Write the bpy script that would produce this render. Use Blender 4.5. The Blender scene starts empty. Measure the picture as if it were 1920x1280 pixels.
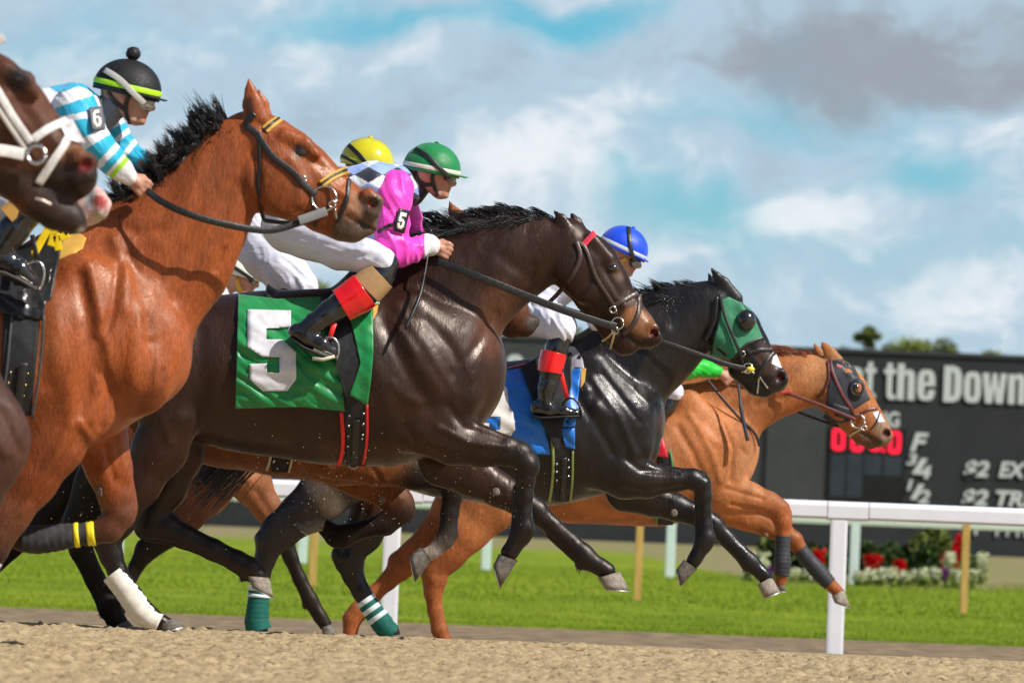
import bpy, bmesh, math, random
import numpy as np
from mathutils import Vector, Matrix, noise as mnoise
from mathutils.bvhtree import BVHTree

# ------------------------------------------------------------------ camera, world, sun, exposure
SC = bpy.context.scene
COL = SC.collection
F = 10667.0                      # focal length in units of a 1920 wide frame (200 mm lens)
CAMH = 0.55
RHO = math.radians(2.23)
TH = math.atan(321.0 * math.cos(RHO) / F)
_f = Vector((0, math.cos(TH), math.sin(TH)))
_u = Vector((0, -math.sin(TH), math.cos(TH)))
_x = Vector((1, 0, 0))
RIGHT = (_x * math.cos(RHO) + _u * math.sin(RHO))
UP = (-_x * math.sin(RHO) + _u * math.cos(RHO))
FWD = _f
CAM = Vector((0, 0, CAMH))
cam_data = bpy.data.cameras.new("camera")
cam = bpy.data.objects.new("camera", cam_data)
COL.objects.link(cam)
m3 = Matrix((RIGHT, UP, -FWD)).transposed()
cam.matrix_world = Matrix.Translation(CAM) @ m3.to_4x4()
cam_data.sensor_width = 36.0
cam_data.lens = 36.0 * F / 1920.0
cam_data.clip_end = 5000
cam_data.clip_start = 0.5
cam_data.dof.use_dof = True
cam_data.dof.focus_distance = 25.6
cam_data.dof.aperture_fstop = 6.6
SC.camera = cam
SC.view_settings.view_transform = 'Standard'
SC.view_settings.look = 'None'
SC.view_settings.gamma = 1.0
SC.view_settings.exposure = 0.14

SUN_DIR = Vector((0.72, -0.46, 0.86)).normalized()      # towards the sun
sun_el = math.asin(SUN_DIR.z)
sun_az = math.atan2(SUN_DIR.x, SUN_DIR.y)
sd = bpy.data.lights.new("sun", 'SUN'); sd.energy = 5.0; sd.angle = math.radians(0.6); sd.color = (1.0, .95, .87)
so = bpy.data.objects.new("sun", sd); COL.objects.link(so)
so.rotation_euler = SUN_DIR.to_track_quat('Z', 'Y').to_euler()

def pdir(px, py):
    return FWD + RIGHT * ((px - 960) / F) + UP * ((640 - py) / F)
def P(px, py, Y):
    d = pdir(px, py)
    return CAM + d * (Y / d.y)
def pix(co):                                # numpy Nx3 -> px,py
    v = co - np.array(CAM)
    a = v @ np.array(RIGHT); b = v @ np.array(UP); c = v @ np.array(FWD)
    return 960 + F * a / c, 640 - F * b / c

# ------------------------------------------------------------------ node helper
class NT:
    def __init__(s, nt):
        s.nt = nt; s.n = nt.nodes; s.l = nt.links
    def add(s, t, **kw):
        n = s.n.new(t)
        for k, v in kw.items():
            if k.startswith('i_'):
                key = k[2:]
                key = int(key) if key.isdigit() else key.replace('_', ' ')
                s.set(n.inputs[key], v)
            else: setattr(n, k, v)
        return n
    def set(s, sock, v):
        if isinstance(v, bpy.types.NodeSocket): s.l.new(v, sock)
        elif isinstance(v, bpy.types.Node): s.l.new(v.outputs[0], sock)
        else:
            if sock.type == 'RGBA' and len(v) == 3: v = (*v, 1)
            sock.default_value = v
    def math(s, op, a, b=0.0, c=0.0, clamp=False):
        n = s.n.new('ShaderNodeMath'); n.operation = op; n.use_clamp = clamp
        s.set(n.inputs[0], a); s.set(n.inputs[1], b)
        if len(n.inputs) > 2: s.set(n.inputs[2], c)
        return n.outputs[0]
    def mix(s, f, a, b):
        n = s.n.new('ShaderNodeMix'); n.data_type = 'RGBA'
        s.set(n.inputs[0], f); s.set(n.inputs[6], a); s.set(n.inputs[7], b)
        return n.outputs[2]
    def noise(s, vec, scale, detail=4, rough=.55, dist=0.0):
        n = s.n.new('ShaderNodeTexNoise')
        if vec is not None: s.set(n.inputs['Vector'], vec)
        n.inputs['Scale'].default_value = scale; n.inputs['Detail'].default_value = detail
        n.inputs['Roughness'].default_value = rough; n.inputs['Distortion'].default_value = dist
        return n.outputs[0]
    def remap(s, v, a, b, c=0.0, d=1.0, smooth=True):
        n = s.n.new('ShaderNodeMapRange')
        if smooth: n.interpolation_type = 'SMOOTHSTEP'
        s.set(n.inputs[0], v); s.set(n.inputs[1], a); s.set(n.inputs[2], b); s.set(n.inputs[3], c); s.set(n.inputs[4], d)
        return n.outputs[0]

# ------------------------------------------------------------------ sky
W = bpy.data.worlds.new("World"); SC.world = W; W.use_nodes = True
t = NT(W.node_tree)
for n in list(t.n): t.n.remove(n)
out = t.add('ShaderNodeOutputWorld')
tc = t.add('ShaderNodeTexCoord')
sep = t.add('ShaderNodeSeparateXYZ', i_0=tc.outputs['Generated'])
ay = t.math('MAXIMUM', t.math('ABSOLUTE', sep.outputs[1]), 0.06)
k1000 = F / 1000.0
U_ = t.math('MULTIPLY', t.math('DIVIDE', sep.outputs[0], ay), k1000)
V_ = t.math('MULTIPLY', t.math('DIVIDE', sep.outputs[2], ay), k1000)
uv = t.add('ShaderNodeCombineXYZ', i_0=U_, i_1=V_, i_2=t.math('MULTIPLY', sep.outputs[1], 2.0))
warpn = t.add('ShaderNodeTexNoise', i_Vector=uv, i_Scale=3.2, i_Detail=6.0)
wv = t.add('ShaderNodeVectorMath', operation='SUBTRACT', i_0=warpn.outputs['Color'], i_1=(.5, .5, .5))
wv = t.add('ShaderNodeVectorMath', operation='SCALE', i_0=wv.outputs[0]); wv.inputs['Scale'].default_value = 0.30
wuv = t.add('ShaderNodeVectorMath', operation='ADD', i_0=uv.outputs[0], i_1=wv.outputs[0])
stretch = t.add('ShaderNodeMapping', i_Vector=wuv.outputs[0]); stretch.inputs['Scale'].default_value = (1.0, 1.7, 1.0)
fb = t.noise(stretch.outputs[0], 2.6, 6, .52)
def uvpix(px, py):
    d = pdir(px, py); return d.x / d.y * k1000, d.z / d.y * k1000
def blobs(lst):
    tot = None
    for px, py, rx, ry, amp in lst:
        cx, cy = uvpix(px, py)
        a = t.add('ShaderNodeVectorMath', operation='SUBTRACT', i_0=wuv.outputs[0], i_1=(cx, cy, 0))
        b = t.add('ShaderNodeVectorMath', operation='MULTIPLY', i_0=a.outputs[0], i_1=(1000.0 / rx, 1000.0 / ry, 0))
        ln = t.add('ShaderNodeVectorMath', operation='LENGTH', i_0=b.outputs[0]).outputs['Value']
        g = t.math('MULTIPLY', t.math('EXPONENT', t.math('MULTIPLY', t.math('MULTIPLY', ln, ln), -1.0)), amp)
        tot = g if tot is None else t.math('ADD', tot, g)
    return tot
# patches where the sky is clear, and banks of cloud
clear = blobs([(780, 6, 300, 45, .52), (1110, 34, 150, 50, .34), (1400, 215, 240, 60, .42), (1320, 380, 210, 60, .40),
               (1760, 330, 130, 60, .40), (1650, 480, 330, 60, .26), (120, 60, 150, 120, .16), (330, 60, 160, 70, .22), (1860, 420, 110, 80, .15),(1180, 330, 80, 40, .2)])
dens = t.remap(t.math('SUBTRACT', t.math('ADD', fb, .24), clear), .12, .72)
white = blobs([(1540, 400, 110, 45, .80), (1830, 235, 190, 50, .50), (930, 320, 250, 70, .60), (1250, 470, 220, 50, .45), (620, 120, 130, 50, .25),
               (560, 90, 60, 70, .25), (1000, 430, 200, 60, .4), (300, 250, 200, 60, .3), (760, 60, 60, 40, .2), (1230, 150, 120, 50, .3), (1880, 560, 200, 60, .35), (1050, 200, 140, 60, .25), (1840, 620, 150, 40, .3)])
dark = blobs([(1760, 100, 420, 110, 1.0), (1330, 120, 160, 60, .3), (700, 200, 260, 60, .38), (1500, 600, 420, 60, .22), (1500, 140, 130, 40, .25), (900, 110, 200, 40, .2)])
fb2 = t.math('ADD', t.math('MULTIPLY', t.noise(stretch.outputs[0], 4.6, 7, .60), .72), t.math('MULTIPLY', t.noise(stretch.outputs[0], 11.0, 6, .6), .28))
shade = t.math('ADD', t.math('MULTIPLY', t.remap(fb2, .34, .66), .72), t.math('SUBTRACT', t.math('SUBTRACT', white, dark), .08))
c1 = t.mix(t.remap(shade, -.75, .22), (.31, .35, .40), (.42, .56, .67))
ccol = t.mix(t.remap(shade, .2, .95), c1, (.76, .80, .84))
teal = t.mix(t.remap(V_, .30, .95), (.30, .56, .61), (.12, .46, .62))
sky = t.add('ShaderNodeTexSky', sky_type='NISHITA', sun_disc=False, sun_elevation=sun_el, sun_rotation=sun_az)
skyn = t.add('ShaderNodeVectorMath', operation='SCALE', i_0=sky.outputs[0]); skyn.inputs['Scale'].default_value = 0.075
hi = t.remap(sep.outputs[2], .10, .24)
base = t.mix(hi, teal, skyn.outputs[0])
# overhead: broken cloud from a coarser noise on the direction itself
ov = t.remap(t.noise(tc.outputs['Generated'], 3.2, 5, .55), .48, .70, 0, .55)
dd = t.mix(hi, dens, ov)
fin = t.mix(dd, base, ccol)
# the sky behind the photographer is clear
fin = t.mix(t.remap(sep.outputs[1], -.25, .25), skyn.outputs[0], fin)
bg = t.add('ShaderNodeBackground', i_Color=fin, i_Strength=1.0)
t.l.new(bg.outputs[0], out.inputs[0])

# ------------------------------------------------------------------ materials
MATS = {}
def mat(name, col, rough=.6, spec=.5, metal=0.0, var=.12, vscale=14.0, bump=0.0, bscale=60.0, coat=0.0, sheen=0.0, attr=False, rvar=.1, stretch=None, dark=None, emit=0.0, bdist=.004):
    if name in MATS: return MATS[name]
    m = bpy.data.materials.new(name); m.use_nodes = True
    t = NT(m.node_tree); b = t.n['Principled BSDF']
    tc = t.add('ShaderNodeTexCoord'); vec = tc.outputs['Object']
    if stretch:
        mp = t.add('ShaderNodeMapping', i_Vector=vec); mp.inputs['Scale'].default_value = stretch; vec = mp.outputs[0]
    n = t.noise(vec, vscale, 5, .6)
    if attr:
        a = t.add('ShaderNodeAttribute', attribute_name='Col'); base = a.outputs['Color']
    else: base = (*col, 1)
    lo = t.add('ShaderNodeMix', data_type='RGBA', blend_type='MULTIPLY'); lo.inputs[0].default_value = 1.0
    t.set(lo.inputs[6], base)
    f = t.remap(n, .25, .75, 1 - var, 1 + var)
    cc = t.add('ShaderNodeCombineXYZ', i_0=f, i_1=f, i_2=f)
    t.set(lo.inputs[7], cc.outputs[0])
    colout = lo.outputs[2]
    if dark:
        n3 = t.remap(t.noise(vec, dark[1], 4, .6), dark[2], dark[2] + .12)
        colout = t.mix(n3, colout, (*dark[0], 1))
    t.set(b.inputs['Base Color'], colout)
    t.set(b.inputs['Roughness'], t.remap(t.noise(vec, vscale * 1.7, 4, .6), .3, .7, max(rough - rvar, .02), rough + rvar))
    b.inputs['Metallic'].default_value = metal
    b.inputs['Specular IOR Level'].default_value = spec
    b.inputs['Coat Weight'].default_value = coat
    b.inputs['Coat Roughness'].default_value = .12
    b.inputs['Sheen Weight'].default_value = sheen
    if emit:
        t.set(b.inputs['Emission Color'], (*col, 1)); b.inputs['Emission Strength'].default_value = emit
    if bump:
        bn = t.add('ShaderNodeBump'); bn.inputs['Strength'].default_value = bump; bn.inputs['Distance'].default_value = bdist
        t.set(bn.inputs['Height'], t.noise(vec, bscale, 5, .6)); t.l.new(bn.outputs[0], b.inputs['Normal'])
    MATS[name] = m
    return m

def coat_mat(name, rough=.36, spec=.5, fleck=0.0, coat=.25, tint=(1, 1, 1), bd=.011):
    if name in MATS: return MATS[name]
    m = bpy.data.materials.new(name); m.use_nodes = True
    t = NT(m.node_tree); b = t.n['Principled BSDF']
    tc = t.add('ShaderNodeTexCoord'); vec = tc.outputs['Object']
    a = t.add('ShaderNodeAttribute', attribute_name='Col')
    mp = t.add('ShaderNodeMapping', i_Vector=vec); mp.inputs['Scale'].default_value = (1.0, 1.0, .55)
    mp.inputs['Rotation'].default_value = (0, .5, 0)
    n1 = t.noise(mp.outputs[0], 5.0, 5, .6, .4); mph = t.add('ShaderNodeMapping', i_Vector=vec); mph.inputs['Scale'].default_value = (1.0, 1.0, .16); mph.inputs['Rotation'].default_value = (0, .55, 0)
    n2 = t.noise(mph.outputs[0], 190.0, 3, .6)
    f = t.math('MULTIPLY', t.remap(n1, .3, .7, .70, 1.24), t.remap(n2, .3, .7, .72, 1.26))
    cc = t.add('ShaderNodeCombineXYZ', i_0=f, i_1=f, i_2=f)
    mu = t.add('ShaderNodeMix', data_type='RGBA', blend_type='MULTIPLY'); mu.inputs[0].default_value = 1
    t.set(mu.inputs[6], a.outputs['Color']); t.set(mu.inputs[7], cc.outputs[0])
    t.set(b.inputs['Base Color'], mu.outputs[2])
    rr = t.remap(t.noise(mp.outputs[0], 9.0, 5, .65), .3, .7, rough - .08, rough + .20)
    t.set(b.inputs['Roughness'], rr)
    b.inputs['Specular IOR Level'].default_value = spec
    b.inputs['Coat Weight'].default_value = coat; b.inputs['Coat Roughness'].default_value = .28; b.inputs['Specular Tint'].default_value = (*tint, 1)
    # skin: veins and hair lay
    mp2 = t.add('ShaderNodeMapping', i_Vector=vec); mp2.inputs['Scale'].default_value = (2.2, 1.0, .8); mp2.inputs['Rotation'].default_value = (0, .7, 0)
    v1 = t.noise(mp2.outputs[0], 5.5, 5, .55, .7); v2 = t.noise(mp2.outputs[0], 24.0, 4, .6, .8); v3 = t.noise(vec, 160.0, 2, .5)
    mp4 = t.add('ShaderNodeMapping', i_Vector=vec); mp4.inputs['Scale'].default_value = (1.6, 1.0, .8); mp4.inputs['Rotation'].default_value = (0, -.6, 0)
    vn = t.math('ABSOLUTE', t.math('SUBTRACT', t.noise(mp4.outputs[0], 7.0, 2, .5, 1.2), .5))
    vein = t.math('MULTIPLY', t.remap(vn, .0, .016, 1.0, 0.0), t.remap(v1, .46, .60))
    h = t.math('ADD', t.math('ADD', t.math('MULTIPLY', v1, .55), t.math('MULTIPLY', vein, .055)), t.math('ADD', t.math('MULTIPLY', v2, .16), t.math('ADD', t.math('MULTIPLY', v3, .02 + fleck), t.math('MULTIPLY', n2, .085))))
    bn = t.add('ShaderNodeBump'); bn.inputs['Strength'].default_value = 1.0; bn.inputs['Distance'].default_value = bd
    t.set(bn.inputs['Height'], h); t.l.new(bn.outputs[0], b.inputs['Normal']); t.l.new(bn.outputs[0], b.inputs['Coat Normal'])
    MATS[name] = m
    return m

# ------------------------------------------------------------------ object helpers
def tag(o, label=None, cat=None, group=None, kind=None):
    if label: o['label'] = label
    if cat: o['category'] = cat
    if group: o['group'] = group
    if kind: o['kind'] = kind
    return o
def empty(name, loc, label, cat, group=None):
    o = bpy.data.objects.new(name, None); COL.objects.link(o); o.location = loc; o.empty_display_size = .1
    tag(o, label, cat, group); return o
def link(name, me, m, parent=None, smooth=True, label=None):
    o = bpy.data.objects.new(name, me); COL.objects.link(o)
    if m is not None and len(me.materials) == 0: me.materials.append(m)
    if smooth:
        me.polygons.foreach_set('use_smooth', [True] * len(me.polygons))
    if parent is not None:
        o.parent = parent
        if parent.type == 'EMPTY' or True:
            o.matrix_parent_inverse = Matrix.Translation(-world_loc(parent))
    if label: o['label'] = label
    return o
def world_loc(o):
    v = Vector(o.location)
    p = o.parent
    return v if p is None else v + world_loc(p) - world_loc(p)
def mesh(name, V, Fc, m, parent=None, smooth=True, label=None):
    me = bpy.data.meshes.new(name)
    me.from_pydata([tuple(v) for v in V], [], [tuple(int(i) for i in f) for f in Fc]); me.update()
    return link(name, me, m, parent, smooth, label)
def bmobj(name, bm, m, parent=None, smooth=False, label=None):
    bmesh.ops.recalc_face_normals(bm, faces=bm.faces)
    me = bpy.data.meshes.new(name); bm.to_mesh(me); bm.free()
    return link(name, me, m, parent, smooth, label)
def box(bm, x0, x1, y0, y1, z0, z1, bev=0.0):
    r = bmesh.ops.create_cube(bm, size=1.0)
    for v in r['verts']:
        v.co = Vector(((x0 + x1) / 2 + v.co.x * (x1 - x0), (y0 + y1) / 2 + v.co.y * (y1 - y0), (z0 + z1) / 2 + v.co.z * (z1 - z0)))
    if bev:
        es = list({e for v in r['verts'] for e in v.link_edges})
        bmesh.ops.bevel(bm, geom=es, offset=bev, segments=2, affect='EDGES', profile=.7)

def catmull(pts, n=8):
    pts = [np.array(p, float) for p in pts]
    if len(pts) < 3:
        return [pts[0] + (pts[-1] - pts[0]) * i / (n * 2) for i in range(n * 2 + 1)]
    out = []
    for i in range(len(pts) - 1):
        p0 = pts[max(i - 1, 0)]; p1 = pts[i]; p2 = pts[i + 1]; p3 = pts[min(i + 2, len(pts) - 1)]
        for j in range(n):
            s = j / n
            out.append(.5 * ((2 * p1) + (-p0 + p2) * s + (2 * p0 - 5 * p1 + 4 * p2 - p3) * s * s + (-p0 + 3 * p1 - 3 * p2 + p3) * s ** 3))
    out.append(pts[-1]); return out

def tube(pts, rad, seg=12, lat=None, caps=True):
    """loft of circles; rad list or number; returns V,F"""
    pts = [Vector(p) for p in pts]; n = len(pts)
    if not hasattr(rad, '__len__'): rad = [rad] * n
    V = []; Fc = []
    prev = None
    for i, p in enumerate(pts):
        tg = (pts[min(i + 1, n - 1)] - pts[max(i - 1, 0)]).normalized()
        side = Vector((0, 1, 0)) if prev is None else prev
        side = (side - tg * side.dot(tg)).normalized(); prev = side
        other = tg.cross(side).normalized()
        r = rad[i]; l = r * (lat[i] if lat is not None else 1.0)
        for j in range(seg):
            a = 2 * math.pi * j / seg
            V.append(p + side * (math.cos(a) * l) + other * (math.sin(a) * r))
        if i:
            for j in range(seg):
                Fc.append(((i - 1) * seg + j, (i - 1) * seg + (j + 1) % seg, i * seg + (j + 1) % seg, i * seg + j))
    if caps:
        Fc.append(tuple(range(seg))[::-1]); Fc.append(tuple((n - 1) * seg + j for j in range(seg)))
    return V, Fc
def tube_obj(name, pts, rad, m, parent=None, seg=10, lat=None, label=None, smooth=True):
    V, Fc = tube(pts, rad, seg, lat); return mesh(name, V, Fc, m, parent, smooth, label)
def join_vf(lst):
    V = []; Fc = []
    for v, f in lst:
        o = len(V); V += list(v); Fc += [tuple(i + o for i in q) for q in f]
    return V, Fc

def ribbon(pts, nrm, width, thick):
    """strap: rounded rectangular section swept along pts, flat side facing nrm"""
    V = []; Fc = []; n = len(pts)
    if not hasattr(width, '__len__'): width = [width] * n
    for i in range(n):
        p = Vector(pts[i]); tg = (Vector(pts[min(i + 1, n - 1)]) - Vector(pts[max(i - 1, 0)]))
        tg = tg.normalized() if tg.length > 1e-9 else Vector((1, 0, 0))
        N = Vector(nrm[i]); N = (N - tg * N.dot(tg)); N = N.normalized() if N.length > 1e-6 else Vector((0, -1, 0))
        S = tg.cross(N).normalized(); w = width[i] / 2; th = thick / 2
        sec = [(-w, -th * .5), (-w, th * .5), (-w * .85, th), (w * .85, th), (w, th * .5), (w, -th * .5), (w * .85, -th), (-w * .85, -th)]
        for a, b in sec: V.append(p + S * a + N * b)
        if i:
            for j in range(8):
                Fc.append(((i - 1) * 8 + j, (i - 1) * 8 + (j + 1) % 8, i * 8 + (j + 1) % 8, i * 8 + j))
    Fc.append(tuple(range(8))[::-1]); Fc.append(tuple((n - 1) * 8 + j for j in range(8)))
    return V, Fc

# ------------------------------------------------------------------ signed distance modelling: smooth union of tapered limbs, then surface nets
class Fig:
    """a figure lying near the depth plane Y; all coordinates of its limbs are given in image units at that depth and turned into metres"""
    def __init__(s, Y):
        s.Y = Y; s.k = F / Y; s.pr = []; s.bvh = None
    def pt(s, x, y, dy=0.0): return P(x, y, s.Y + dy)
    def chain(s, nodes, dy=0.0, k=12, col=None, w=None, op='+', tagname=None, dys=None):
        """nodes: (px, py, r[, lateral r]) ; dy metres (+ away from the camera)"""
        nn = []
        for i, nd in enumerate(nodes):
            r = nd[2]; lat = nd[3] if len(nd) > 3 and nd[3] else r * (w or 1.0)
            d = (dys[i] if dys else dy)
            p = s.pt(nd[0], nd[1], d); nn.append((np.array(p), r / s.k, lat / r))
        if len(nn) == 1: nn = nn * 2
        for a, b in zip(nn[:-1], nn[1:]):
            s.pr.append((a[0], b[0], a[1], b[1], a[2], b[2], k / s.k, col, op, tagname))
    def both(s, nodes, dy=.1, **kw):
        s.chain(nodes, dy=-dy, **kw); s.chain(nodes, dy=dy, **kw)
    def sel(s, tags): return [p for p in s.pr if p[9] in tags]

def _prim(p, X, Yy, Z):
    a, b, ra, rb, sa, sb = p[:6]
    ab = b - a; L = float(ab @ ab)
    if L < 1e-10: tt = np.zeros_like(X)
    else: tt = np.clip(((X - a[0]) * ab[0] + (Yy - a[1]) * ab[1] + (Z - a[2]) * ab[2]) / L, 0, 1)
    s = sa + (sb - sa) * tt; r = ra + (rb - ra) * tt
    qx = X - a[0] - tt * ab[0]; qy = (Yy - a[1] - tt * ab[1]) / s; qz = Z - a[2] - tt * ab[2]
    return np.sqrt(qx * qx + qy * qy + qz * qz) - r

def build_sdf(prims, h, inflate=0.0, smooth=1):
    lo = np.min([np.minimum(p[0], p[1]) - max(p[2], p[3]) * max(1, p[4], p[5]) for p in prims], 0) - .03 - inflate
    hi = np.max([np.maximum(p[0], p[1]) + max(p[2], p[3]) * max(1, p[4], p[5]) for p in prims], 0) + .03 + inflate
    n = np.ceil((hi - lo) / h).astype(int) + 2
    D = np.full(n, .2, np.float32)
    ax = [(lo[i] + h * np.arange(n[i])).astype(np.float32) for i in range(3)]
    for p in prims:
        kk = max(p[6], 1e-4); mg = kk * 1.2 + inflate + 2 * h
        rr = max(p[2], p[3]); rl = rr * max(p[4], p[5])
        ext = np.array([rr, max(rl, rr * .2), rr]) + mg
        i0 = np.maximum(np.floor((np.minimum(p[0], p[1]) - ext - lo) / h).astype(int), 0)
        i1 = np.minimum(np.ceil((np.maximum(p[0], p[1]) + ext - lo) / h).astype(int) + 1, n)
        sl = tuple(slice(i0[i], i1[i]) for i in range(3))
        X = ax[0][sl[0]][:, None, None]; Y = ax[1][sl[1]][None, :, None]; Z = ax[2][sl[2]][None, None, :]
        d = _prim(p, X, Y, Z).astype(np.float32)
        c = D[sl]
        if p[8] == '+':
            hh = np.clip(.5 + .5 * (d - c) / kk, 0, 1)
            D[sl] = d * (1 - hh) + c * hh - kk * hh * (1 - hh)
        else:
            d = -d; hh = np.clip(.5 - .5 * (d - c) / kk, 0, 1)
            D[sl] = c * hh + d * (1 - hh) + kk * hh * (1 - hh)
    D -= inflate
    return nets(D, lo, h, smooth)

def nets(D, lo, h, smooth=2):
    ins = D < 0
    nx, ny, nz = D.shape
    cnt = np.zeros((nx - 1, ny - 1, nz - 1), np.int8)
    for dx in (0, 1):
        for dy in (0, 1):
            for dz in (0, 1):
                cnt += ins[dx:nx - 1 + dx, dy:ny - 1 + dy, dz:nz - 1 + dz]
    act = (cnt > 0) & (cnt < 8)
    ci = np.argwhere(act)
    idx = np.full(act.shape, -1, np.int32); idx[act] = np.arange(len(ci))
    acc = np.zeros((len(ci), 3)); wt = np.zeros(len(ci))
    cor = [(x, y, z) for x in (0, 1) for y in (0, 1) for z in (0, 1)]
    for a in cor:
        for b in cor:
            if sum(abs(a[i] - b[i]) for i in range(3)) == 1 and a < b:
                da = D[ci[:, 0] + a[0], ci[:, 1] + a[1], ci[:, 2] + a[2]]; db = D[ci[:, 0] + b[0], ci[:, 1] + b[1], ci[:, 2] + b[2]]
                m = (da < 0) != (db < 0)
                tt = da[m] / (da[m] - db[m])
                acc[m] += np.array(a) + tt[:, None] * (np.array(b) - np.array(a)); wt[m] += 1
    V = lo + h * (ci + acc / wt[:, None])
    Q = []
    for ax_ in range(3):
        o = [i for i in range(3) if i != ax_]
        A = [slice(None)] * 3; B = [slice(None)] * 3
        A[ax_] = slice(0, -1); B[ax_] = slice(1, None)
        sA = ins[tuple(A)]; sB = ins[tuple(B)]
        e = np.argwhere(sA != sB)
        e = e[(e[:, o[0]] > 0) & (e[:, o[1]] > 0) & (e[:, o[0]] < D.shape[o[0]] - 1) & (e[:, o[1]] < D.shape[o[1]] - 1)]
        def cell(d0, d1):
            c = e.copy(); c[:, o[0]] -= d0; c[:, o[1]] -= d1
            return idx[c[:, 0], c[:, 1], c[:, 2]]
        q = np.stack([cell(1, 1), cell(0, 1), cell(0, 0), cell(1, 0)], 1)
        fl = sA[e[:, 0], e[:, 1], e[:, 2]]
        if ax_ == 1: fl = ~fl
        q[~fl] = q[~fl][:, ::-1]
        Q.append(q)
    Q = np.concatenate(Q); Q = Q[(Q >= 0).all(1)]
    E = np.concatenate([Q[:, [0, 1]], Q[:, [1, 2]], Q[:, [2, 3]], Q[:, [3, 0]]])
    for it in range(smooth):
        S = np.zeros_like(V); c = np.zeros(len(V))
        for k2 in range(3):
            S[:, k2] = np.bincount(E[:, 0], V[E[:, 1], k2], len(V)) + np.bincount(E[:, 1], V[E[:, 0], k2], len(V))
        c = np.bincount(E[:, 0], minlength=len(V)) + np.bincount(E[:, 1], minlength=len(V))
        V = V * .4 + .6 * S / np.maximum(c, 1)[:, None]
    return V, Q

def vnormals(V, Q):
    a = V[Q[:, 2]] - V[Q[:, 0]]; b = V[Q[:, 3]] - V[Q[:, 1]]
    fn = np.cross(a, b); N = np.zeros_like(V)
    for c in range(4):
        for k2 in range(3): N[:, k2] += np.bincount(Q[:, c], fn[:, k2], len(V))
    return N / np.maximum(np.linalg.norm(N, axis=1), 1e-12)[:, None]

def seg2(px, py, poly):
    """distance in image units from points to a polyline"""
    d = np.full(len(px), 1e9)
    for (x0, y0), (x1, y1) in zip(poly[:-1], poly[1:]):
        vx, vy = x1 - x0, y1 - y0; L = vx * vx + vy * vy + 1e-9
        tt = np.clip(((px - x0) * vx + (py - y0) * vy) / L, 0, 1)
        d = np.minimum(d, np.hypot(px - x0 - tt * vx, py - y0 - tt * vy))
    return d

def relief(V, N, fig, rel):
    px, py = pix(V)
    amp = np.zeros(len(V))
    for poly, sg, a in rel:
        if len(poly) == 1: poly = [poly[0], poly[0]]
        d = seg2(px, py, poly); amp += a / fig.k * np.exp(-(d / sg) ** 2)
    return V + N * (amp * np.abs(N[:, 1]))[:, None]

def prim_colors(V, prims, base, soft=.02):
    acc = np.zeros((len(V), 3)); wt = np.zeros(len(V)) + 1e-12
    X, Y, Z = V[:, 0], V[:, 1], V[:, 2]
    for p in prims:
        if p[8] != '+': continue
        c = p[7] if p[7] is not None else (base, base)
        if not isinstance(c[0], (tuple, list)): c = (c, c)
        d = _prim(p, X, Y, Z)
        ab = p[1] - p[0]; L = max(float(ab @ ab), 1e-9)
        tt = np.clip(((V - p[0]) @ ab) / L, 0, 1)[:, None]
        w = np.exp(-np.maximum(d + .03, 0) / soft)
        acc += w[:, None] * (np.array(c[0]) * (1 - tt) + np.array(c[1]) * tt); wt += w
    return acc / wt[:, None]

def paint(V, colr, fig, items):
    """markings of the coat, and shade painted into mouth creases and an ear hollow: (polyline, radius, softness, colour, which) """
    px, py = pix(V)
    for it in items:
        poly, r, sf, c = it[:4]
        if len(poly) == 1: poly = [poly[0], poly[0]]
        d = seg2(px, py, poly); w = 1 - np.clip((d - r) / sf, 0, 1); w = w * w * (3 - 2 * w)
        if len(it) > 4 and it[4] == 'near': w = w * (V[:, 1] < fig.Y)
        if len(it) > 4 and it[4] == 'far': w = w * (V[:, 1] > fig.Y)
        colr = colr * (1 - w[:, None]) + np.array(c) * w[:, None]
    return colr

def fast_mesh(name, V, Q, colr=None):
    me = bpy.data.meshes.new(name)
    me.vertices.add(len(V)); me.vertices.foreach_set('co', V.astype(np.float32).ravel())
    me.loops.add(Q.size); me.loops.foreach_set('vertex_index', Q.astype(np.int32).ravel())
    me.polygons.add(len(Q)); me.polygons.foreach_set('loop_start', np.arange(0, Q.size, Q.shape[1], dtype=np.int32))
    me.polygons.foreach_set('loop_total', np.full(len(Q), Q.shape[1], np.int32))
    me.update(calc_edges=True); me.validate()
    if colr is not None:
        at = me.color_attributes.new('Col', 'FLOAT_COLOR', 'POINT')
        at.data.foreach_set('color', np.concatenate([colr, np.ones((len(V), 1))], 1).astype(np.float32).ravel())
    return me

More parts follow.
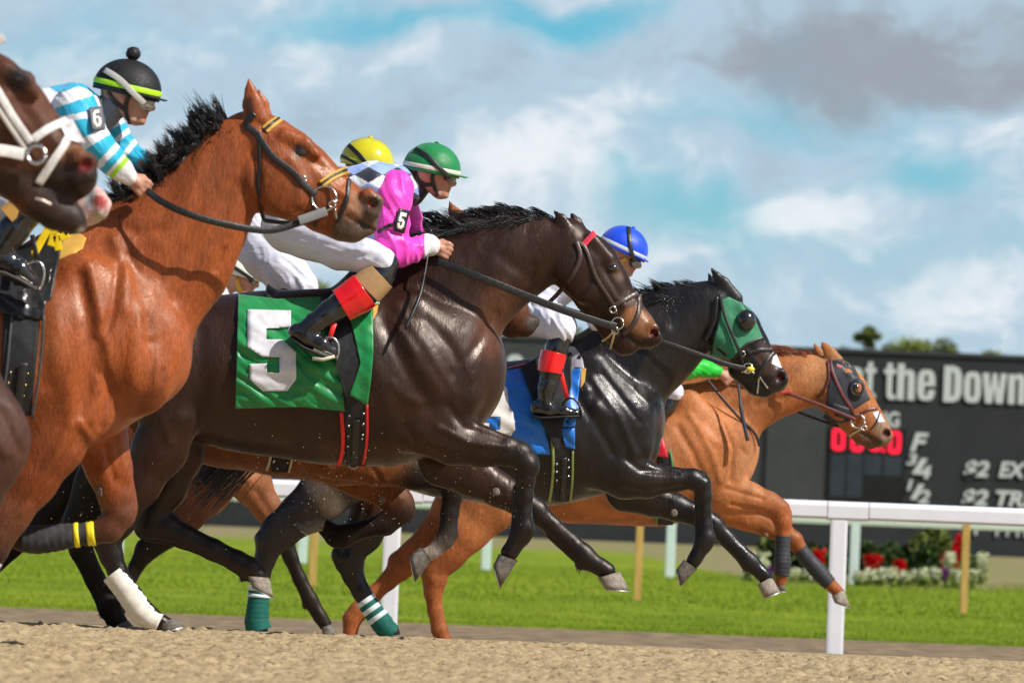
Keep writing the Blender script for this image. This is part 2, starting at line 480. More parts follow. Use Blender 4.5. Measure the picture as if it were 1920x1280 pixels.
# ------------------------------------------------------------------ things that lie on a figure
def hit(fig, px, py, off=.006, dflt=-.1):
    d = pdir(px, py).normalized()
    loc, nrm, i, dist = fig.bvh.ray_cast(CAM, d)
    if loc is None or abs(loc.y - fig.Y) > .6:
        return None
    if nrm.dot(d) > 0: nrm = -nrm
    return loc, nrm
def lay(fig, pts, off=.006, n=6, dflt=-.12, smooth=4, free=None):
    """project an image polyline on the figure; returns points and normals.  pts may carry a third value: depth (m) instead of the surface"""
    P3 = []; N3 = []
    den = catmull([(p[0], p[1], (p[2] if len(p) > 2 else -9)) for p in pts], n)
    last = fig.Y + dflt; ys = []; nn = []
    for q in den:
        if q[2] > -5: ys.append(fig.Y + q[2]); nn.append(Vector((0, -1, 0))); last = ys[-1]; continue
        r = hit(fig, q[0], q[1])
        if r is None: ys.append(None); nn.append(Vector((0, -1, 0)))
        else: ys.append(r[0].y - off); nn.append(r[1])
    ok = [i for i, y in enumerate(ys) if y is not None]
    if not ok: ys = [fig.Y + dflt] * len(ys)
    else:
        for i in range(len(ys)):
            if ys[i] is None:
                j = min(ok, key=lambda a: abs(a - i)); ys[i] = ys[j]
    for _ in range(smooth):
        ys = [(ys[max(i - 1, 0)] + 2 * ys[i] + ys[min(i + 1, len(ys) - 1)]) / 4 for i in range(len(ys))]
        nn = [(nn[max(i - 1, 0)] + nn[i] * 2 + nn[min(i + 1, len(nn) - 1)]).normalized() for i in range(len(nn))]
    for q, y, v in zip(den, ys, nn):
        P3.append(P(q[0], q[1], y)); N3.append(v)
    return P3, N3
def mirror(fig, V): return [Vector((v[0], 2 * fig.Y - v[1], v[2])) for v in V]
def strap(fig, name, lines, width, m, parent, thick=.005, off=.004, mirrored=True, label=None, n=6, dflt=-.1):
    """lines: list of image polylines; width in image units"""
    out = None
    for pts in lines:
        p3, n3 = lay(fig, pts, off + thick / 2, n, dflt)
        v, f = ribbon(p3, n3, width / fig.k, thick); o = mesh(name, v, f, m, parent, True, label); out = out or o
        if mirrored: mesh(name, mirror(fig, v), [q[::-1] for q in f], m, parent, True, label)
    return out
def ring(fig, name, cx, cy, r, tr, m, parent, dy, mirrored=True, tilt=.2, label=None):
    L = []
    c = fig.pt(cx, cy, dy); R = r / fig.k; n = 24
    pts = [c + Vector((math.cos(a) * R, math.sin(a) * R * tilt, math.sin(a) * R)) for a in [2 * math.pi * i / n for i in range(n + 1)]]
    v, f = tube(pts, tr / fig.k, 8); o = mesh(name, v, f, m, parent, True, label)
    if mirrored: mesh(name, mirror(fig, v), f, m, parent, True, label)
    return o

def patch(fig, name, top, bot, m, parent, off=.012, nu=40, nv=30, wr=.004, thick=.003, label=None, wdir=(.06, .02), seed=1, drape=None, dflt=-.2):
    """cloth between an upper and a lower edge, draped on the figure"""
    A = resample(top, nu); B = resample(bot, nu)
    ys = np.full((nv + 1, nu + 1), np.nan); pxy = np.zeros((nv + 1, nu + 1, 2))
    for j in range(nv + 1):
        for i in range(nu + 1):
            q = A[i] * (1 - j / nv) + B[i] * (j / nv); pxy[j, i] = q
            r = hit(fig, q[0], q[1])
            if r: ys[j, i] = r[0].y
    ys = fill(ys, fig.Y + dflt)
    for _ in range(6): ys = blur(ys)
    w = np.zeros_like(ys)
    for j in range(nv + 1):
        for i in range(nu + 1): w[j, i] = wrinkle(pxy[j, i, 0], pxy[j, i, 1], wr, wdir, seed)
    ys = ys - off - w
    V = [P(pxy[j, i, 0], pxy[j, i, 1], ys[j, i]) for j in range(nv + 1) for i in range(nu + 1)]
    return shell(name, V, nu, nv, thick, m, parent, label), (pxy, ys)
def resample(line, n):
    line = [np.array(p, float) for p in line]
    L = [0]
    for a, b in zip(line[:-1], line[1:]): L.append(L[-1] + np.linalg.norm(b - a))
    out = []
    for i in range(n + 1):
        s = L[-1] * i / n
        j = max(k for k in range(len(L)) if L[k] <= s + 1e-9); j = min(j, len(line) - 2)
        out.append(line[j] + (line[j + 1] - line[j]) * ((s - L[j]) / max(L[j + 1] - L[j], 1e-9)))
    return out
def fill(a, d):
    a = a.copy()
    if np.isnan(a).all(): a[:] = d; return a
    for _ in range(80):
        m = np.isnan(a)
        if not m.any(): break
        b = np.pad(a, 1, constant_values=np.nan)
        st = np.stack([b[:-2, 1:-1], b[2:, 1:-1], b[1:-1, :-2], b[1:-1, 2:]])
        with np.errstate(all='ignore'):
            import warnings; warnings.simplefilter('ignore')
            mn = np.nanmean(st, 0)
        a[m] = mn[m]
    return a
def blur(a):
    b = np.pad(a, 1, mode='edge')
    return (b[:-2, 1:-1] + b[2:, 1:-1] + b[1:-1, :-2] + b[1:-1, 2:] + 4 * a) / 8
def wrinkle(px, py, amp, wdir, seed):
    # folds of the cloth: stretched noise, larger near the hem
    w_ = 9 * mnoise.noise(Vector((px * .012, py * .012, seed)))
    u = px * .62 - py * .78 + w_; v = px * .78 + py * .62
    a = mnoise.noise(Vector((u * .075 + seed * 7.1, v * .012, seed * 3.3)))
    c = abs(mnoise.noise(Vector((u * .11 + seed * 2.1, v * .016, seed * 1.3))))
    b = mnoise.noise(Vector((px * wdir[0] + seed, py * wdir[1] + 5, seed)))
    return amp * (a * 1.0 + b * .7 - c * .8)
def shell(name, V, nu, nv, thick, m, parent, label=None, nrm=Vector((0, 1, 0))):
    n0 = len(V); W2 = [v + nrm * thick for v in V]; Fc = []
    I = lambda j, i: j * (nu + 1) + i
    for j in range(nv):
        for i in range(nu):
            Fc.append((I(j, i), I(j + 1, i), I(j + 1, i + 1), I(j, i + 1)))
            Fc.append((n0 + I(j, i), n0 + I(j, i + 1), n0 + I(j + 1, i + 1), n0 + I(j + 1, i)))
    bd = [I(0, i) for i in range(nu + 1)] + [I(j, nu) for j in range(1, nv + 1)] + [I(nv, i) for i in range(nu - 1, -1, -1)] + [I(j, 0) for j in range(nv - 1, 0, -1)]
    for a, b in zip(bd, bd[1:] + bd[:1]): Fc.append((a, b, n0 + b, n0 + a))
    return mesh(name, V + W2, Fc, m, parent, True, label)
def decal(name, poly, surf, m, parent, lift=.003, step=5.0, label=None, thick=.0015):
    """a flat figure (number, stripe) stitched on a cloth built by patch(): surf=(pxy,ys)"""
    bm = bmesh.new()
    vs = [bm.verts.new((x, y, 0)) for x, y in poly]; bm.faces.new(vs)
    xs = [p[0] for p in poly]; ysn = [p[1] for p in poly]
    for ax_, lo_, hi_ in ((0, min(xs), max(xs)), (1, min(ysn), max(ysn))):
        c = lo_ + step
        while c < hi_:
            co = [0, 0, 0]; co[ax_] = c; no = [0, 0, 0]; no[ax_] = 1
            bmesh.ops.bisect_plane(bm, geom=bm.verts[:] + bm.edges[:] + bm.faces[:], plane_co=co, plane_no=no); c += step
    bmesh.ops.triangulate(bm, faces=[f for f in bm.faces if len(f.verts) > 4])
    pxy, ys = surf; fl = pxy.reshape(-1, 2); yf = ys.ravel()
    for v in bm.verts:
        d = (fl[:, 0] - v.co.x) ** 2 + (fl[:, 1] - v.co.y) ** 2
        i = np.argpartition(d, 12)[:12]; w = np.exp(-d[i] / (.9 * np.median(d[i]) + 1e-6)); y = float((yf[i] * w).sum() / w.sum())
        v.co = P(v.co.x, v.co.y, y - lift)
    r = bmesh.ops.extrude_face_region(bm, geom=bm.faces[:])
    for g in r['geom']:
        if isinstance(g, bmesh.types.BMVert): g.co.y += thick
    return bmobj(name, bm, m, parent, True, label)

def hairs(name, roots, m, parent, seg=5, w=.004, label=None):
    """roots: list of (root Vector, tip Vector, bend Vector)"""
    V = []; Fc = []
    for r0, tip, bend in roots:
        r0 = Vector(r0); tip = Vector(tip); bend = Vector(bend)
        b = len(V)
        for i in range(seg + 1):
            s = i / seg; c = r0.lerp(tip, s) + bend * (4 * s * (1 - s))
            ww = w * (1 - s) ** .6 * .5 + .0003
            tg = (tip - r0).normalized(); sd_ = tg.cross(Vector((0, -1, 0))); sd_ = sd_.normalized() if sd_.length > .05 else Vector((1, 0, 0))
            V += [c + sd_ * ww, c - sd_ * ww + Vector((0, .3 * ww, 0)), c + Vector((0, -ww, 0))]
            if i:
                o = b + (i - 1) * 3
                for j in range(3): Fc.append((o + j, o + (j + 1) % 3, o + 3 + (j + 1) % 3, o + 3 + j))
    return mesh(name, V, Fc, m, parent, True, label)
# ------------------------------------------------------------------ the setting: track, verge, lawn
rng = np.random.default_rng(4)
def vnoise(x, y, seed=0):
    xi = np.floor(x).astype(np.int64); yi = np.floor(y).astype(np.int64); xf = x - xi; yf = y - yi
    def hsh(a, b):
        n = (a * 374761393 + b * 668265263 + seed * 974634777) & 0x7fffffff
        n = ((n ^ (n >> 13)) * 1274126177) & 0x7fffffff
        return ((n ^ (n >> 16)) & 0xffff) / 65535.0
    u = xf * xf * (3 - 2 * xf); v = yf * yf * (3 - 2 * yf)
    return (hsh(xi, yi) * (1 - u) + hsh(xi + 1, yi) * u) * (1 - v) + (hsh(xi, yi + 1) * (1 - u) + hsh(xi + 1, yi + 1) * u) * v
def terr(y):
    """height of the ground by distance: track, its fall to the rail, the lawn, the bed under the board"""
    return np.interp(y, [0, 24.6, 40, 46, 60, 95, 140, 300, 4000], [0, 0, -.375, -.385, -.38, -.38, -.12, .2, .2])
xs = np.concatenate([-np.geomspace(2500, 5, 26), np.arange(-4.5, 4.5, .016), np.geomspace(5, 2500, 26)])
ys = np.concatenate([np.arange(-20, 12, 2), np.arange(12, 16, .25), np.arange(16, 25.6, .018), np.arange(25.6, 40, .5), np.arange(40, 150, 3), np.geomspace(150, 4000, 20)])
GX, GY = np.meshgrid(xs, ys)
near = ((np.abs(GX) < 4.6) & (GY > 15.5) & (GY < 26)).astype(float)
A = vnoise(GX * 3, GY * 2.2, 1) * .020 + vnoise(GX * 11, GY * 7, 2) * .014
B = 1 - np.abs(vnoise(GX * 19 + GY * 4, GY * 13, 3) * 2 - 1); B = np.clip(B * 1.2 - .2, 0, 1) * (.006 + .016 * vnoise(GX * 7, GY * 6, 12)) + np.clip(vnoise(GX * 37, GY * 26, 7) - .55, 0, 1) * .040
C = vnoise(GX * 55, GY * 40, 5) * .012
hgt = (A * .9 + B * .8 + C * 1.5 + vnoise(GX * 1.1, GY * .9, 21) * .02 - .066) * near
GZ = terr(GY) + hgt
n1, n0 = GX.shape
Vg = np.stack([GX, GY, GZ], -1).reshape(-1, 3)
ii = np.arange(n1 - 1)[:, None] * n0 + np.arange(n0 - 1)[None, :]
Qg = np.stack([ii, ii + 1, ii + 1 + n0, ii + n0], -1).reshape(-1, 4)
gm = bpy.data.materials.new('ground'); gm.use_nodes = True
t = NT(gm.node_tree); b = t.n['Principled BSDF']
geo = t.add('ShaderNodeNewGeometry'); sp = t.add('ShaderNodeSeparateXYZ', i_0=geo.outputs['Position'])
pos = geo.outputs['Position']
mp = t.add('ShaderNodeMapping', i_Vector=pos); mp.inputs['Scale'].default_value = (1, .35, 1)
e1 = t.math('ADD', sp.outputs[1], t.math('MULTIPLY', t.noise(mp.outputs[0], 1.3, 4), 1.6))
dirt = t.mix(t.remap(t.noise(pos, 22, 6, .65), .3, .7), (.34, .25, .14), (.51, .395, .235))
dirt = t.mix(t.remap(t.noise(pos, 15, 5, .75), .55, .64), dirt, (.20, .14, .08))  # dark noise spots: shade of small pits painted into the dirt colour
verge = t.mix(t.remap(t.noise(mp.outputs[0], 5, 5), .35, .65), (.17, .125, .08), (.30, .22, .135))
g1 = t.mix(t.remap(t.noise(mp.outputs[0], .8, 4), .3, .7), (.135, .215, .007), (.215, .29, .013))
mpb = t.add('ShaderNodeMapping', i_Vector=pos); mpb.inputs['Scale'].default_value = (.10, .55, 1)
g1 = t.mix(t.remap(t.noise(mpb.outputs[0], 1.6, 4), .42, .60, 0, .55), g1, (.115, .185, .006))
g2 = t.mix(t.remap(t.noise(mp.outputs[0], 7, 5, .7), .40, .75), g1, (.25, .30, .03))
bed = t.mix(t.remap(t.noise(mp.outputs[0], 1.1, 4), .35, .65), (.27, .21, .13), (.21, .22, .07))
c = t.mix(t.remap(sp.outputs[1], 38.2, 39.4), dirt, verge)
c = t.mix(t.remap(e1, 47.0, 48.6), c, g2)
thr = t.remap(sp.outputs[0], 2.5, 4.5, 121.0, 88.0)
c = t.mix(t.remap(t.math('SUBTRACT', e1, thr), -2.0, 8.0), c, bed)
t.set(b.inputs['Base Color'], c); b.inputs['Roughness'].default_value = .95; b.inputs['Specular IOR Level'].default_value = .15
bn = t.add('ShaderNodeBump'); bn.inputs['Strength'].default_value = .7; bn.inputs['Distance'].default_value = .012
t.set(bn.inputs['Height'], t.noise(pos, 90, 5, .7)); t.l.new(bn.outputs[0], b.inputs['Normal'])
me = fast_mesh('ground', Vg, Qg); me.materials.append(gm)
g = link('ground', me, gm); tag(g, kind='structure')

# loose clods on the track
def lumps(n, xr, yr, sr, zf, seed, zlift=0.0):
    r = random.Random(seed); V = []; Fc = []
    base = bmesh.new(); bmesh.ops.create_icosphere(base, subdivisions=1, radius=1.0)
    bv = [v.co.copy() for v in base.verts]; bf = [[v.index for v in f.verts] for f in base.faces]; base.free()
    for i in range(n):
        x = r.uniform(*xr); y = r.uniform(*yr); s = sr[0] * (sr[1] / sr[0]) ** (r.random() ** 2.2); z = zf(x, y) + s * .3 + zlift
        a = r.uniform(0, 6.28); ca, sa = math.cos(a), math.sin(a); sq = (r.uniform(.7, 1.4), r.uniform(.7, 1.3), r.uniform(.5, .9)); o = len(V)
        for v in bv:
            q = v * s * r.uniform(.75, 1.2); q = Vector((q.x * sq[0], q.y * sq[1], q.z * sq[2])); V.append((x + q.x * ca - q.y * sa, y + q.x * sa + q.y * ca, z + q.z))
        Fc += [[o + k2 for k2 in f] for f in bf]
    return V, Fc
dm = mat('clod', (.36, .265, .155), .95, .1, var=.25, vscale=30)
V1 = lumps(6000, (-2.8, 2.8), (17, 24.9), (.003, .016), lambda x, y: -.034, 1)
o = mesh('dirt_clods', *V1, dm, None, False); tag(o, kind='stuff', label='loose pale clods of dirt scattered over the harrowed track')
# specks of dirt thrown up by the hooves
rr_ = random.Random(8); V = []; Fc = []
for i in range(300):
    if rr_.random() < .55: px, py = rr_.gauss(640, 130), rr_.gauss(925, 60)
    elif rr_.random() < .5: px, py = rr_.gauss(120, 90), rr_.gauss(960, 60)
    else: px, py = rr_.gauss(940, 60), rr_.gauss(930, 60)
    p = P(px, py, rr_.uniform(24.0, 24.5)); s = rr_.uniform(.0010, .0026) * (1.6 if rr_.random() < .1 else 1); o_ = len(V)
    for q in ((1, 0, 0), (-1, 0, 0), (0, 1, 0), (0, -1, 0), (0, 0, 1), (0, 0, -1)):
        V.append(p + Vector(q) * s * rr_.uniform(.7, 1.3))
    Fc += [(o_ + a, o_ + b2, o_ + c2) for a, b2, c2 in ((0, 2, 4), (2, 1, 4), (1, 3, 4), (3, 0, 4), (2, 0, 5), (1, 2, 5), (3, 1, 5), (0, 3, 5))]
o = mesh('flying_dirt', V, Fc, mat('fleck', (.40, .31, .19), .9, .1), None, False); tag(o, kind='stuff', label='fine specks of dirt flying behind the galloping hooves')

# grass blades on the near edge of the lawn
def blades(n, y0, y1, xr, h0, h1, wd, seed, dens=1.0):
    r = np.random.default_rng(seed)
    y = y0 + (y1 - y0) * r.random(n) ** dens; x = (r.random(n) * 2 - 1) * xr * y / 50
    keep = vnoise(x * 1.3, y * .8, 9) + r.random(n) * .5 > .38; x = x[keep]; y = y[keep]; n = len(x)
    a = r.random(n) * 3.14; h = h0 + (h1 - h0) * r.random(n) * (.5 + vnoise(x * 2, y, 3)); w = wd * (.6 + .8 * r.random(n))
    z = terr(y); lx = (r.random(n) - .5) * h * .7
    V = np.zeros((n, 3, 3)); V[:, 0] = np.stack([x - w * np.cos(a), y - w * np.sin(a), z - .01], 1); V[:, 1] = np.stack([x + w * np.cos(a), y + w * np.sin(a), z - .01], 1)
    V[:, 2] = np.stack([x + lx, y, z + h], 1)
    return V.reshape(-1, 3), np.arange(n * 3).reshape(-1, 3)
Va, Qa = blades(90000, 46.8, 62, 5.6, .008, .026, .005, 1, 1.6)
Vb, Qb = blades(60000, 60, 100, 5.6, .015, .045, .010, 2)
V = np.concatenate([Va, Vb]); Q = np.concatenate([Qa, Qb + len(Va)])
gmat = bpy.data.materials.new('grass'); gmat.use_nodes = True
t = NT(gmat.node_tree); b = t.n['Principled BSDF']
geo = t.add('ShaderNodeNewGeometry'); pos = geo.outputs['Position']
mp = t.add('ShaderNodeMapping', i_Vector=pos); mp.inputs['Scale'].default_value = (1, .3, 1)
g1 = t.mix(t.remap(t.noise(mp.outputs[0], .9, 4), .3, .7), (.14, .22, .007), (.22, .295, .014))
g1 = t.mix(t.remap(t.noise(pos, 40, 2), .58, .7), g1, (.25, .31, .04))
mpb = t.add('ShaderNodeMapping', i_Vector=pos); mpb.inputs['Scale'].default_value = (.10, .55, 1)
g1 = t.mix(t.remap(t.noise(mpb.outputs[0], 1.6, 4), .42, .60, 0, .55), g1, (.115, .185, .006))
t.set(b.inputs['Base Color'], g1); b.inputs['Roughness'].default_value = .7; b.inputs['Specular IOR Level'].default_value = .2
me = fast_mesh('grass_blades', V, Q); me.materials.append(gmat)
o = link('grass_blades', me, gmat, smooth=False); tag(o, kind='stuff', label='short bright green grass of the infield lawn')

# ------------------------------------------------------------------ rails
white = mat('rail_white', (.74, .75, .80), .30, .5, var=.05, vscale=3, rvar=.06, dark=((.50, .50, .50), 5, .68))
def xat(px, Y): return P(px, 985, Y).x
def inner_rail():
    Y = 40.0
    r = empty('running_rail', (0, Y, -.38), 'white plastic running rail with thick posts standing along the dirt track', 'rail')
    zb = -.38; zt = P(1600, 941, Y).z
    k = F / Y
    V = []; Fc = []
    x0, x1 = -12.0, 12.0
    joints = sorted([xat(1550, Y) + i * 3.135 for i in range(-5, 4)] + [xat(1628, Y) + i * 3.135 for i in range(-5, 4)])
    joints = [x0] + [j for j in joints if x0 < j < x1] + [x1]
    hh = .125; dd = .05
    prof = [(-dd, -hh * .85), (-dd, -hh * .25), (-dd * .8, -hh * .08), (-dd * .4, 0), (dd * .4, 0), (dd * .8, -hh * .08), (dd, -hh * .25), (dd, -hh * .85), (dd * .7, -hh), (-dd * .7, -hh)]
    for i, (a, b2) in enumerate(zip(joints[:-1], joints[1:])):
        g_ = .003; s = 1.0 if i % 2 == 0 else 1.06
        bm = bmesh.new(); A_ = [bm.verts.new((a + g_, Y + p[0] * s, zt + (p[1] * s if p[1] < 0 else .002))) for p in prof]; B_ = [bm.verts.new((b2 - g_, Y + p[0] * s, zt + (p[1] * s if p[1] < 0 else .002))) for p in prof]
        for j in range(len(prof)): bm.faces.new((A_[j], A_[(j + 1) % len(prof)], B_[(j + 1) % len(prof)], B_[j]))
        bm.faces.new(A_[::-1]); bm.faces.new(B_)
        bmobj('rail_section', bm, white, r, False)
    for i in range(-4, 4):
        x = xat(1573, Y) + i * 3.135
        bm = bmesh.new(); box(bm, x - .060, x + .060, Y - .045, Y + .045, zb - .15, zt - hh + .006, .02)
        bmobj('post', bm, white, r, False)
inner_rail()
def far_rail():
    Y = 91.0; k = F / Y
    pale = mat('far_rail_paint', (.60, .68, .60), .4, .4, var=.05)
    r = empty('far_running_rail', (0, Y, -.38), 'pale rail with slim posts across the lawn behind the flowers', 'rail')
    zt = P(1600, 964, Y).z; zl = P(1600, 984, Y).z
    bm = bmesh.new(); box(bm, -22, 22, Y - .05, Y + .05, zl, zt, .04); bmobj('rail', bm, pale, r, False)
    pp = mat('far_post_paint', (.58, .70, .68), .45, .4, var=.05)
    for i in range(-5, 3):
        x = xat(1604, Y) + i * 2.94
        bm = bmesh.new(); box(bm, x - .075, x + .075, Y - .05, Y + .05, -.45, zl + .02, .02); bmobj('post', bm, pp, r, False)
far_rail()
wood = mat('stake_wood', (.50, .32, .10), .75, .2, var=.2, stretch=(1, 1, .1), vscale=30)
for i, (px, lb) in enumerate(((590, 'wooden stake in the grass farthest left, seen between horse legs'), (1200, 'wooden stake in the grass under the belly of the chestnut horse'), (1812, 'wooden stake in the grass right of the white rail post'))):
    Y = 64.0; x = xat(px, Y) - .0; r = None
    bm = bmesh.new(); box(bm, x - .042, x + .042, Y - .04, Y + .04, -.5, .66, .006)
    for v in bm.verts: v.co.x += (v.co.z - .1) * .0
    o = bmobj('wooden_stake', bm, wood, None, False); tag(o, lb, 'stake', 'wooden stakes in the lawn')

# ------------------------------------------------------------------ the tote board
YB = 150.0; KB = F / YB
def brd(px, py, dy=0): return P(px, py, YB + dy)
bdark = mat('board_black', (.024, .027, .029), .55, .3, var=.15, vscale=.8)
board = empty('tote_board', (0, YB, -.6), 'wide black tote board with white lettering and red digits behind the rail', 'scoreboard')
zt = brd(1600, 661).z; zb = brd(1150, 1014).z
xl = xat(-500, YB); xr = xat(2500, YB)
bm = bmesh.new(); box(bm, xl, xr, YB, YB + 1.6, zb, zt); bmobj('panel', bm, bdark, board, False)
bm = bmesh.new(); box(bm, xl - .05, xr + .05, YB - .06, YB + 1.66, zt, zt + .10); bmobj('top_trim', bm, mat('board_trim', (.03, .033, .036), .5), board, False)
bm = bmesh.new(); box(bm, xl, xr, YB - .3, YB + 1.5, zb - .42, zb - .003); bmobj('base', bm, mat('board_base', (.06, .055, .05), .8), board, False)
# lighter blank panels and the dark frame of the display
def rect(name, x0, y0, x1, y1, m, d0, par=board, d=.04, label=None):
    cx, cy = (x0 + x1) / 2, (y0 + y1) / 2; c = brd(cx, cy); w = (x1 - x0) / KB / 2; h = (y1 - y0) / KB / 2
    bm = bmesh.new(); box(bm, c.x - w, c.x + w, YB - d0 - d, YB - d0, c.z - h, c.z + h); return bmobj(name, bm, m, par, False, label)
rect('blank_panel', 1438, 668, 1548, 938, mat('board_grey', (.038, .042, .044), .5, var=.1, vscale=1), .002)
rect('blank_panel', 1190, 656, 1425, 930, mat('board_grey', (), 0), .002)
rect('blank_panel', 900, 645, 1180, 920, mat('board_grey', (), 0), .002)
disp = rect('display', 1553, 802, 1697, 940, mat('display_black', (.007, .008, .010), .25, .5), .003, label='dark digit display showing red digits')
pg = mat('display_pane', (.022, .032, .045), .2, .6, var=.2, vscale=2)
for x0, x1, y0, y1 in ((1557, 1584, 852, 930), (1588, 1616, 850, 932), (1620, 1652, 852, 890), (1657, 1690, 854, 892)):
    rect('pane', x0, y0, x1, y1, pg, .045, disp, .01)
ledm = mat('led_red', (1.0, .012, .05), .5, .3, var=0, emit=.5)
def digit_zero(px, py, w, h):
    c = brd(px, py); V = []; Fc = []
    def loop(rx, rz, rad, yy):
        pts = []
        for qx, qz, a0 in ((1, 1, 0), (-1, 1, 90), (-1, -1, 180), (1, -1, 270)):
            for j in range(6):
                a = math.radians(a0 + 90 * j / 5); pts.append(Vector((c.x + qx * (rx - rad) + math.cos(a) * rad, yy, c.z + qz * (rz - rad) + math.sin(a) * rad)))
        return pts
    rx, rz = w / KB / 2, h / KB / 2
    L = [loop(rx, rz, rx * .7, YB - .09), loop(rx * .34, rz * .62, rx * .2, YB - .09), loop(rx * .34, rz * .62, rx * .2, YB - .043), loop(rx, rz, rx * .7, YB - .043)]
    for l in L: V += l
    n = 24
    for q in range(4):
        for j in range(n): Fc.append((q * n + j, q * n + (j + 1) % n, ((q + 1) % 4) * n + (j + 1) % n, ((q + 1) % 4) * n + j))
    mesh('digit', V, Fc, ledm, disp, False)
digit_zero(1572, 823, 25, 43); digit_zero(1607, 825, 25, 43); digit_zero(1677, 829, 24, 43); digit_zero(1641, 826, 22, 40)
bm = bmesh.new(); c = brd(1656, 844); box(bm, c.x - .04, c.x + .04, YB - .09, YB - .043, c.z - .05, c.z + .05); bmobj('point', bm, ledm, disp, False)
letter = mat('letter_white', (.50, .55, .54), .5, .3, var=.06)
def text(s, px, py, h, width=None, bold=.03, shear=0.0, name='lettering', xs_=1.0):
    """px,py: left end of the baseline; h: cap height in image units"""
    cu = bpy.data.curves.new('lettering', 'FONT'); cu.body = s; cu.size = 1.0; cu.offset = bold; cu.extrude = .02; cu.shear = shear; cu.space_character = 1.0
    ob = bpy.data.objects.new('tmp', cu); COL.objects.link(ob)
    dg = bpy.context.evaluated_depsgraph_get(); me = bpy.data.meshes.new_from_object(ob.evaluated_get(dg)); bpy.data.objects.remove(ob)
    n = len(me.vertices); co = np.zeros(n * 3); me.vertices.foreach_get('co', co); co = co.reshape(-1, 3)
    sc = h / KB / .70; w0 = co[:, 0].max() - co[:, 0].min()
    sx = sc * xs_ if width is None else (width / KB) / w0
    c = brd(px, py); out_ = np.zeros_like(co)
    out_[:, 0] = c.x + (co[:, 0] - co[:, 0].min()) * sx; out_[:, 2] = c.z + co[:, 1] * sc; out_[:, 1] = YB - .045 - co[:, 2]
    me.vertices.foreach_set('co', out_.ravel()); me.update()
    return link(name, me, letter, board, False)
GL = {'t': ([[(.25,1),(.7,1),(.7,.84),(1,.84),(1,.70),(.7,.70),(.7,.18),(.78,.13),(1,.13),(1,0),(.5,0),(.30,.06),(.25,.18),(.25,.70),(0,.70),(0,.84),(.25,.84)]]),
 'h': [[(0,0),(0,1),(.40,1),(.40,.78),(.52,.84),(.80,.84),(.97,.75),(1,.62),(1,0),(.60,0),(.60,.64),(.55,.70),(.45,.70),(.40,.64),(.40,0)]],
 'n': [[(0,0),(0,.82),(.40,.82),(.40,.76),(.52,.84),(.80,.84),(.97,.75),(1,.62),(1,0),(.60,0),(.60,.64),(.55,.70),(.45,.70),(.40,.64),(.40,0)]],
 'e': [[(1,.40),(1,.62),(.9,.78),(.7,.85),(.3,.85),(.1,.78),(0,.62),(0,.22),(.1,.06),(.3,0),(.7,0),(.9,.06),(1,.22),(1,.30),(.6,.30),(.6,.17),(.52,.12),(.45,.14),(.4,.2),(.4,.40)],[(.4,.50),(.6,.50),(.6,.66),(.5,.73),(.4,.66)]],
 'o': [[(1,.62),(.9,.78),(.7,.85),(.3,.85),(.1,.78),(0,.62),(0,.22),(.1,.06),(.3,0),(.7,0),(.9,.06),(1,.22)],[(.4,.2),(.5,.12),(.6,.2),(.6,.65),(.5,.73),(.4,.65)]],
 'D': [[(0,0),(0,1),(.55,1),(.85,.93),(1,.75),(1,.25),(.85,.07),(.55,0)],[(.42,.15),(.52,.17),(.58,.27),(.58,.73),(.52,.83),(.42,.85)]],
 'w': [[(0,.83),(.27,.83),(.34,.35),(.42,.83),(.60,.83),(.68,.35),(.75,.83),(1,.83),(.86,0),(.58,0),(.5,.42),(.43,0),(.15,0)]],
 'a': [[(1,0),(1,.62),(.9,.78),(.7,.85),(.3,.85),(.1,.78),(0,.65),(0,.56),(.4,.56),(.4,.68),(.5,.73),(.6,.68),(.6,.54),(.2,.44),(.0,.30),(0,.12),(.1,0),(.35,0),(.6,.08),(.6,0)],[(.4,.16),(.5,.12),(.59,.18),(.59,.42),(.42,.32)]],
 's': [[(0,0),(.45,0),(1,1),(.6,1)]]}
def glyph(ch, x0, x1, base, h):
    cu = bpy.data.curves.new('lettering', 'CURVE'); cu.dimensions = '2D'; cu.fill_mode = 'BOTH'; cu.extrude = .02
    for poly in GL[ch]:
        sp_ = cu.splines.new('POLY'); sp_.points.add(len(poly) - 1); sp_.use_cyclic_u = True
        for p_, (u, v) in zip(sp_.points, poly): p_.co = (u * (x1 - x0) / KB, v * h / KB, 0, 1)
    ob = bpy.data.objects.new('tmp', cu); COL.objects.link(ob)
    dg = bpy.context.evaluated_depsgraph_get(); me = bpy.data.meshes.new_from_object(ob.evaluated_get(dg)); bpy.data.objects.remove(ob)
    c = brd(x0, base)
    for v in me.vertices: v.co = (c.x + v.co.x, YB - .045 - v.co.z, c.z + v.co.y)
    return link('lettering', me, letter, board, False)
for ch, x0, x1, bs in (('a', 1585, 1617, 745), ('t', 1620, 1641, 746), ('t', 1656, 1678, 748), ('h', 1681, 1714, 749), ('e', 1719, 1752, 750), ('D', 1768, 1802, 753), ('o', 1806, 1838, 754), ('w', 1840, 1886, 755), ('n', 1889, 1921, 757), ('o', 948, 980, 722), ('t', 1293, 1316, 734)):
    glyph(ch, x0, x1, bs, 68)
glyph('s', 1709, 1738, 888, 30); glyph('s', 1706, 1732, 936, 30)
text('NG', 1640, 798, 27, 46, .03)
text('F', 1706, 844, 33, 34, .035, .25); text('3', 1699, 870, 20, 20, .03, .2); text('4', 1722, 896, 24, 23, .03, .2)
text('1', 1700, 918, 20, 11, .03, .2); text('2', 1720, 942, 24, 23, .03, .2)
text('$2', 1806, 891, 28, 48, .035, .22); text('EX', 1872, 893, 28, 52, .035, .22)
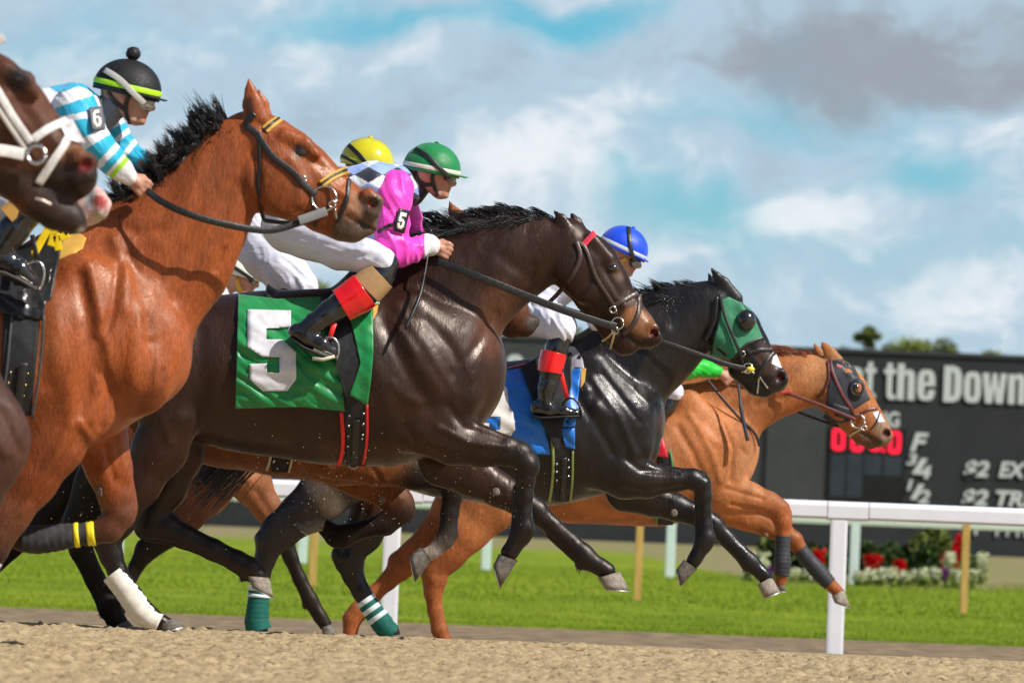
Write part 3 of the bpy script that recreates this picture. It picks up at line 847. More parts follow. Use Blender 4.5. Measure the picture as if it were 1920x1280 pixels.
text('$2', 1802, 945, 28, 50, .035, .22); text('TRI', 1866, 947, 28, 66, .035, .22)
text('I', 1826, 1001, 26, 8, .03, .1); text('I T I I', 1866, 1003, 26, 60, .03, .1)

# ------------------------------------------------------------------ vegetation
def leaf_cloud(n, cx, cy, cz, rx, ry, rz, s, seed, clumps=10, gap=.0):
    r = random.Random(seed); V = []; Fc = []
    cl = []
    for i in range(clumps):
        a = r.uniform(0, 6.28); e = r.uniform(-.9, 1); q = (1 - e * e) ** .5; d = r.uniform(.35, .82)
        cl.append((cx + rx * d * q * math.cos(a), cy + ry * d * q * math.sin(a), cz + rz * d * e, r.uniform(.28, .5)))
    for i in range(n):
        c = cl[r.randrange(clumps)]; v = Vector((r.gauss(0, 1), r.gauss(0, 1), r.gauss(0, 1))); v = v.normalized() * r.random() ** .45
        p = Vector((c[0] + v.x * rx * c[3], c[1] + v.y * ry * c[3], c[2] + v.z * rz * c[3]))
        a = Vector((r.gauss(0, 1), r.gauss(0, 1), r.gauss(0, 1))).normalized() * s * r.uniform(.6, 1.3); b2 = a.cross(Vector((r.gauss(0, 1), r.gauss(0, 1), r.gauss(0, 1)))).normalized() * s * r.uniform(.3, .6)
        o = len(V); V += [p - a, p + b2, p + a, p - b2]; Fc.append((o, o + 1, o + 2, o + 3))
    return V, Fc
fol = mat('foliage', (.12, .15, .035), .7, .2, var=.5, vscale=.6)
fol2 = mat('foliage_light', (.17, .21, .045), .7, .2, var=.5, vscale=.6)
bark = mat('bark', (.12, .09, .06), .9)
YT = 700.0
def tree(px, top, bot, wpx, lb, m, seed, name='tree', n=2600):
    k = F / YT; c = P(px, (top + bot) / 2, YT); rx = wpx / k / 2; rz = (bot - top) / k / 2; gz = 0.2
    r = empty(name, (c.x, YT, gz), lb, 'tree', 'trees beyond the tote board')
    rd = random.Random(seed)
    V, Fc = leaf_cloud(n, c.x, YT, c.z, rx, rx, rz, .33, seed, 14); mesh('crown', V, Fc, m, r, False)
    L = [tube([Vector((c.x + rd.uniform(-.2, .2), YT, gz - .3)), Vector((c.x + .2, YT, (gz + c.z - rz) / 2)), Vector((c.x, YT, c.z))], [.35, .28, .12], 8)]
    for i in range(6):
        a = rd.uniform(0, 6.28); L.append(tube([Vector((c.x, YT, c.z - rz * rd.uniform(.3, 1.3))), Vector((c.x + math.cos(a) * rx * .6, YT + math.sin(a) * rx * .6, c.z + rz * rd.uniform(-.2, .6)))], [.13, .04], 6))
    mesh('trunk', *join_vf(L), bark, r)
tree(1626, 610, 654, 50, 'small round topped tree standing above the tote board', fol, 1, n=1600)
tree(1583, 646, 730, 80, 'low treetop just left of the small round tree', fol2, 2, n=1500)
tree(1718, 632, 740, 150, 'broad treetop right of the small round tree', fol2, 3, n=3000)
tree(1760, 640, 740, 120, 'treetop at the right shoulder of the broad one', fol, 11)
tree(1682, 640, 740, 110, 'treetop at the left shoulder of the broad one', fol, 12)
tree(1540, 650, 740, 120, 'low treetop just behind the hooded chestnut head', fol2, 13)
tree(1834, 644, 750, 150, 'low treetop farthest right above the tote board', fol2, 4)
tree(1662, 644, 730, 80, 'narrow treetop between the round tree and the broad one', fol, 5, n=1500)
tree(1030, 600, 690, 160, 'treetop seen under the chins of the dark horses', fol2, 6, n=3500)
tree(610, 520, 660, 130, 'tall treetop seen between jockey legs above the green cloth', fol2, 7, n=4000)
tree(1490, 652, 700, 70, 'treetop behind the ears of the chestnut horse', fol, 8, n=1500)

# hedge and flowers in front of the board
YF = 90.0
def plant(px, py0, py1, wpx, Y, name, lb, cat, grp, m, seed, n, s=.03, stem=True, fl=None, stretchy=1.0):
    k = F / Y; top = P(px, py0, Y); gz = float(terr(np.array(Y))); cz = (top.z + gz) / 2; rz = max((top.z - gz) / 2, .08); rx = wpx / k / 2
    r = empty(name, (top.x, Y, gz), lb, cat, grp)
    rd = random.Random(seed)
    V, Fc = leaf_cloud(n, top.x, Y, cz, rx * 1.15, rx * .8, rz * 1.15, s, seed, 12); mesh('leaves', V, Fc, m, r, False)
    if fl:
        fm, cnt, fs = fl; V = []; Fc = []
        for i in range(cnt):
            a = rd.uniform(0, 6.28); q = rd.random() ** .5 * .9; p = Vector((top.x + math.cos(a) * rx * q, Y - abs(math.sin(a)) * rx * .8 * q, gz + (top.z - gz) * rd.uniform(.55, 1.05)))
            for j in range(7):
                d = Vector((rd.gauss(0, 1), rd.gauss(0, 1), rd.gauss(0, 1))).normalized(); e = d.cross(Vector((.3, .5, .8))).normalized(); o = len(V)
                V += [p, p + d * fs + e * fs * .4, p + d * fs * 1.3, p + d * fs - e * fs * .4]; Fc.append((o, o + 1, o + 2, o + 3))
        mesh('flowers', V, Fc, fm, r, False)
hedge_m = mat('hedge_leaf', (.04, .075, .015), .6, .3, var=.5, vscale=8)
leaf_m = mat('bed_leaf', (.20, .27, .045), .6, .3, var=.4, vscale=8)
red_m = mat('red_petal', (.72, .01, .03), .6, .2, var=.2); wht_m = mat('white_petal', (.85, .86, .70), .6, .2, var=.1); pur_m = mat('purple_petal', (.30, .05, .40), .6, .2)
HL = ['dark hedge shrub behind the bandaged front leg, second from the left', 'dark hedge shrub in the middle, behind the smaller red clump', 'dark green shrub left of the white rail post, behind the front legs', 'dark hedge shrub right beside the white rail post', 'dark hedge shrub between the two red flower clumps', 'dark hedge shrub at the right end of the low row', 'tall green shrub under the rail beside the wooden stake', 'green shrub farthest left in the flower bed']
for i, (px, a, w) in enumerate(((1488, 1012, 110), (1680, 1020, 110), (1525, 1018, 130), (1640, 1020, 120), (1722, 1022, 110), (1775, 1022, 90), (1758, 986, 74), (1450, 990, 90))):
    plant(px, a, 0, w, 93.5 + (i % 2), 'shrub', HL[i], 'shrub', 'shrubs of the flower bed', hedge_m if i < 6 else fol, 30 + i, 4200, .085)
RL = ['red flower clump nearest the white rail post on its right', 'smaller red flower clump in the middle of the bed', 'low red flower clump beside the wooden stake', 'tallest red flower clump beside the wooden stake', 'red flower clump seen between the chestnut horse and the rail post']
for i, (px, a, w) in enumerate(((1638, 1044, 34), (1685, 1054, 28), (1782, 1040, 36), (1799, 1008, 24), (1532, 1034, 30))):
    plant(px, a, 0, w, 90.5, 'red_flower', RL[i], 'flowers', 'red flowers in the bed', leaf_m, 50 + i, 220, .04, fl=(red_m, 60, .045))
pxs = [1405, 1432, 1465, 1490, 1515, 1545, 1612, 1630, 1650, 1672, 1694, 1712, 1730, 1752, 1780, 1795, 1822, 1842]
order = ['first', 'second', 'third', 'fourth', 'fifth', 'sixth', 'seventh', 'eighth', 'ninth', 'tenth', 'eleventh', 'twelfth', 'thirteenth', 'fourteenth', 'fifteenth', 'sixteenth', 'seventeenth', 'eighteenth']
for i, px in enumerate(pxs):
    tall = i in (0, 1, 14, 17)
    plant(px, 1040 if tall else 1066 + (i * 7 % 9), 0, 24, 88.6 + (i % 3) * .3, 'white_flower', order[i] + ' white flowering plant from the left end of the bed edge', 'flowers', 'white flowers edging the bed', leaf_m, 70 + i, 180, .04, fl=(wht_m, 34, .04))
for px, lb in ((1440, 'purple flower low in the bed beside the dark bandaged hoof'), (1775, 'purple flower at the lawn edge near the wooden stake')):
    plant(px, 1065, 0, 14, 88.2, 'purple_flower', lb, 'flowers', 'purple flowers in the bed', leaf_m, px, 60, .04, fl=(pur_m, 12, .04))
# ------------------------------------------------------------------ horses
def _chain(s, nodes, dy=0.0, k=12, col=None, w=None, op='+', tag_=None, dys=None):
    nn = []
    for i, nd in enumerate(nodes):
        r = nd[2]; lat = nd[3] if len(nd) > 3 and nd[3] else r * (w or 1.0)
        d = dys[i] if dys else dy
        nn.append((np.array(s.pt(nd[0], nd[1], d)), r / s.k, lat / r))
    if len(nn) == 1: nn = nn * 2
    for i, (a, b) in enumerate(zip(nn[:-1], nn[1:])):
        c = col
        if isinstance(col, list): c = (col[i], col[i + 1])
        s.pr.append((a[0], b[0], a[1], b[1], a[2], b[2], k / s.k, c, op, tag_))
Fig.chain = _chain

BLK = (.008, .006, .0055)
hair_b = mat('black_hair', (.008, .007, .007), .34, .5, var=.4, vscale=30)
hoof_m = mat('hoof_horn', (.12, .105, .09), .65, .3, var=.45, vscale=45, bump=.4, bscale=90, dark=((.05, .045, .04), 14, .58))
hoof_p = mat('hoof_pale', (.25, .215, .175), .65, .3, var=.35, vscale=45, bump=.4, bscale=90, dark=((.12, .10, .08), 16, .55))
leather = mat('black_leather', (.016, .015, .015), .38, .5, var=.3, vscale=40, bump=.3, bscale=120)
brownlea = mat('brown_leather', (.055, .030, .024), .42, .5, var=.3, vscale=40)
redlea = mat('oxblood_leather', (.12, .022, .022), .40, .5, var=.3, vscale=40)
whitelea = mat('white_leather', (.70, .68, .66), .5, .4, var=.15, vscale=40, dark=((.42, .36, .30), 25, .6))
steel = mat('steel', (.62, .60, .57), .25, .5, metal=1.0, var=.15, vscale=60)
eye_m = mat('horse_eye', (.012, .007, .005), .06, .8, var=.1, coat=1.0)
def new_horse(Y, px, label, base, name='racehorse'):
    h = Fig(Y); h.base = base
    x = P(px, 985, Y).x
    h.root = empty(name, (x, Y, float(terr(np.array(Y)))), label, 'horse', 'galloping racehorses')
    return h
def hoof(h, cf, cb, toe, heel, dy, m=None, lat=.9, name='hoof'):
    n = 20; V = []; Fc = []
    def rg(a, b, sq=1.0):
        a = h.pt(*a, dy); b = h.pt(*b, dy); c = (a + b) / 2; u = (a - b) / 2; r = u.length * lat * sq; o = []
        for i in range(n):
            an = 2 * math.pi * i / n; ca = math.cos(an); q = ca if ca > -.6 else -.6 - (abs(ca) - .6) * .4
            o.append(c + u * q + Vector((0, r * math.sin(an) * (1 - .12 * ca), 0)))
        return o
    def L(a, b, s): return (a[0] + (b[0] - a[0]) * s, a[1] + (b[1] - a[1]) * s)
    R = [rg(L(cf, toe, .0), L(cb, heel, .0), .90), rg(L(cf, toe, .07), L(cb, heel, .07), 1.0), rg(L(cf, toe, .35), L(cb, heel, .35)), rg(L(cf, toe, .7), L(cb, heel, .7), 1.02), rg(toe, heel, 1.04)]
    for r in R: V += r
    for q in range(4):
        for j in range(n): Fc.append((q * n + j, q * n + (j + 1) % n, (q + 1) * n + (j + 1) % n, (q + 1) * n + j))
    Fc.append(tuple(range(n)))
    # sole: rim, then recessed, shoe edge
    top = rg(toe, heel, 1.0); c = sum(top, Vector()) / n
    ax = (h.pt(*toe, dy) - h.pt(*cf, dy)).normalized()
    ins = [v.lerp(c, .22) for v in top]; dp = [v.lerp(c, .30) - ax * .006 for v in top]
    b0 = 4 * n; V += ins; V += dp
    for q in (0, 1):
        for j in range(n): Fc.append((b0 + q * n + j, b0 + q * n + (j + 1) % n, b0 + (q + 1) * n + (j + 1) % n, b0 + (q + 1) * n + j))
    Fc.append(tuple(b0 + 2 * n + j for j in range(n))[::-1])
    ob = mesh(name, V, Fc, m or hoof_m, h.root, True)
    V2 = []; F2 = []
    o1 = [v + ax * .006 for v in rg(toe, heel, 1.03)]; i1 = [v.lerp(c, .26) + ax * .006 for v in top]; o0 = [v + ax * .0004 for v in rg(toe, heel, 1.03)]; i0 = [v.lerp(c, .26) + ax * .0004 for v in top]
    for l in (o0, o1, i1, i0): V2 += l
    for q in range(4):
        for j in range(n): F2.append((q * n + j, q * n + (j + 1) % n, ((q + 1) % 4) * n + (j + 1) % n, ((q + 1) % 4) * n + j))
    mesh('horseshoe', V2, F2, mat('shoe_metal', (.45, .44, .42), .45, .5, metal=1.0, var=.3, vscale=60), ob, False)
    return ob
def knee(h, x, y, r, ang, dy, col=BLK, lat=.8):
    """carpal knobs round a knee; ang: direction the front of the joint faces (image degrees, y down)"""
    a = math.radians(ang); f = (math.cos(a), math.sin(a)); n = (-f[1], f[0])
    for u, v, q in ((.55, -.45, .55), (.60, .35, .52), (-.75, .10, .42), (.1, -.9, .5), (.1, .85, .45)):
        h.chain([(x + r * (u * f[0] + v * n[0]), y + r * (u * f[1] + v * n[1]), r * q, r * q * lat)], dy=dy, k=2.5, col=col)
    for sg in (-1, 1): h.chain([(x, y, r * .5, r * .3)], dy=dy + sg * r * .62 / h.k, k=3, col=col)
def fetlock(h, x, y, r, ang, dy, col=BLK):
    a = math.radians(ang); b = (math.cos(a), math.sin(a))
    h.chain([(x + r * .75 * b[0], y + r * .75 * b[1], r * .55, r * .45)], dy=dy, k=2.5, col=col)
    for sg in (-1, 1): h.chain([(x, y, r * .5, r * .3)], dy=dy + sg * r * .60 / h.k, k=3, col=col)
    h.feath = getattr(h, 'feath', []) + [(x + r * b[0], y + r * b[1], r, a, dy)]
def feathers(h, m):
    rt = random.Random(7)
    for x, y, r, a, dy in getattr(h, 'feath', []):
        roots = []
        for i in range(40):
            p = Vector(h.pt(x - math.cos(a) * r * .25 + rt.gauss(0, r * .15), y - math.sin(a) * r * .25 + rt.gauss(0, r * .2), dy + rt.gauss(0, .006)))
            an = a + rt.gauss(.2, .5); L_ = rt.uniform(.010, .024)
            roots.append((p, p + Vector((math.cos(an) * L_, rt.gauss(0, .006), -math.sin(an) * L_ - .006)), Vector((0, 0, -.002))))
        hairs('fetlock_hair', roots, m, h.root, seg=3, w=.003)
def finish_horse(h, vox, cm, rel=(), paints=(), tagname='body'):
    V, Q = build_sdf(h.pr, vox)
    N = vnormals(V, Q); V = relief(V, N, h, rel)
    c = prim_colors(V, h.pr, h.base); c = paint(V, c, h, paints)
    me = fast_mesh('body', V, Q, c); me.materials.append(cm)
    o = link('body', me, cm, h.root); h.body = o
    h.bvh = BVHTree.FromPolygons([tuple(v) for v in V], Q.tolist())
    feathers(h, hair_b)
    return o
def eye(h, x, y, r, lidcol=None, sink=.45):
    q = hit(h, x, y); R = r / h.k
    yy = q[0].y if q else h.Y - .08
    for s_ in (0, 1):
        y2 = yy + R * sink if s_ == 0 else 2 * h.Y - yy - R * sink
        bm = bmesh.new(); bmesh.ops.create_uvsphere(bm, u_segments=20, v_segments=12, radius=R)
        bmesh.ops.scale(bm, vec=(1.15, .8, .85), verts=bm.verts); bmesh.ops.translate(bm, vec=P(x, y, y2), verts=bm.verts)
        bmobj('eye', bm, eye_m, h.root, True)
def lid(h, x, y, r, ang=.6):
    """rim and brow over the eye, part of the body"""
    pts = []
    for a in range(-10, 200, 30):
        an = math.radians(a); pts.append((x + math.cos(an) * r * 1.35 , y - math.sin(an) * r * 1.1))
    h.both([(p[0], p[1], r * .34) for p in pts], dy=h.eyedy, k=5)
def mane(h, crest, n, ln, wd, m, dirv, jit=.5, name='mane', ysp=.03, bend=.02, seed=1, w=.0045, back=0.0, tuft=0):
    """crest polyline in image units; hair length ln (m) varying; dirv (x,z) main lay"""
    r = random.Random(seed); roots = []
    cr = resample(crest, 200)
    px_len = sum(math.hypot(a[0] - b_[0], a[1] - b_[1]) for a, b_ in zip(cr[:-1], cr[1:])); nc = max(int(px_len / 4.2), 8)
    cl_ = []
    for i in range(nc):
        s = (i + r.random()) / nc; q = cr[min(int(s * 199), 198)]; y = h.Y + r.gauss(0, ysp * .5)
        l = ln * (.55 + .75 * r.random()); d = Vector((dirv[0] + r.gauss(0, jit * .55), r.gauss(0, .16) + back, dirv[1] + r.gauss(0, jit * .45))).normalized()
        cl_.append((s, y, l, P(q[0], q[1], y) + d * l, Vector((r.gauss(0, .4), r.gauss(0, .3) + back * .3, 1 + r.gauss(0, .6))) * bend))
    for i in range(int(n * .8)):
        c = cl_[r.randrange(nc)]; s = min(max(c[0] + r.gauss(0, .9 / nc), 0), .995); q = cr[int(s * 199)]
        a = P(q[0] + r.uniform(-2, 2), q[1] + r.uniform(0, 4), c[1] + r.gauss(0, .010)); e = c[3] + Vector((r.gauss(0, 1), r.gauss(0, 1), r.gauss(0, 1))) * ln * .055
        e = a + (e - a) * r.uniform(.65, 1.05); roots.append((a, e, c[4] + Vector((r.gauss(0, .004), r.gauss(0, .004), r.gauss(0, .004)))))
    for i in range(int(n * .2)):
        s = r.random(); q = cr[int(s * 199)]; l = ln * (.5 + .8 * r.random())
        if tuft: l *= .55 + .75 * abs(mnoise.noise(Vector((s * tuft, seed * 3.7, 0)))) * 2
        y = h.Y + r.gauss(0, ysp * .5)
        a = P(q[0] + r.uniform(-2, 2), q[1] + r.uniform(0, 4), y)
        cl = mnoise.noise(Vector((s * 60, seed, 0))) * jit
        d = Vector((dirv[0] + cl + r.gauss(0, jit * .25), -.05 + r.gauss(0, .18) + back, dirv[1] + r.gauss(0, jit * .2) - cl * .3)).normalized()
        b = Vector((r.gauss(0, .3), r.gauss(0, .3) + back * .3, 1 + r.gauss(0, .4))) * bend
        roots.append((a, a + d * l, b))
    return hairs(name, roots, m, h.root, w=w)
hair_c = mat('chestnut_hair', (.20, .060, .022), .4, .4, var=.4, vscale=30)
def band(h, nodes, m, dy, inf=2.0, stripes=(), name='leg_bandage', w=1.0, label=None, flut=.5, srib=None, parent=None):
    """bandage wrapped round a limb along nodes (px,py,r)"""
    P2 = resample([(a[0], a[1]) for a in nodes], 28); rr = np.interp(np.linspace(0, 1, 29), np.linspace(0, 1, len(nodes)), [a[2] for a in nodes])
    pts = [h.pt(q[0], q[1], dy) for q in P2]
    rad = [(r + inf + flut * math.sin(i * 2.1)) / h.k for i, r in enumerate(rr)]
    ob = tube_obj(name, pts, rad, m, parent or h.root, 24, [w] * 29, label)
    for a, b, sm in stripes:
        i0 = int(a * 28); i1 = max(int(b * 28), i0 + 2)
        tube_obj('stripe', pts[i0:i1 + 1], [r + .0022 for r in rad[i0:i1 + 1]], sm, ob, 24, [w] * (i1 - i0 + 1))
    return ob

# ================================================================== the dark bay with the green number cloth (centre)
DB = (.026, .0105, .0065); DB2 = (.023, .0075, .0045)
H5 = new_horse(24.8, 640, 'dark brown racehorse with green number 5 cloth, black mane and red edged girth', DB)
h = H5; h.eyedy = .085
h.chain([(285, 690, 105, 88), (350, 685, 120, 112), (440, 697, 138, 122), (520, 700, 148, 128), (620, 706, 157, 128), (720, 700, 166, 124), (800, 690, 150, 112), (842, 686, 78, 84)], k=34)
h.chain([(705, 560, 38, 26), (770, 548, 44, 28)], k=50)                                   # withers
h.both([(770, 590, 40, 22), (840, 700, 52, 26), (856, 745, 42, 24)], dy=.17, k=26)         # shoulder blade to its point
h.both([(780, 740, 62, 30), (830, 800, 50, 26)], dy=.17, k=24)                             # triceps
h.both([(852, 690, 55, 32), (862, 768, 42, 28)], dy=.09, k=20)                             # breast
h.chain([(790, 600, 128, 62), (850, 548, 112, 54), (915, 508, 92, 46), (975, 482, 74, 40), (1030, 466, 55, 36), (1060, 460, 42, 34)], k=22)
h.chain([(880, 470, 48, 22), (950, 448, 40, 20), (1010, 442, 26, 20)], k=22)                  # crest
# head
h.chain([(1066, 448, 38, 34), (1098, 500, 60, 40), (1128, 540, 53, 34), (1160, 580, 41, 27), (1190, 612, 34, 25), (1212, 628, 27, 23)], k=14)
h.both([(1075, 500, 40, 16), (1098, 540, 30, 14)], dy=.065, k=12)                           # cheek
h.both([(1110, 452, 15, 10), (1140, 486, 13, 9), (1150, 500, 9, 8)], dy=.062, k=7)             # brow and cheek bone
h.both([(1135, 525, 8, 6), (1170, 575, 7, 6)], dy=.062, k=8)
h.chain([(1110, 560, 30, 26), (1150, 618, 24, 20), (1172, 644, 22, 19), (1180, 646, 16, 15)], k=9)
h.both([(1223, 616, 13, 10), (1228, 634, 13, 10), (1218, 640, 12, 9)], dy=.040, k=6)
h.both([(1226, 624, 10, 18)], dy=.078, k=1.5, op='-', col=None)
h.chain([(1066, 436, 16, 9), (1052, 412, 12, 6), (1040, 396, 3, 2)], dy=-.055, k=4); h.chain([(1088, 438, 16, 9), (1080, 418, 12, 6), (1072, 401, 4, 2)], dy=.05, k=4)
# forelegs
def L5(nodes, dy, col, k=10, **kw): h.chain(nodes, dy=dy, k=k, col=col, **kw)
L5([(790, 790, 62, 34), (850, 822, 47, 30), (905, 838, 36, 24), (950, 846, 25, 19), (974, 852, 24, 20)], -.16, [DB, DB, DB2, BLK, BLK], 14)
L5([(900, 818, 20, 14), (955, 832, 12, 12)], -.17, DB2, 8)
L5([(974, 852, 24, 20), (988, 872, 21, 20), (986, 900, 17, 15), (985, 930, 14, 13), (983, 965, 14, 13), (981, 990, 21, 17), (975, 1004, 20, 16), (962, 1026, 15, 14), (955, 1036, 17, 15)], -.16, BLK, 7)
L5([(1000, 858, 9, 8), (1003, 880, 8, 8)], -.16, BLK, 6)
L5([(968, 915, 7, 6), (966, 980, 8, 7)], -.16, BLK, 6)
L5([(840, 860, 58, 30), (890, 892, 40, 26), (935, 918, 31, 22), (978, 942, 27, 20)], .14, [DB, DB, DB2, BLK], 12)
L5([(978, 942, 27, 20), (1003, 958, 24, 19), (1035, 985, 17, 14), (1068, 1013, 16, 13), (1092, 1038, 20, 16), (1100, 1048, 20, 16), (1125, 1062, 16, 14), (1138, 1070, 17, 15)], .14, BLK, 7)
L5([(1030, 1003, 7, 6), (1075, 1042, 8, 7)], .14, BLK, 6)
# hind legs
L5([(300, 720, 92, 46), (322, 780, 50, 36), (300, 840, 50, 32), (262, 910, 36, 26), (225, 975, 27, 22), (200, 1008, 27, 20)], -.17, [DB, DB, DB2, DB2, BLK, BLK], 18)
L5([(186, 1000, 17, 13), (200, 1012, 26, 19), (208, 1040, 22, 17), (220, 1070, 18, 15), (250, 1115, 17, 15), (276, 1152, 20, 16), (300, 1166, 15, 14), (312, 1172, 16, 14)], -.17, BLK, 7)
L5([(330, 770, 70, 40), (335, 850, 46, 30), (315, 915, 34, 25), (285, 965, 27, 21), (282, 985, 28, 20)], .13, [DB, DB2, DB2, BLK, BLK], 16)
L5([(278, 985, 28, 20), (310, 988, 29, 20), (345, 1005, 23, 17), (400, 1030, 20, 16), (445, 1052, 20, 16), (468, 1066, 22, 17), (482, 1076, 19, 16)], .13, BLK, 8)
knee(h, 982, 862, 21, -30, -.16); knee(h, 992, 952, 21, -60, .14); fetlock(h, 979, 998, 18, 175, -.16); fetlock(h, 1094, 1046, 18, 120, .14); fetlock(h, 272, 1150, 18, 160, -.17); fetlock(h, 462, 1066, 18, 110, .13)
knee(h, 200, 1004, 24, 160, -.17); knee(h, 282, 984, 25, 150, .13)
tan5 = (.20, .085, .035)
rel5 = [([(745, 575), (800, 650), (850, 735)], 10.3, 2.8), ([(720, 600), (760, 690), (800, 760)], 13.8, -4.8), ([(800, 600), (845, 650), (880, 720)], 10.3, -3.6),
        ([(690, 600), (700, 680), (740, 780)], 18.4, 3.0), ([(770, 640), (790, 680)], 18.4, 3.2), ([(840, 760), (870, 800), (940, 822)], 8.0, -3.2), ([(820, 800), (880, 830), (950, 838)], 6.9, 3.0),
        ([(855, 700), (900, 640), (930, 590)], 10.3, -3.2), ([(870, 620), (905, 570), (960, 520)], 16.1, 2.8), ([(866, 690), (888, 730), (880, 780)], 11.5, 3.2), ([(800, 700), (830, 740)], 13.8, 3.6),
        ([(940, 480), (990, 520)], 13.8, -3.0), ([(1000, 500), (985, 560), (960, 610)], 9.2, -3.2), ([(760, 800), (800, 850), (860, 865)], 10.3, -2.8),
        ([(330, 640), (345, 720), (340, 780)], 16.1, 3.2), ([(375, 620), (380, 760)], 16.1, -3.2), ([(300, 780), (320, 830)], 10.3, 2.8),
        ([(960, 880), (958, 980)], 4.0, -2.0), ([(1110, 520), (1080, 560)], 8.0, -3.0), ([(1130, 500), (1165, 560)], 5.8, -2.5), ([(1160, 620), (1195, 640), (1210, 650)], 3.4, -2.8),
        ([(735, 720), (760, 745), (790, 755)], 10.3, 2.8), ([(750, 620), (775, 660)], 9.2, 3.0), ([(300, 900), (250, 960)], 5.8, -3.0)]
rel5 += [([(520 + i * 26, 775 + i * 3), (505 + i * 26, 830)], 8, 1.6) for i in range(6)]
mat5 = coat_mat('coat_dark', .35, .38, 0.0, .05, (1, .86, .78), .0075)
finish_horse(h, .0082, mat5, rel5, [([(1190, 598), (1208, 608)], 17, 14, tan5), ([(1195, 640)], 6, 12, (.09, .045, .03)), ([(1226, 624)], 6, 3, (.10, .008, .009)), ([(1160, 622), (1205, 646)], 2, 3, (.01, .006, .005)), ([(1150, 500), (1160, 520)], 4, 10, (.085, .045, .028)), ([(935, 560), (920, 640)], 12, 40, (.075, .030, .016)), ([(620, 850), (820, 850)], 10, 26, (.035, .014, .008))])  # dark mouth line: shade of the crease painted into the coat
eye(h, 1148, 502, 9)
hoof(h, (971, 1050), (930, 1036), (938, 1102), (924, 1052), -.16)
hoof(h, (1162, 1070), (1114, 1084), (1180, 1106), (1128, 1104), .14, hoof_p)
hoof(h, (326, 1158), (296, 1172), (346, 1173), (300, 1186), -.17)
hoof(h, (505, 1082), (458, 1078), (513, 1120), (466, 1096), .13, hoof_p)
mane(h, [(800, 474), (845, 452), (890, 418), (950, 404), (1010, 410), (1050, 420)], 3600, .11, .02, hair_b, (-.92, .28), .22, seed=5, bend=.014, tuft=14, w=.0027)
mane(h, [(790, 470), (830, 450), (900, 428), (960, 415), (1030, 412)], 2400, .17, .02, hair_b, (-.88, -.22), .18, seed=6, back=-.28, bend=.02, w=.0027)
tubers = [((925, 920), 10, 7, 'far'),]
def callus(h, x, y, dy, rx=6, ry=9):
    bm = bmesh.new(); bmesh.ops.create_icosphere(bm, subdivisions=2, radius=1.0)
    for v in bm.verts: v.co = Vector((v.co.x * rx / h.k, v.co.y * .006, v.co.z * ry / h.k)) * (1 + .15 * mnoise.noise(v.co * 3))
    q = hit(h, x, y); c = Vector(P(x, y, q[0].y - .001)) if q else h.pt(x, y, dy); bmesh.ops.translate(bm, vec=c, verts=bm.verts)
    bmobj('leg_callus', bm, mat('callus', (.17, .145, .12), .9, .1, var=.4, vscale=80), h.root, True)
callus(h, 930, 922, .1, 8, 8)
# bandage on the near hind cannon
bw = mat('bandage_white', (.66, .63, .56), .8, .2, var=.12, vscale=30, bump=.3, bscale=90, sheen=.1)
band(h, [(212, 1086 - 12, 19), (238, 1108, 19), (262, 1142, 20), (282, 1160, 19), (299, 1168, 15)], bw, -.17, 3.5, label='white bandage round the hind cannon')

# ---- tack helpers
def bridle(h, lea, cheek, throat, nose=None, brow=None, ring_c=None, ring_r=12, ringdy=.085, extra=(), wcheek=8, wthroat=6, crown=None, browm=None, rr_=1.6, browstrap=None, name='bridle', soff=.005):
    lines = [cheek]
    if crown: lines.append(crown)
    b = strap(h, name, lines, wcheek, lea, h.root, off=soff)
    if throat: strap(h, 'throat_lash', [throat], wthroat, lea, b, off=soff)
    if nose: strap(h, 'noseband', nose, wthroat + 1, lea, b)
    if browstrap: strap(h, 'browband', [browstrap], browm[1], browm[0], b)
    for e in extra: strap(h, e[0], [e[1]], e[2], e[3], b)
    if ring_c: ring(h, 'bit_ring', ring_c[0], ring_c[1], ring_r, rr_, steel, b, -ringdy)
    return b
def reins(h, lines, width, m, parent=None, name='reins', thick=.006, mirrored=False, off=.02, n=10):
    L = []
    for pts in lines:
        p3, n3 = lay(h, pts, off, n); v, f = ribbon(p3, n3, width / h.k, thick); L.append((v, f))
        if mirrored: L.append((mirror(h, v), [q[::-1] for q in f]))
    V, Fc = join_vf(L); return mesh(name, V, Fc, m, parent or h.root)
pinkm = mat('pink_browband', (.75, .05, .10), .35, .5, var=.3, vscale=90)
br = bridle(h, brownlea, [(1079, 452), (1098, 466), (1118, 520), (1148, 568), (1156, 590)], [(1080, 452), (1088, 480), (1076, 512), (1048, 548), (1030, 566)],
       nose=[[(1152, 572), (1175, 560), (1196, 549)], [(1198, 552), (1200, 575), (1190, 605), (1168, 628)]], ring_c=(1158, 606), ring_r=11, wcheek=7, wthroat=8,
       browstrap=[(1094, 460), (1104, 448), (1116, 436)], browm=(pinkm, 11))
ring(h, 'buckle', 1148, 583, 6, 1.6, steel, br, .085)
ring(h, 'bit_link', 1152, 622, 6, 1.6, steel, br, .08)
r5 = reins(h, [[(820, 490, -.16), (900, 520, -.19), (980, 552, -.17), (1060, 583, -.15), (1130, 606, -.11), (1156, 612, -.09)]], 14, leather)
reins(h, [[(820, 484, -.03), (840, 487, .1), (900, 520, .17), (1000, 560, .15), (1156, 610, .09)]], 11, brownlea)
strap(h, 'tongue_tie', [[(1152, 620), (1140, 632), (1128, 640)], [(1152, 622), (1148, 640), (1144, 655)]], 4, mat('tie_cloth', (.55, .42, .20), .8), br, mirrored=False)

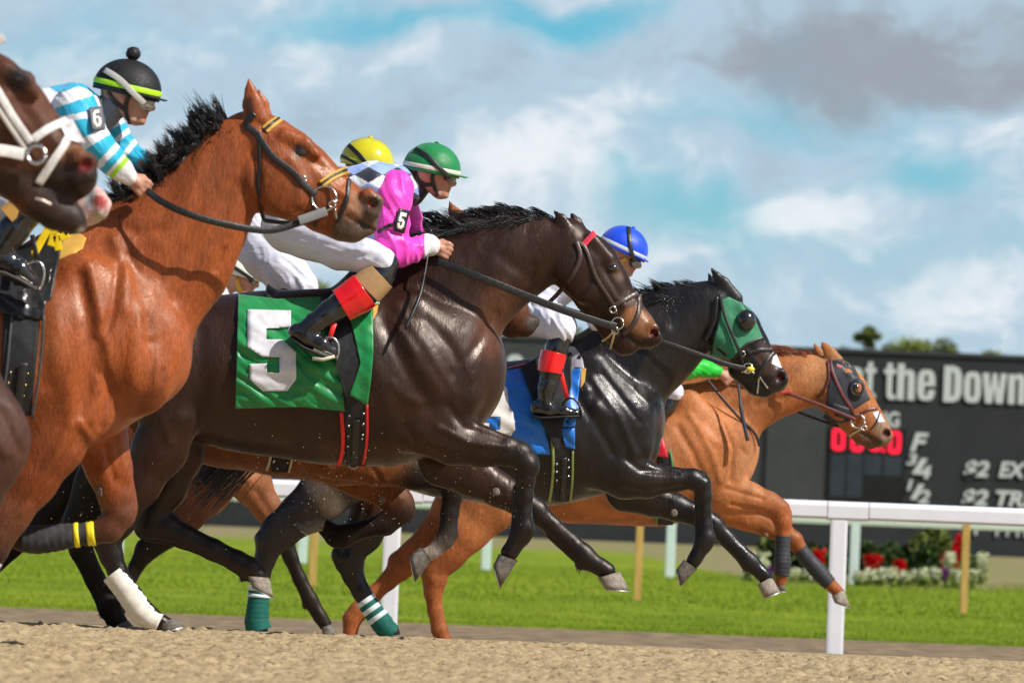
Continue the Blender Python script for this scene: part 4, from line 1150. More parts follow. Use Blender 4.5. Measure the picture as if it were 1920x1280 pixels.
# ---- number cloth, pads and saddle of the dark bay
grn = mat('green_satin', (.003, .215, .050), .38, .5, var=.18, vscale=8, sheen=.3)
numw = mat('number_white', (.66, .66, .70), .55, .4, var=.1, vscale=20)
cl5, surf = patch(h, 'saddle_cloth', [(447, 551), (520, 560), (600, 556), (632, 560)], [(441, 766), (500, 764), (570, 763), (646, 771)], grn, h.root, .024, 70, 50, .015, seed=2, wdir=(.016, .05), label='green number cloth on the flank')
sx = lambda x, y: (400 + .375 * x, 440 + .375 * y)
decal('number', [sx(*q) for q in ((170, 372), (388, 378), (388, 463), (265, 468), (265, 522), (345, 523), (413, 585), (415, 722), (370, 780), (248, 783), (182, 722), (182, 645), (268, 643), (268, 688), (330, 690), (330, 612), (245, 610), (170, 562))], surf, numw, cl5, .007, 5, label='white number 5')
patch(h, 'cloth_flap', [(651, 575), (662, 620), (676, 680), (666, 710), (655, 740)], [(698, 566), (700, 620), (700, 660), (696, 710), (689, 761)], grn, h.root, .046, 30, 14, .006, seed=3)
mint = mat('mint_pad', (.28, .62, .50), .8, .2, var=.1); gold = mat('gold_pad', (.62, .36, .07), .7, .3, var=.1)
patch(h, 'pad', [(655, 556), (690, 545), (711, 540)], [(668, 578), (690, 572), (712, 570)], mint, h.root, .022, 12, 8, .002)
patch(h, 'pad', [(699, 566), (711, 562)], [(699, 600), (707, 586)], gold, h.root, .012, 8, 10, .001)
blkc = mat('black_cloth', (.012, .012, .014), .55, .4, var=.3, vscale=30, bump=.2, bscale=150)
patch(h, 'saddle_flap', [(600, 556), (640, 540), (680, 548)], [(632, 690), (652, 760), (684, 750)], blkc, h.root, .040, 18, 30, .001)
patch(h, 'girth', [(640, 730), (688, 738)], [(649, 872), (686, 874)], blkc, h.root, .014, 10, 30, .001)
redp = mat('red_piping', (.75, .02, .02), .5, .4, var=.1)
gst = strap(h, 'girth_edge', [[(640, 772), (643, 820), (641, 850), (634, 872)]], 7, redp, h.root, off=.018, mirrored=False, label='red edge of the girth')
strap(h, 'girth_edge', [[(688, 758), (688, 820), (684, 855), (679, 876)]], 5, redp, h.root, off=.018, mirrored=False, label='red edge of the girth')
bk = strap(h, 'girth_strap', [[(668, 787), (667, 830), (664, 874)]], 12, leather, h.root, off=.022, mirrored=False)
for x, y in ((655, 779), (682, 775), (654, 798), (681, 795), (653, 817), (680, 815), (652, 836), (679, 822)):
    q = hit(h, x, y); yy = (q[0].y if q else h.Y - .28) - .022
    bm = bmesh.new(); bmesh.ops.create_uvsphere(bm, u_segments=8, v_segments=6, radius=.0055); bmesh.ops.translate(bm, vec=P(x, y, yy), verts=bm.verts); bmobj('rivet', bm, steel, bk, True)
ring(h, 'buckle', 662, 870, 8, 1.4, steel, bk, .30, False)
ring(h, 'buckle', 668, 792, 6, 1.4, steel, bk, .32, False)
def saddle(h, line, rise, m, name='saddle', wid=.17, label=None):
    """narrow racing saddle: swept section across the back following an image line (front to back)"""
    V = []; Fc = []; L = catmull(line, 8); n = len(L)
    for i, q in enumerate(L):
        s = i / (n - 1)
        for j in range(13):
            a = (j / 12 - .5) * 2; yw = wid * a * (1.0 - .45 * abs(2 * s - .8) ** 2 * .6)
            drop = rise * (abs(a) ** 2.2)
            V.append(P(q[0], q[1] + drop, h.Y + yw))
        if i:
            for j in range(12): Fc.append(((i - 1) * 13 + j, (i - 1) * 13 + j + 1, i * 13 + j + 1, i * 13 + j))
    me_ = mesh(name, V, Fc, m, h.root, True, label)
    md = me_.modifiers.new('thick', 'SOLIDIFY'); md.thickness = .018; md.offset = -1
    return me_
saddle(h, [(498, 538), (515, 549), (545, 557), (590, 556), (625, 545), (655, 520), (672, 500)], 26, leather)

# ================================================================== the black horse with the blue number cloth
BK = (.011, .009, .009); BK2 = (.018, .010, .008)
H3 = new_horse(28.8, 1000, 'black racehorse with blue number cloth and green blinker hood', BK)
h = H3; h.eyedy = .085
h.chain([(672, 800, 82, 84), (740, 795, 105, 105), (830, 803, 122, 112), (930, 812, 126, 112), (1030, 808, 132, 110), (1110, 795, 125, 102), (1166, 785, 78, 78)], k=30)
h.chain([(1070, 676, 30, 20), (1120, 660, 34, 22)], k=40)
h.both([(1110, 690, 34, 20), (1170, 790, 44, 24), (1185, 835, 38, 22)], dy=.17, k=22)
h.both([(1130, 830, 52, 28), (1170, 880, 42, 26)], dy=.17, k=20)
h.both([(1190, 770, 48, 32), (1200, 840, 36, 26)], dy=.09, k=16)
h.chain([(1140, 712, 102, 54), (1190, 670, 92, 46), (1236, 636, 84, 40), (1290, 602, 64, 34), (1325, 582, 50, 30), (1345, 570, 42, 30)], k=22)
h.chain([(1200, 585, 30, 16), (1260, 565, 22, 15), (1320, 560, 20, 15)], k=20)
h.chain([(1348, 572, 32, 29), (1374, 622, 52, 34), (1400, 655, 43, 28), (1424, 684, 33, 23), (1446, 708, 26, 21), (1456, 714, 21, 18)], k=12)
h.both([(1362, 628, 34, 14), (1376, 650, 26, 12)], dy=.065, k=10)
h.both([(1388, 580, 12, 8), (1402, 596, 11, 8)], dy=.062, k=6)
h.chain([(1390, 690, 26, 22), (1418, 722, 19, 17), (1434, 730, 16, 14)], k=7)
h.both([(1464, 700, 10.5, 8), (1467, 712, 10.5, 8), (1456, 720, 11, 8)], dy=.038, k=5)
h.both([(1464, 707, 9, 16)], dy=.074, k=1.5, op='-')
h.chain([(1376, 562, 18, 9), (1355, 532, 14, 7), (1343, 516, 8, 4), (1333, 502, 2.5, 2)], dy=-.05, k=4)
h.chain([(1352, 556, 13, 8), (1336, 530, 9, 6), (1328, 513, 3, 2)], dy=.05, k=5)
def C(nodes, dy, col, k=8): h.chain(nodes, dy=dy, k=k, col=col)
C([(1120, 860, 56, 30), (1175, 890, 44, 28), (1215, 901, 31, 22), (1262, 899, 22, 18), (1298, 897, 19, 16)], -.16, [BK, BK2, BK2, BK2, BLK], 12)
C([(1298, 897, 19, 17), (1315, 908, 18, 17), (1320, 930, 15, 14), (1321, 955, 13, 12), (1322, 985, 13, 12), (1323, 1008, 18, 15), (1318, 1020, 17, 14), (1306, 1042, 13, 12), (1300, 1052, 14, 12)], -.16, BLK, 6)
C([(1307, 935, 6, 5), (1309, 1000, 7, 6)], -.16, BLK, 5)
C([(1180, 915, 48, 26), (1225, 936, 32, 22), (1265, 950, 25, 19), (1315, 968, 22, 18)], .14, [BK, BK2, BLK, BLK], 10)
C([(1315, 968, 22, 18), (1338, 984, 19, 16), (1362, 1008, 15, 12), (1388, 1034, 14, 12), (1402, 1050, 17, 14), (1410, 1058, 16, 13), (1428, 1074, 13, 12), (1435, 1082, 14, 12)], .14, BLK, 6)
C([(1355, 1016, 6, 5), (1390, 1050, 6, 5)], .14, BLK, 5)
# hind legs
C([(660, 820, 90, 40), (650, 880, 62, 34), (605, 928, 46, 30), (565, 962, 38, 26), (525, 995, 33, 22), (505, 1014, 26, 19)], -.15, [BK2, BK2, BK2, BLK, BLK, BLK], 16)
C([(496, 1008, 14, 11), (506, 1018, 26, 19), (498, 1045, 20, 15), (489, 1080, 17, 14), (484, 1130, 16, 14), (482, 1168, 18, 14), (490, 1186, 14, 12)], -.15, BLK, 7)
C([(700, 840, 80, 40), (712, 900, 56, 32), (698, 955, 42, 26), (680, 1000, 36, 22), (655, 1035, 28, 20)], .12, [BK2, BK2, BK2, BLK, BLK], 14)
C([(640, 1040, 20, 14), (655, 1050, 28, 19), (662, 1078, 20, 15), (678, 1110, 17, 14), (700, 1145, 16, 13), (722, 1176, 18, 14), (738, 1186, 13, 12)], .12, BLK, 7)
knee(h, 1312, 902, 17, -30, -.16); knee(h, 1328, 976, 17, -60, .14); fetlock(h, 1322, 1008, 15, 175, -.16); fetlock(h, 1404, 1052, 15, 120, .14); knee(h, 503, 1014, 23, 170, -.15); knee(h, 652, 1046, 24, 170, .12)
rel3 = [([(1080, 740), (1120, 800), (1150, 850)], 9, -4), ([(1110, 710), (1160, 780), (1190, 850)], 8, 4), ([(1060, 760), (1085, 850)], 14, 3), ([(1205, 730), (1225, 790), (1215, 850)], 9, 4),
        ([(1190, 720), (1215, 660), (1250, 620)], 12, 3.5), ([(1175, 860), (1200, 880), (1270, 886)], 6, -3.5), ([(1150, 905), (1210, 918), (1280, 908)], 5, -2.5), ([(1330, 620), (1290, 680), (1260, 740)], 7, -3),
        ([(1120, 760), (1140, 780)], 11, 4), ([(1085, 700), (1100, 730)], 9, 3), ([(1308, 940), (1306, 1000)], 3, -1.6), ([(1415, 715), (1440, 724), (1456, 730)], 2.5, -3), ([(1405, 650), (1430, 680)], 4, -2),
        ([(1130, 700), (1200, 790)], 5, -2.5), ([(1160, 700), (1225, 770)], 5, 2.5), ([(560, 960), (610, 920)], 6, 3), ([(700, 900), (680, 980)], 7, -3)]
mat3 = coat_mat('coat_black', .27, .36, .03, .06, (1, 1, 1), .009)
finish_horse(h, .0095, mat3, rel3, [([(1464, 707)], 5.5, 3, (.09, .008, .009)), ([(1290, 720), (1250, 790)], 6, 24, (.05, .020, .012)), ([(1430, 660), (1445, 690)], 8, 14, (.055, .028, .018)), ([(1452, 725)], 5, 9, (.05, .035, .03)), ([(590, 900), (625, 950)], 10, 22, (.11, .08, .06), 'near'), ([(700, 900), (735, 940)], 20, 30, (.16, .05, .02))])
hoof(h, (1308, 1066), (1279, 1046), (1276, 1099), (1267, 1062), -.16)
hoof(h, (1446, 1080), (1416, 1098), (1463, 1108), (1428, 1122), .14, hoof_p)
hoof(h, (500, 1182), (470, 1182), (512, 1206), (466, 1206), -.15)
hoof(h, (752, 1188), (724, 1192), (768, 1206), (724, 1208), .12)
callus(h, 1264, 961, .1, 7, 8)
mane(h, [(1195, 562), (1240, 552), (1290, 548), (1340, 545)], 900, .09, .02, hair_b, (-.8, .22), .35, seed=15, bend=.01, tuft=18)
mane(h, [(1195, 575), (1250, 560), (1330, 552)], 900, .15, .02, hair_b, (-.85, -.30), .3, seed=16, back=-.3, bend=.02)
gband = mat('bandage_green', (.008, .105, .085), .75, .25, var=.15, vscale=30, bump=.3, bscale=90)
bstr = mat('bandage_stripe', (.58, .66, .70), .7)
band(h, [(487, 1098, 17), (484, 1130, 17), (481, 1165, 19), (486, 1182, 21)], gband, -.15, 3, [(.03, .14, bstr), (.2, .28, bstr)], label='green bandage with pale stripes on the hind cannon')
band(h, [(684, 1122, 16), (706, 1154, 16), (724, 1178, 18), (738, 1188, 15)], gband, .12, 3, [(.03, .13, bstr), (.24, .34, bstr), (.45, .55, bstr)], label='green bandage with three pale stripes on the hind cannon')
# black tail streaming back
rt = random.Random(3); roots = []
for i in range(600):
    y = H3.Y + rt.gauss(0, .05); a = P(608 + rt.uniform(-8, 8), 792 + rt.uniform(-12, 20), y); e = P(rt.gauss(370, 26), rt.gauss(905, 38), y + rt.gauss(-.05, .05)); roots.append((a, e, Vector((0, 0, rt.uniform(.05, .15)))))
hairs('tail', roots, hair_b, h.root, w=.006)

# hood
ghood = mat('green_hood', (.035, .22, .11), .6, .3, var=.15, vscale=25, bump=.2, bscale=70, sheen=.3)
hood, hs = patch(h, 'blinker_hood', [(1353, 562), (1366, 556), (1386, 566), (1407, 578)], [(1334, 664), (1372, 674), (1395, 648), (1431, 634)], ghood, h.root, .006, 24, 24, .003, thick=.002)
def cup(h, x, y, r, m, parent, y0=None, open_=True, name='blinker_cup', depth=.03, squash=1.15):
    q = hit(h, x, y); yy = (q[0].y if q else h.Y - .1)
    V = []; Fc = []; n = 20; R = r / h.k
    prof = [(1.0, .004), (1.08, -.2 * depth), (1.0, -.6 * depth), (.75, -depth), (.6, -depth * .9)] if open_ else [(1.0, .004), (1.02, -.2 * depth), (.92, -.6 * depth), (.62, -.95 * depth), (.25, -1.1 * depth), (.02, -1.12 * depth)]
    c = P(x, y, yy)
    for pr_, dd in prof:
        for j in range(n):
            a = 2 * math.pi * j / n; V.append(c + Vector((math.cos(a) * R * pr_, dd, math.sin(a) * R * pr_ * squash)))
    for qn in range(len(prof) - 1):
        for j in range(n): Fc.append((qn * n + j, qn * n + (j + 1) % n, (qn + 1) * n + (j + 1) % n, (qn + 1) * n + j))
    Fc.append(tuple((len(prof) - 1) * n + j for j in range(n))[::-1])
    return mesh(name, V, Fc, m, parent)
blk_gloss = mat('black_plastic', (.012, .013, .016), .18, .6, var=.2, coat=.5)
cup(h, 1399, 601, 18, blk_gloss, hood, open_=False, depth=.05)
strap(h, 'hood_edge', [[(1374, 676), (1394, 650), (1412, 640), (1432, 632)]], 5, leather, hood)
strap(h, 'hood_edge', [[(1352, 560), (1350, 590), (1342, 630), (1333, 664)]], 3, leather, hood)
br = bridle(h, leather, [(1350, 552), (1358, 590), (1378, 640), (1388, 662), (1394, 690)], [(1344, 556), (1340, 600), (1322, 640)],
       nose=[[(1402, 662), (1425, 656), (1450, 655)], [(1452, 660), (1436, 680), (1420, 708)]], ring_c=(1402, 690), ring_r=9, wcheek=6, wthroat=6, soff=.016)
ring(h, 'buckle', 1389, 665, 5, 1.4, steel, br, .085)
strap(h, 'bit_cord', [[(1390, 698), (1402, 693), (1415, 700)], [(1423, 706), (1420, 738)], [(1424, 706), (1440, 728)]], 3, steel, br, mirrored=False)
wpatch = mat('nasal_white', (.78, .78, .80), .6, .3, var=.05)
patch(h, 'nasal_strip', [(1450, 668), (1456, 664)], [(1446, 682), (1467, 692)], wpatch, h.root, .003, 8, 8, 0)
bm = bmesh.new(); bmesh.ops.create_uvsphere(bm, u_segments=12, v_segments=8, radius=.015); bmesh.ops.scale(bm, vec=(1.5, 1, .9), verts=bm.verts); bmesh.ops.translate(bm, vec=P(1407, 692, h.Y - .12), verts=bm.verts)
bmobj('bit_guard', bm, mat('yellow_guard', (.75, .62, .03), .5), h.root, True)
reins(h, [[(1120, 602, -.05), (1180, 622, -.14), (1240, 640, -.17), (1300, 661, -.15), (1360, 682, -.12), (1398, 691, -.09)]], 9, leather)
# cloth, saddle, girth
blu = mat('blue_satin', (.006, .16, .62), .42, .5, var=.15, vscale=8, sheen=.3)
cl3, surf = patch(h, 'saddle_cloth', [(872, 694), (920, 698), (975, 690), (1000, 684)], [(868, 826), (930, 838), (985, 850), (1032, 852)], blu, h.root, .022, 56, 40, .014, seed=6, wdir=(.02, .045), label='blue number cloth on the flank')
decal('number', [(886, 708), (932, 709), (951, 727), (954, 760), (962, 772), (966, 805), (957, 817), (934, 812), (900, 806), (886, 795), (886, 790), (917, 793), (917, 805), (936, 806), (938, 781), (915, 781), (912, 757), (927, 757), (925, 735), (886, 735)], surf, mat('number_cream', (.62, .60, .56), .6, .3), cl3, .004, 6, label='white number 3')
patch(h, 'cloth_flap', [(1058, 695), (1090, 690)], [(1050, 800), (1078, 800)], blu, h.root, .02, 10, 24, .012, wdir=(.12, .02))
patch(h, 'cloth_flap', [(1050, 802), (1078, 802)], [(1060, 838), (1078, 842)], blu, h.root, .022, 8, 10, .008)
patch(h, 'pad', [(1060, 648), (1078, 650), (1092, 672)], [(1066, 700), (1080, 690), (1096, 692)], mat('grey_pad', (.45, .45, .5), .7), h.root, .016, 8, 10, .001)
patch(h, 'pad', [(1089, 692), (1099, 690)], [(1088, 728), (1096, 716)], gold, h.root, .012, 6, 10, .001)
patch(h, 'saddle_flap', [(976, 690), (1020, 662), (1072, 660)], [(1010, 780), (1045, 850), (1072, 720)], blkc, h.root, .040, 16, 26, .001)
patch(h, 'girth', [(1032, 780), (1068, 790)], [(1042, 940), (1072, 940)], blkc, h.root, .012, 8, 26, .001)
olive = mat('olive_piping', (.25, .33, .10), .6)
strap(h, 'girth_edge', [[(1031, 800), (1037, 850), (1036, 900), (1030, 940)]], 5, olive, h.root, off=.015, mirrored=False)
strap(h, 'girth_edge', [[(1074, 845), (1073, 900), (1069, 942)]], 4, olive, h.root, off=.015, mirrored=False)
bk = strap(h, 'girth_strap', [[(1058, 858), (1057, 900), (1054, 938)]], 9, leather, h.root, off=.02, mirrored=False)
for x, y in ((1044, 870), (1044, 884), (1044, 900), (1066, 862), (1066, 876), (1066, 892)):
    q = hit(h, x, y); yy = (q[0].y if q else h.Y - .28) - .02
    bm = bmesh.new(); bmesh.ops.create_uvsphere(bm, u_segments=8, v_segments=6, radius=.006); bmesh.ops.translate(bm, vec=P(x, y, yy), verts=bm.verts); bmobj('rivet', bm, steel, bk, True)
ring(h, 'buckle', 1057, 863, 6, 1.3, steel, bk, .30, False)
saddle(h, [(905, 690), (935, 697), (970, 692), (1005, 676), (1040, 658), (1060, 648)], 14, leather)
strap(h, 'saddle_edge', [[(912, 690), (940, 691), (985, 681)]], 5, mat('pink_edge', (.55, .12, .18), .6), h.root, off=.045, mirrored=False)

# ================================================================== the chestnut in front
CH = (.36, .125, .042); CH2 = (.28, .080, .024)
H1 = new_horse(32.3, 1240, 'golden chestnut racehorse leading, with black hood and dark bandages on its forelegs', CH)
h = H1; h.eyedy = .085
h.chain([(930, 880, 78, 72), (1000, 876, 92, 92), (1080, 873, 102, 98), (1160, 870, 108, 98), (1230, 866, 114, 97), (1300, 852, 110, 90), (1346, 838, 76, 72)], k=26)
h.chain([(1270, 745, 26, 18), (1320, 735, 26, 18)], k=34)
h.both([(1290, 760, 30, 18), (1345, 840, 38, 22), (1360, 880, 32, 20)], dy=.17, k=18)
h.both([(1310, 880, 46, 26), (1350, 918, 38, 24)], dy=.17, k=18)
h.both([(1368, 818, 42, 30), (1378, 880, 32, 24)], dy=.09, k=14)
h.chain([(1320, 795, 84, 46), (1375, 757, 70, 38), (1430, 730, 60, 33), (1480, 718, 52, 30), (1525, 712, 44, 28), (1550, 708, 38, 27)], k=18)
h.chain([(1556, 704, 32, 27), (1577, 735, 49, 30), (1602, 762, 40, 25), (1626, 787, 30, 21), (1646, 810, 24, 19), (1653, 818, 19, 16)], k=10)
h.both([(1562, 742, 30, 12), (1576, 765, 24, 11)], dy=.065, k=9)
h.both([(1588, 700, 10, 7), (1604, 722, 9, 7)], dy=.06, k=6)
h.chain([(1595, 790, 24, 20), (1616, 815, 18, 16), (1634, 828, 14, 13)], k=6)
h.both([(1662, 806, 9.5, 7), (1664, 816, 9.5, 7), (1654, 826, 9, 7)], dy=.036, k=4)
h.both([(1663, 812, 8, 14)], dy=.070, k=1.5, op='-')
h.chain([(1568, 680, 16, 8), (1556, 662, 12, 6), (1548, 651, 8, 4), (1541, 641, 2, 2)], dy=-.045, k=4)
h.chain([(1546, 672, 11, 6), (1533, 657, 7, 5), (1527, 644, 2.5, 2)], dy=.05, k=4)
C([(1325, 905, 48, 26), (1368, 926, 38, 24), (1405, 934, 29, 20), (1440, 944, 22, 17), (1460, 956, 21, 16)], -.15, [CH, CH, CH, CH, CH2], 10)
C([(1460, 956, 21, 16), (1468, 978, 17, 15), (1468, 1005, 12.5, 11), (1468, 1040, 12, 11), (1467, 1062, 15, 13), (1465, 1080, 10, 10), (1463, 1092, 10, 9)], -.15, [CH2] * 7, 5)
C([(1360, 950, 36, 22), (1400, 968, 26, 18), (1440, 985, 21, 16), (1470, 1000, 19, 15)], .14, [CH, CH, CH, CH2], 8)
C([(1470, 1000, 19, 15), (1488, 1012, 17, 14), (1510, 1042, 12, 11), (1535, 1070, 12, 11), (1550, 1088, 14, 12), (1562, 1100, 11, 10), (1570, 1108, 12, 10)], .14, CH2, 5)
C([(925, 890, 80, 36), (915, 940, 58, 32), (875, 990, 44, 26), (840, 1035, 33, 20), (818, 1068, 25, 17)], -.14, [CH, CH, CH, CH2, CH2], 14)
C([(805, 1078, 14, 10), (815, 1086, 23, 16), (812, 1110, 17, 13), (816, 1145, 14, 12), (824, 1180, 15, 12), (834, 1200, 14, 12)], -.14, CH2, 6)
C([(900, 900, 72, 36), (860, 955, 48, 28), (815, 1005, 33, 21), (775, 1040, 26, 18), (755, 1056, 26, 17)], .12, [CH, CH, CH2, CH2, CH2], 12)
C([(745, 1052, 18, 12), (752, 1062, 24, 16), (728, 1088, 17, 13), (702, 1112, 15, 12), (672, 1145, 18, 13), (660, 1160, 17, 13), (656, 1188, 14, 12)], .12, CH2, 6)
knee(h, 1464, 962, 18, -30, -.15, CH2); knee(h, 1480, 1006, 16, -50, .14, CH2); knee(h, 812, 1084, 20, 170, -.14, CH2); knee(h, 752, 1060, 21, 170, .12, CH2)
rel1 = [([(1270, 800), (1300, 850), (1320, 900)], 7, -4), ([(1295, 780), (1335, 850), (1350, 900)], 7, 3.5), ([(1240, 830), (1270, 900)], 12, 3), ([(1385, 800), (1400, 850), (1385, 895)], 8, 3.5), ([(1355, 790), (1375, 840), (1370, 900)], 5, -3.5),
        ([(1350, 760), (1400, 740), (1470, 730)], 9, 2.5), ([(1360, 915), (1430, 935)], 4, -2.5), ([(1370, 945), (1440, 960)], 4, -2.5), ([(1540, 740), (1510, 765)], 6, -3), ([(1612, 812), (1640, 824), (1652, 832)], 2.2, -3), ([(1420, 760), (1470, 745)], 6, -2),
        ([(1390, 840), (1398, 852)], 4, -4), ([(860, 1000), (900, 960)], 5, 2), ([(1315, 800), (1340, 830)], 8, 3)]
mat1 = coat_mat('coat_chestnut', .50, .34, 0.0, .0, (1, .85, .7))
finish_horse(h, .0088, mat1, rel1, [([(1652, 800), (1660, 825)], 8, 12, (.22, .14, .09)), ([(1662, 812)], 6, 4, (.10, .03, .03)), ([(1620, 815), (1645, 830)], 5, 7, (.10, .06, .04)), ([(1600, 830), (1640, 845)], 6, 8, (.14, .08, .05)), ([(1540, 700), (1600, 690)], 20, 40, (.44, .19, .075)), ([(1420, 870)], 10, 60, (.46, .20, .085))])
hoof(h, (1470, 1088), (1453, 1085), (1474, 1108), (1458, 1106), -.15)
hoof(h, (1583, 1104), (1556, 1118), (1594, 1140), (1560, 1126), .14, hoof_p)
hoof(h, (845, 1194), (822, 1196), (852, 1214), (820, 1214), -.14)
hoof(h, (668, 1184), (645, 1184), (674, 1204), (642, 1204), .12)
callus(h, 1436, 1001, .1, 5, 6)
mane(h, [(1290, 712), (1330, 700), (1400, 690), (1450, 668), (1500, 668), (1535, 670)], 900, .08, .02, hair_c, (-.85, .25), .3, seed=25, tuft=10, bend=.01)
mane(h, [(1440, 665), (1480, 664), (1515, 670)], 500, .17, .02, hair_c, (-.85, .16), .2, seed=26, bend=.02)
dband = mat('bandage_dark', (.035, .037, .045), .6, .3, var=.15, vscale=30, bump=.3, bscale=90)
band(h, [(1468, 1004, 12.5), (1467, 1040, 12), (1467, 1062, 15), (1465, 1079, 11)], dband, -.15, 2, label='dark grey bandage')
band(h, [(1500, 1030, 13), (1520, 1054, 13), (1548, 1086, 14.5), (1556, 1094, 12)], dband, .14, 2, label='dark grey bandage')
bhood = mat('black_hood', (.018, .021, .030), .5, .35, var=.2, vscale=25, bump=.2, bscale=70, sheen=.2)
hood, hs = patch(h, 'blinker_hood', [(1560, 676), (1580, 672), (1602, 688)], [(1546, 776), (1592, 786), (1600, 768), (1632, 748)], bhood, h.root, .005, 20, 24, .002, thick=.002)
hd2, _ = patch(h, 'hood_jaw', [(1562, 755), (1600, 768)], [(1542, 782), (1560, 796), (1592, 790)], bhood, h.root, .006, 14, 8, .001)
cup(h, 1606, 728, 15, bhood, hood, open_=True, depth=.03, squash=1.2)
bm = bmesh.new(); bmesh.ops.create_uvsphere(bm, u_segments=14, v_segments=10, radius=.026); bmesh.ops.scale(bm, vec=(.9, .5, 1.2), verts=bm.verts); q = hit(h, 1608, 727); bmesh.ops.translate(bm, vec=P(1609, 727, q[0].y - .022), verts=bm.verts)
bmobj('eye_surround', bm, mat('lid_skin', (.38, .13, .045), .6), h.root, True)
bm = bmesh.new(); bmesh.ops.create_uvsphere(bm, u_segments=14, v_segments=10, radius=.015); bmesh.ops.translate(bm, vec=P(1606, 725, q[0].y - .028), verts=bm.verts)
bmobj('eye', bm, eye_m, h.root, True)
br = bridle(h, redlea, [(1556, 672), (1562, 700), (1580, 740), (1596, 764), (1602, 780)], [(1552, 676), (1554, 710), (1545, 732), (1532, 746)],
       nose=[[(1612, 776), (1628, 768), (1646, 765)]], ring_c=(1608, 789), ring_r=13, wcheek=6, wthroat=4, rr_=1.5, browstrap=[(1568, 684), (1578, 688), (1586, 683)], browm=(mat('pink_band', (.45, .12, .14), .5), 6))
strap(h, 'noseband_drop', [[(1650, 770), (1644, 790), (1632, 806)]], 3, leather, br)
ring(h, 'bit_link', 1618, 803, 4, 1.2, steel, br, .075)
strap(h, 'bit_shank', [[(1616, 804), (1600, 812), (1592, 818)]], 3, steel, br, mirrored=False)
patch(h, 'nasal_strip', [(1636, 774), (1648, 770)], [(1646, 792), (1660, 791)], wpatch, h.root, .003, 8, 8, 0)
reins(h, [[(1368, 712, -.12), (1400, 722, -.12), (1470, 736, -.12), (1540, 760, -.11), (1605, 787, -.09)]], 6, redlea)
reins(h, [[(1490, 770, .10), (1530, 785, .10), (1575, 800, .09), (1600, 800, .08)]], 5, leather, name='far_rein')
reins(h, [[(1462, 735, -.13), (1484, 734, -.13)]], 6.5, mat('red_grip', (.55, .05, .04), .6), name='rein_grip')
# red cloth corner, girth and piping
patch(h, 'saddle_cloth', [(1150, 755), (1200, 760), (1238, 800)], [(1150, 840), (1200, 850), (1253, 858)], mat('red_satin', (.62, .01, .035), .4, .5, var=.15), h.root, .030, 24, 16, .008)
patch(h, 'saddle_flap', [(1215, 750), (1256, 768)], [(1222, 830), (1236, 822)], blkc, h.root, .020, 8, 16, .001)
patch(h, 'girth', [(1232, 850), (1258, 850)], [(1234, 984), (1262, 984)], blkc, h.root, .012, 8, 20, .001)
grp = mat('green_piping', (.05, .22, .07), .6)
strap(h, 'girth_edge', [[(1256, 842), (1262, 880), (1260, 920), (1263, 978)]], 4, grp, h.root, off=.014, mirrored=False)
strap(h, 'girth_edge', [[(1232, 900), (1234, 950), (1229, 982)]], 4, grp, h.root, off=.014, mirrored=False)
reins(h, [[(1326, 712, -.16), (1350, 742, -.18), (1385, 782, -.17), (1415, 812, -.14), (1424, 836, -.13)]], 5, leather, name='rein_loop')

# ================================================================== bay behind the dark one, yellow capped jockey
BB = (.20, .065, .022); BB2 = (.13, .040, .016)
H4 = new_horse(25.9, 480, 'bay racehorse hidden behind the dark brown one, its brown belly and pale edged girth showing', BB)
h = H4; h.eyedy = .085
h.chain([(170, 745, 80, 80), (240, 735, 105, 105), (330, 732, 118, 115), (430, 745, 126, 120), (540, 756, 132, 122), (640, 760, 143, 118), (715, 752, 142, 108), (770, 740, 100, 84)], k=30)
h.chain([(740, 665, 110, 56), (790, 600, 90, 46), (835, 530, 70, 40), (865, 475, 52, 34), (880, 450, 42, 32)], k=22)
h.chain([(884, 450, 36, 32), (905, 500, 52, 36), (932, 545, 41, 28), (958, 582, 30, 22), (972, 606, 26, 20)], k=12, col=BB2)
h.chain([(910, 560, 24, 18), (940, 605, 20, 16), (958, 618, 17, 14)], k=6, col=BLK)
h.chain([(1000, 604, 13, 10), (985, 612, 19, 15), (965, 600, 26, 20)], k=6, col=BLK)
h.chain([(878, 430, 20, 10), (860, 410, 16, 8), (849, 394, 10, 5), (842, 378, 3, 2)], dy=-.045, k=5)
h.chain([(862, 430, 14, 9), (840, 432, 8, 5)], dy=.05, k=5)
C([(640, 835, 66, 30), (710, 868, 42, 24), (780, 888, 28, 20), (835, 897, 23, 18), (846, 908, 22, 18)], -.15, [BB, BB, BLK, BLK, BLK], 12)
C([(846, 908, 22, 18), (848, 930, 19, 15), (843, 960, 17, 13), (840, 1000, 18, 14), (834, 1012, 17, 14), (812, 1034, 13, 12), (800, 1040, 14, 12)], -.15, [BLK, BLK, BLK, BLK, (.1, .08, .07), (.4, .33, .28), (.4, .33, .28)], 6)
C([(620, 855, 55, 28), (680, 890, 44, 26), (722, 915, 34, 22), (748, 942, 27, 20), (750, 958, 27, 20)], .13, [BB, BB, BB, BB2, BLK], 10)
C([(752, 955, 27, 20), (722, 982, 22, 17), (680, 992, 17, 14), (645, 1004, 22, 16), (630, 1006, 20, 15), (610, 988, 17, 14)], .13, BLK, 6)
C([(210, 800, 80, 38), (215, 850, 60, 34), (185, 915, 46, 28), (150, 975, 33, 22)], -.14, [BB2, BLK, BLK, BLK], 14)
C([(142, 985, 28, 18), (152, 1030, 22, 17), (178, 1085, 19, 15), (205, 1135, 22, 17), (215, 1160, 17, 14), (225, 1168, 16, 13)], -.14, BLK, 7)
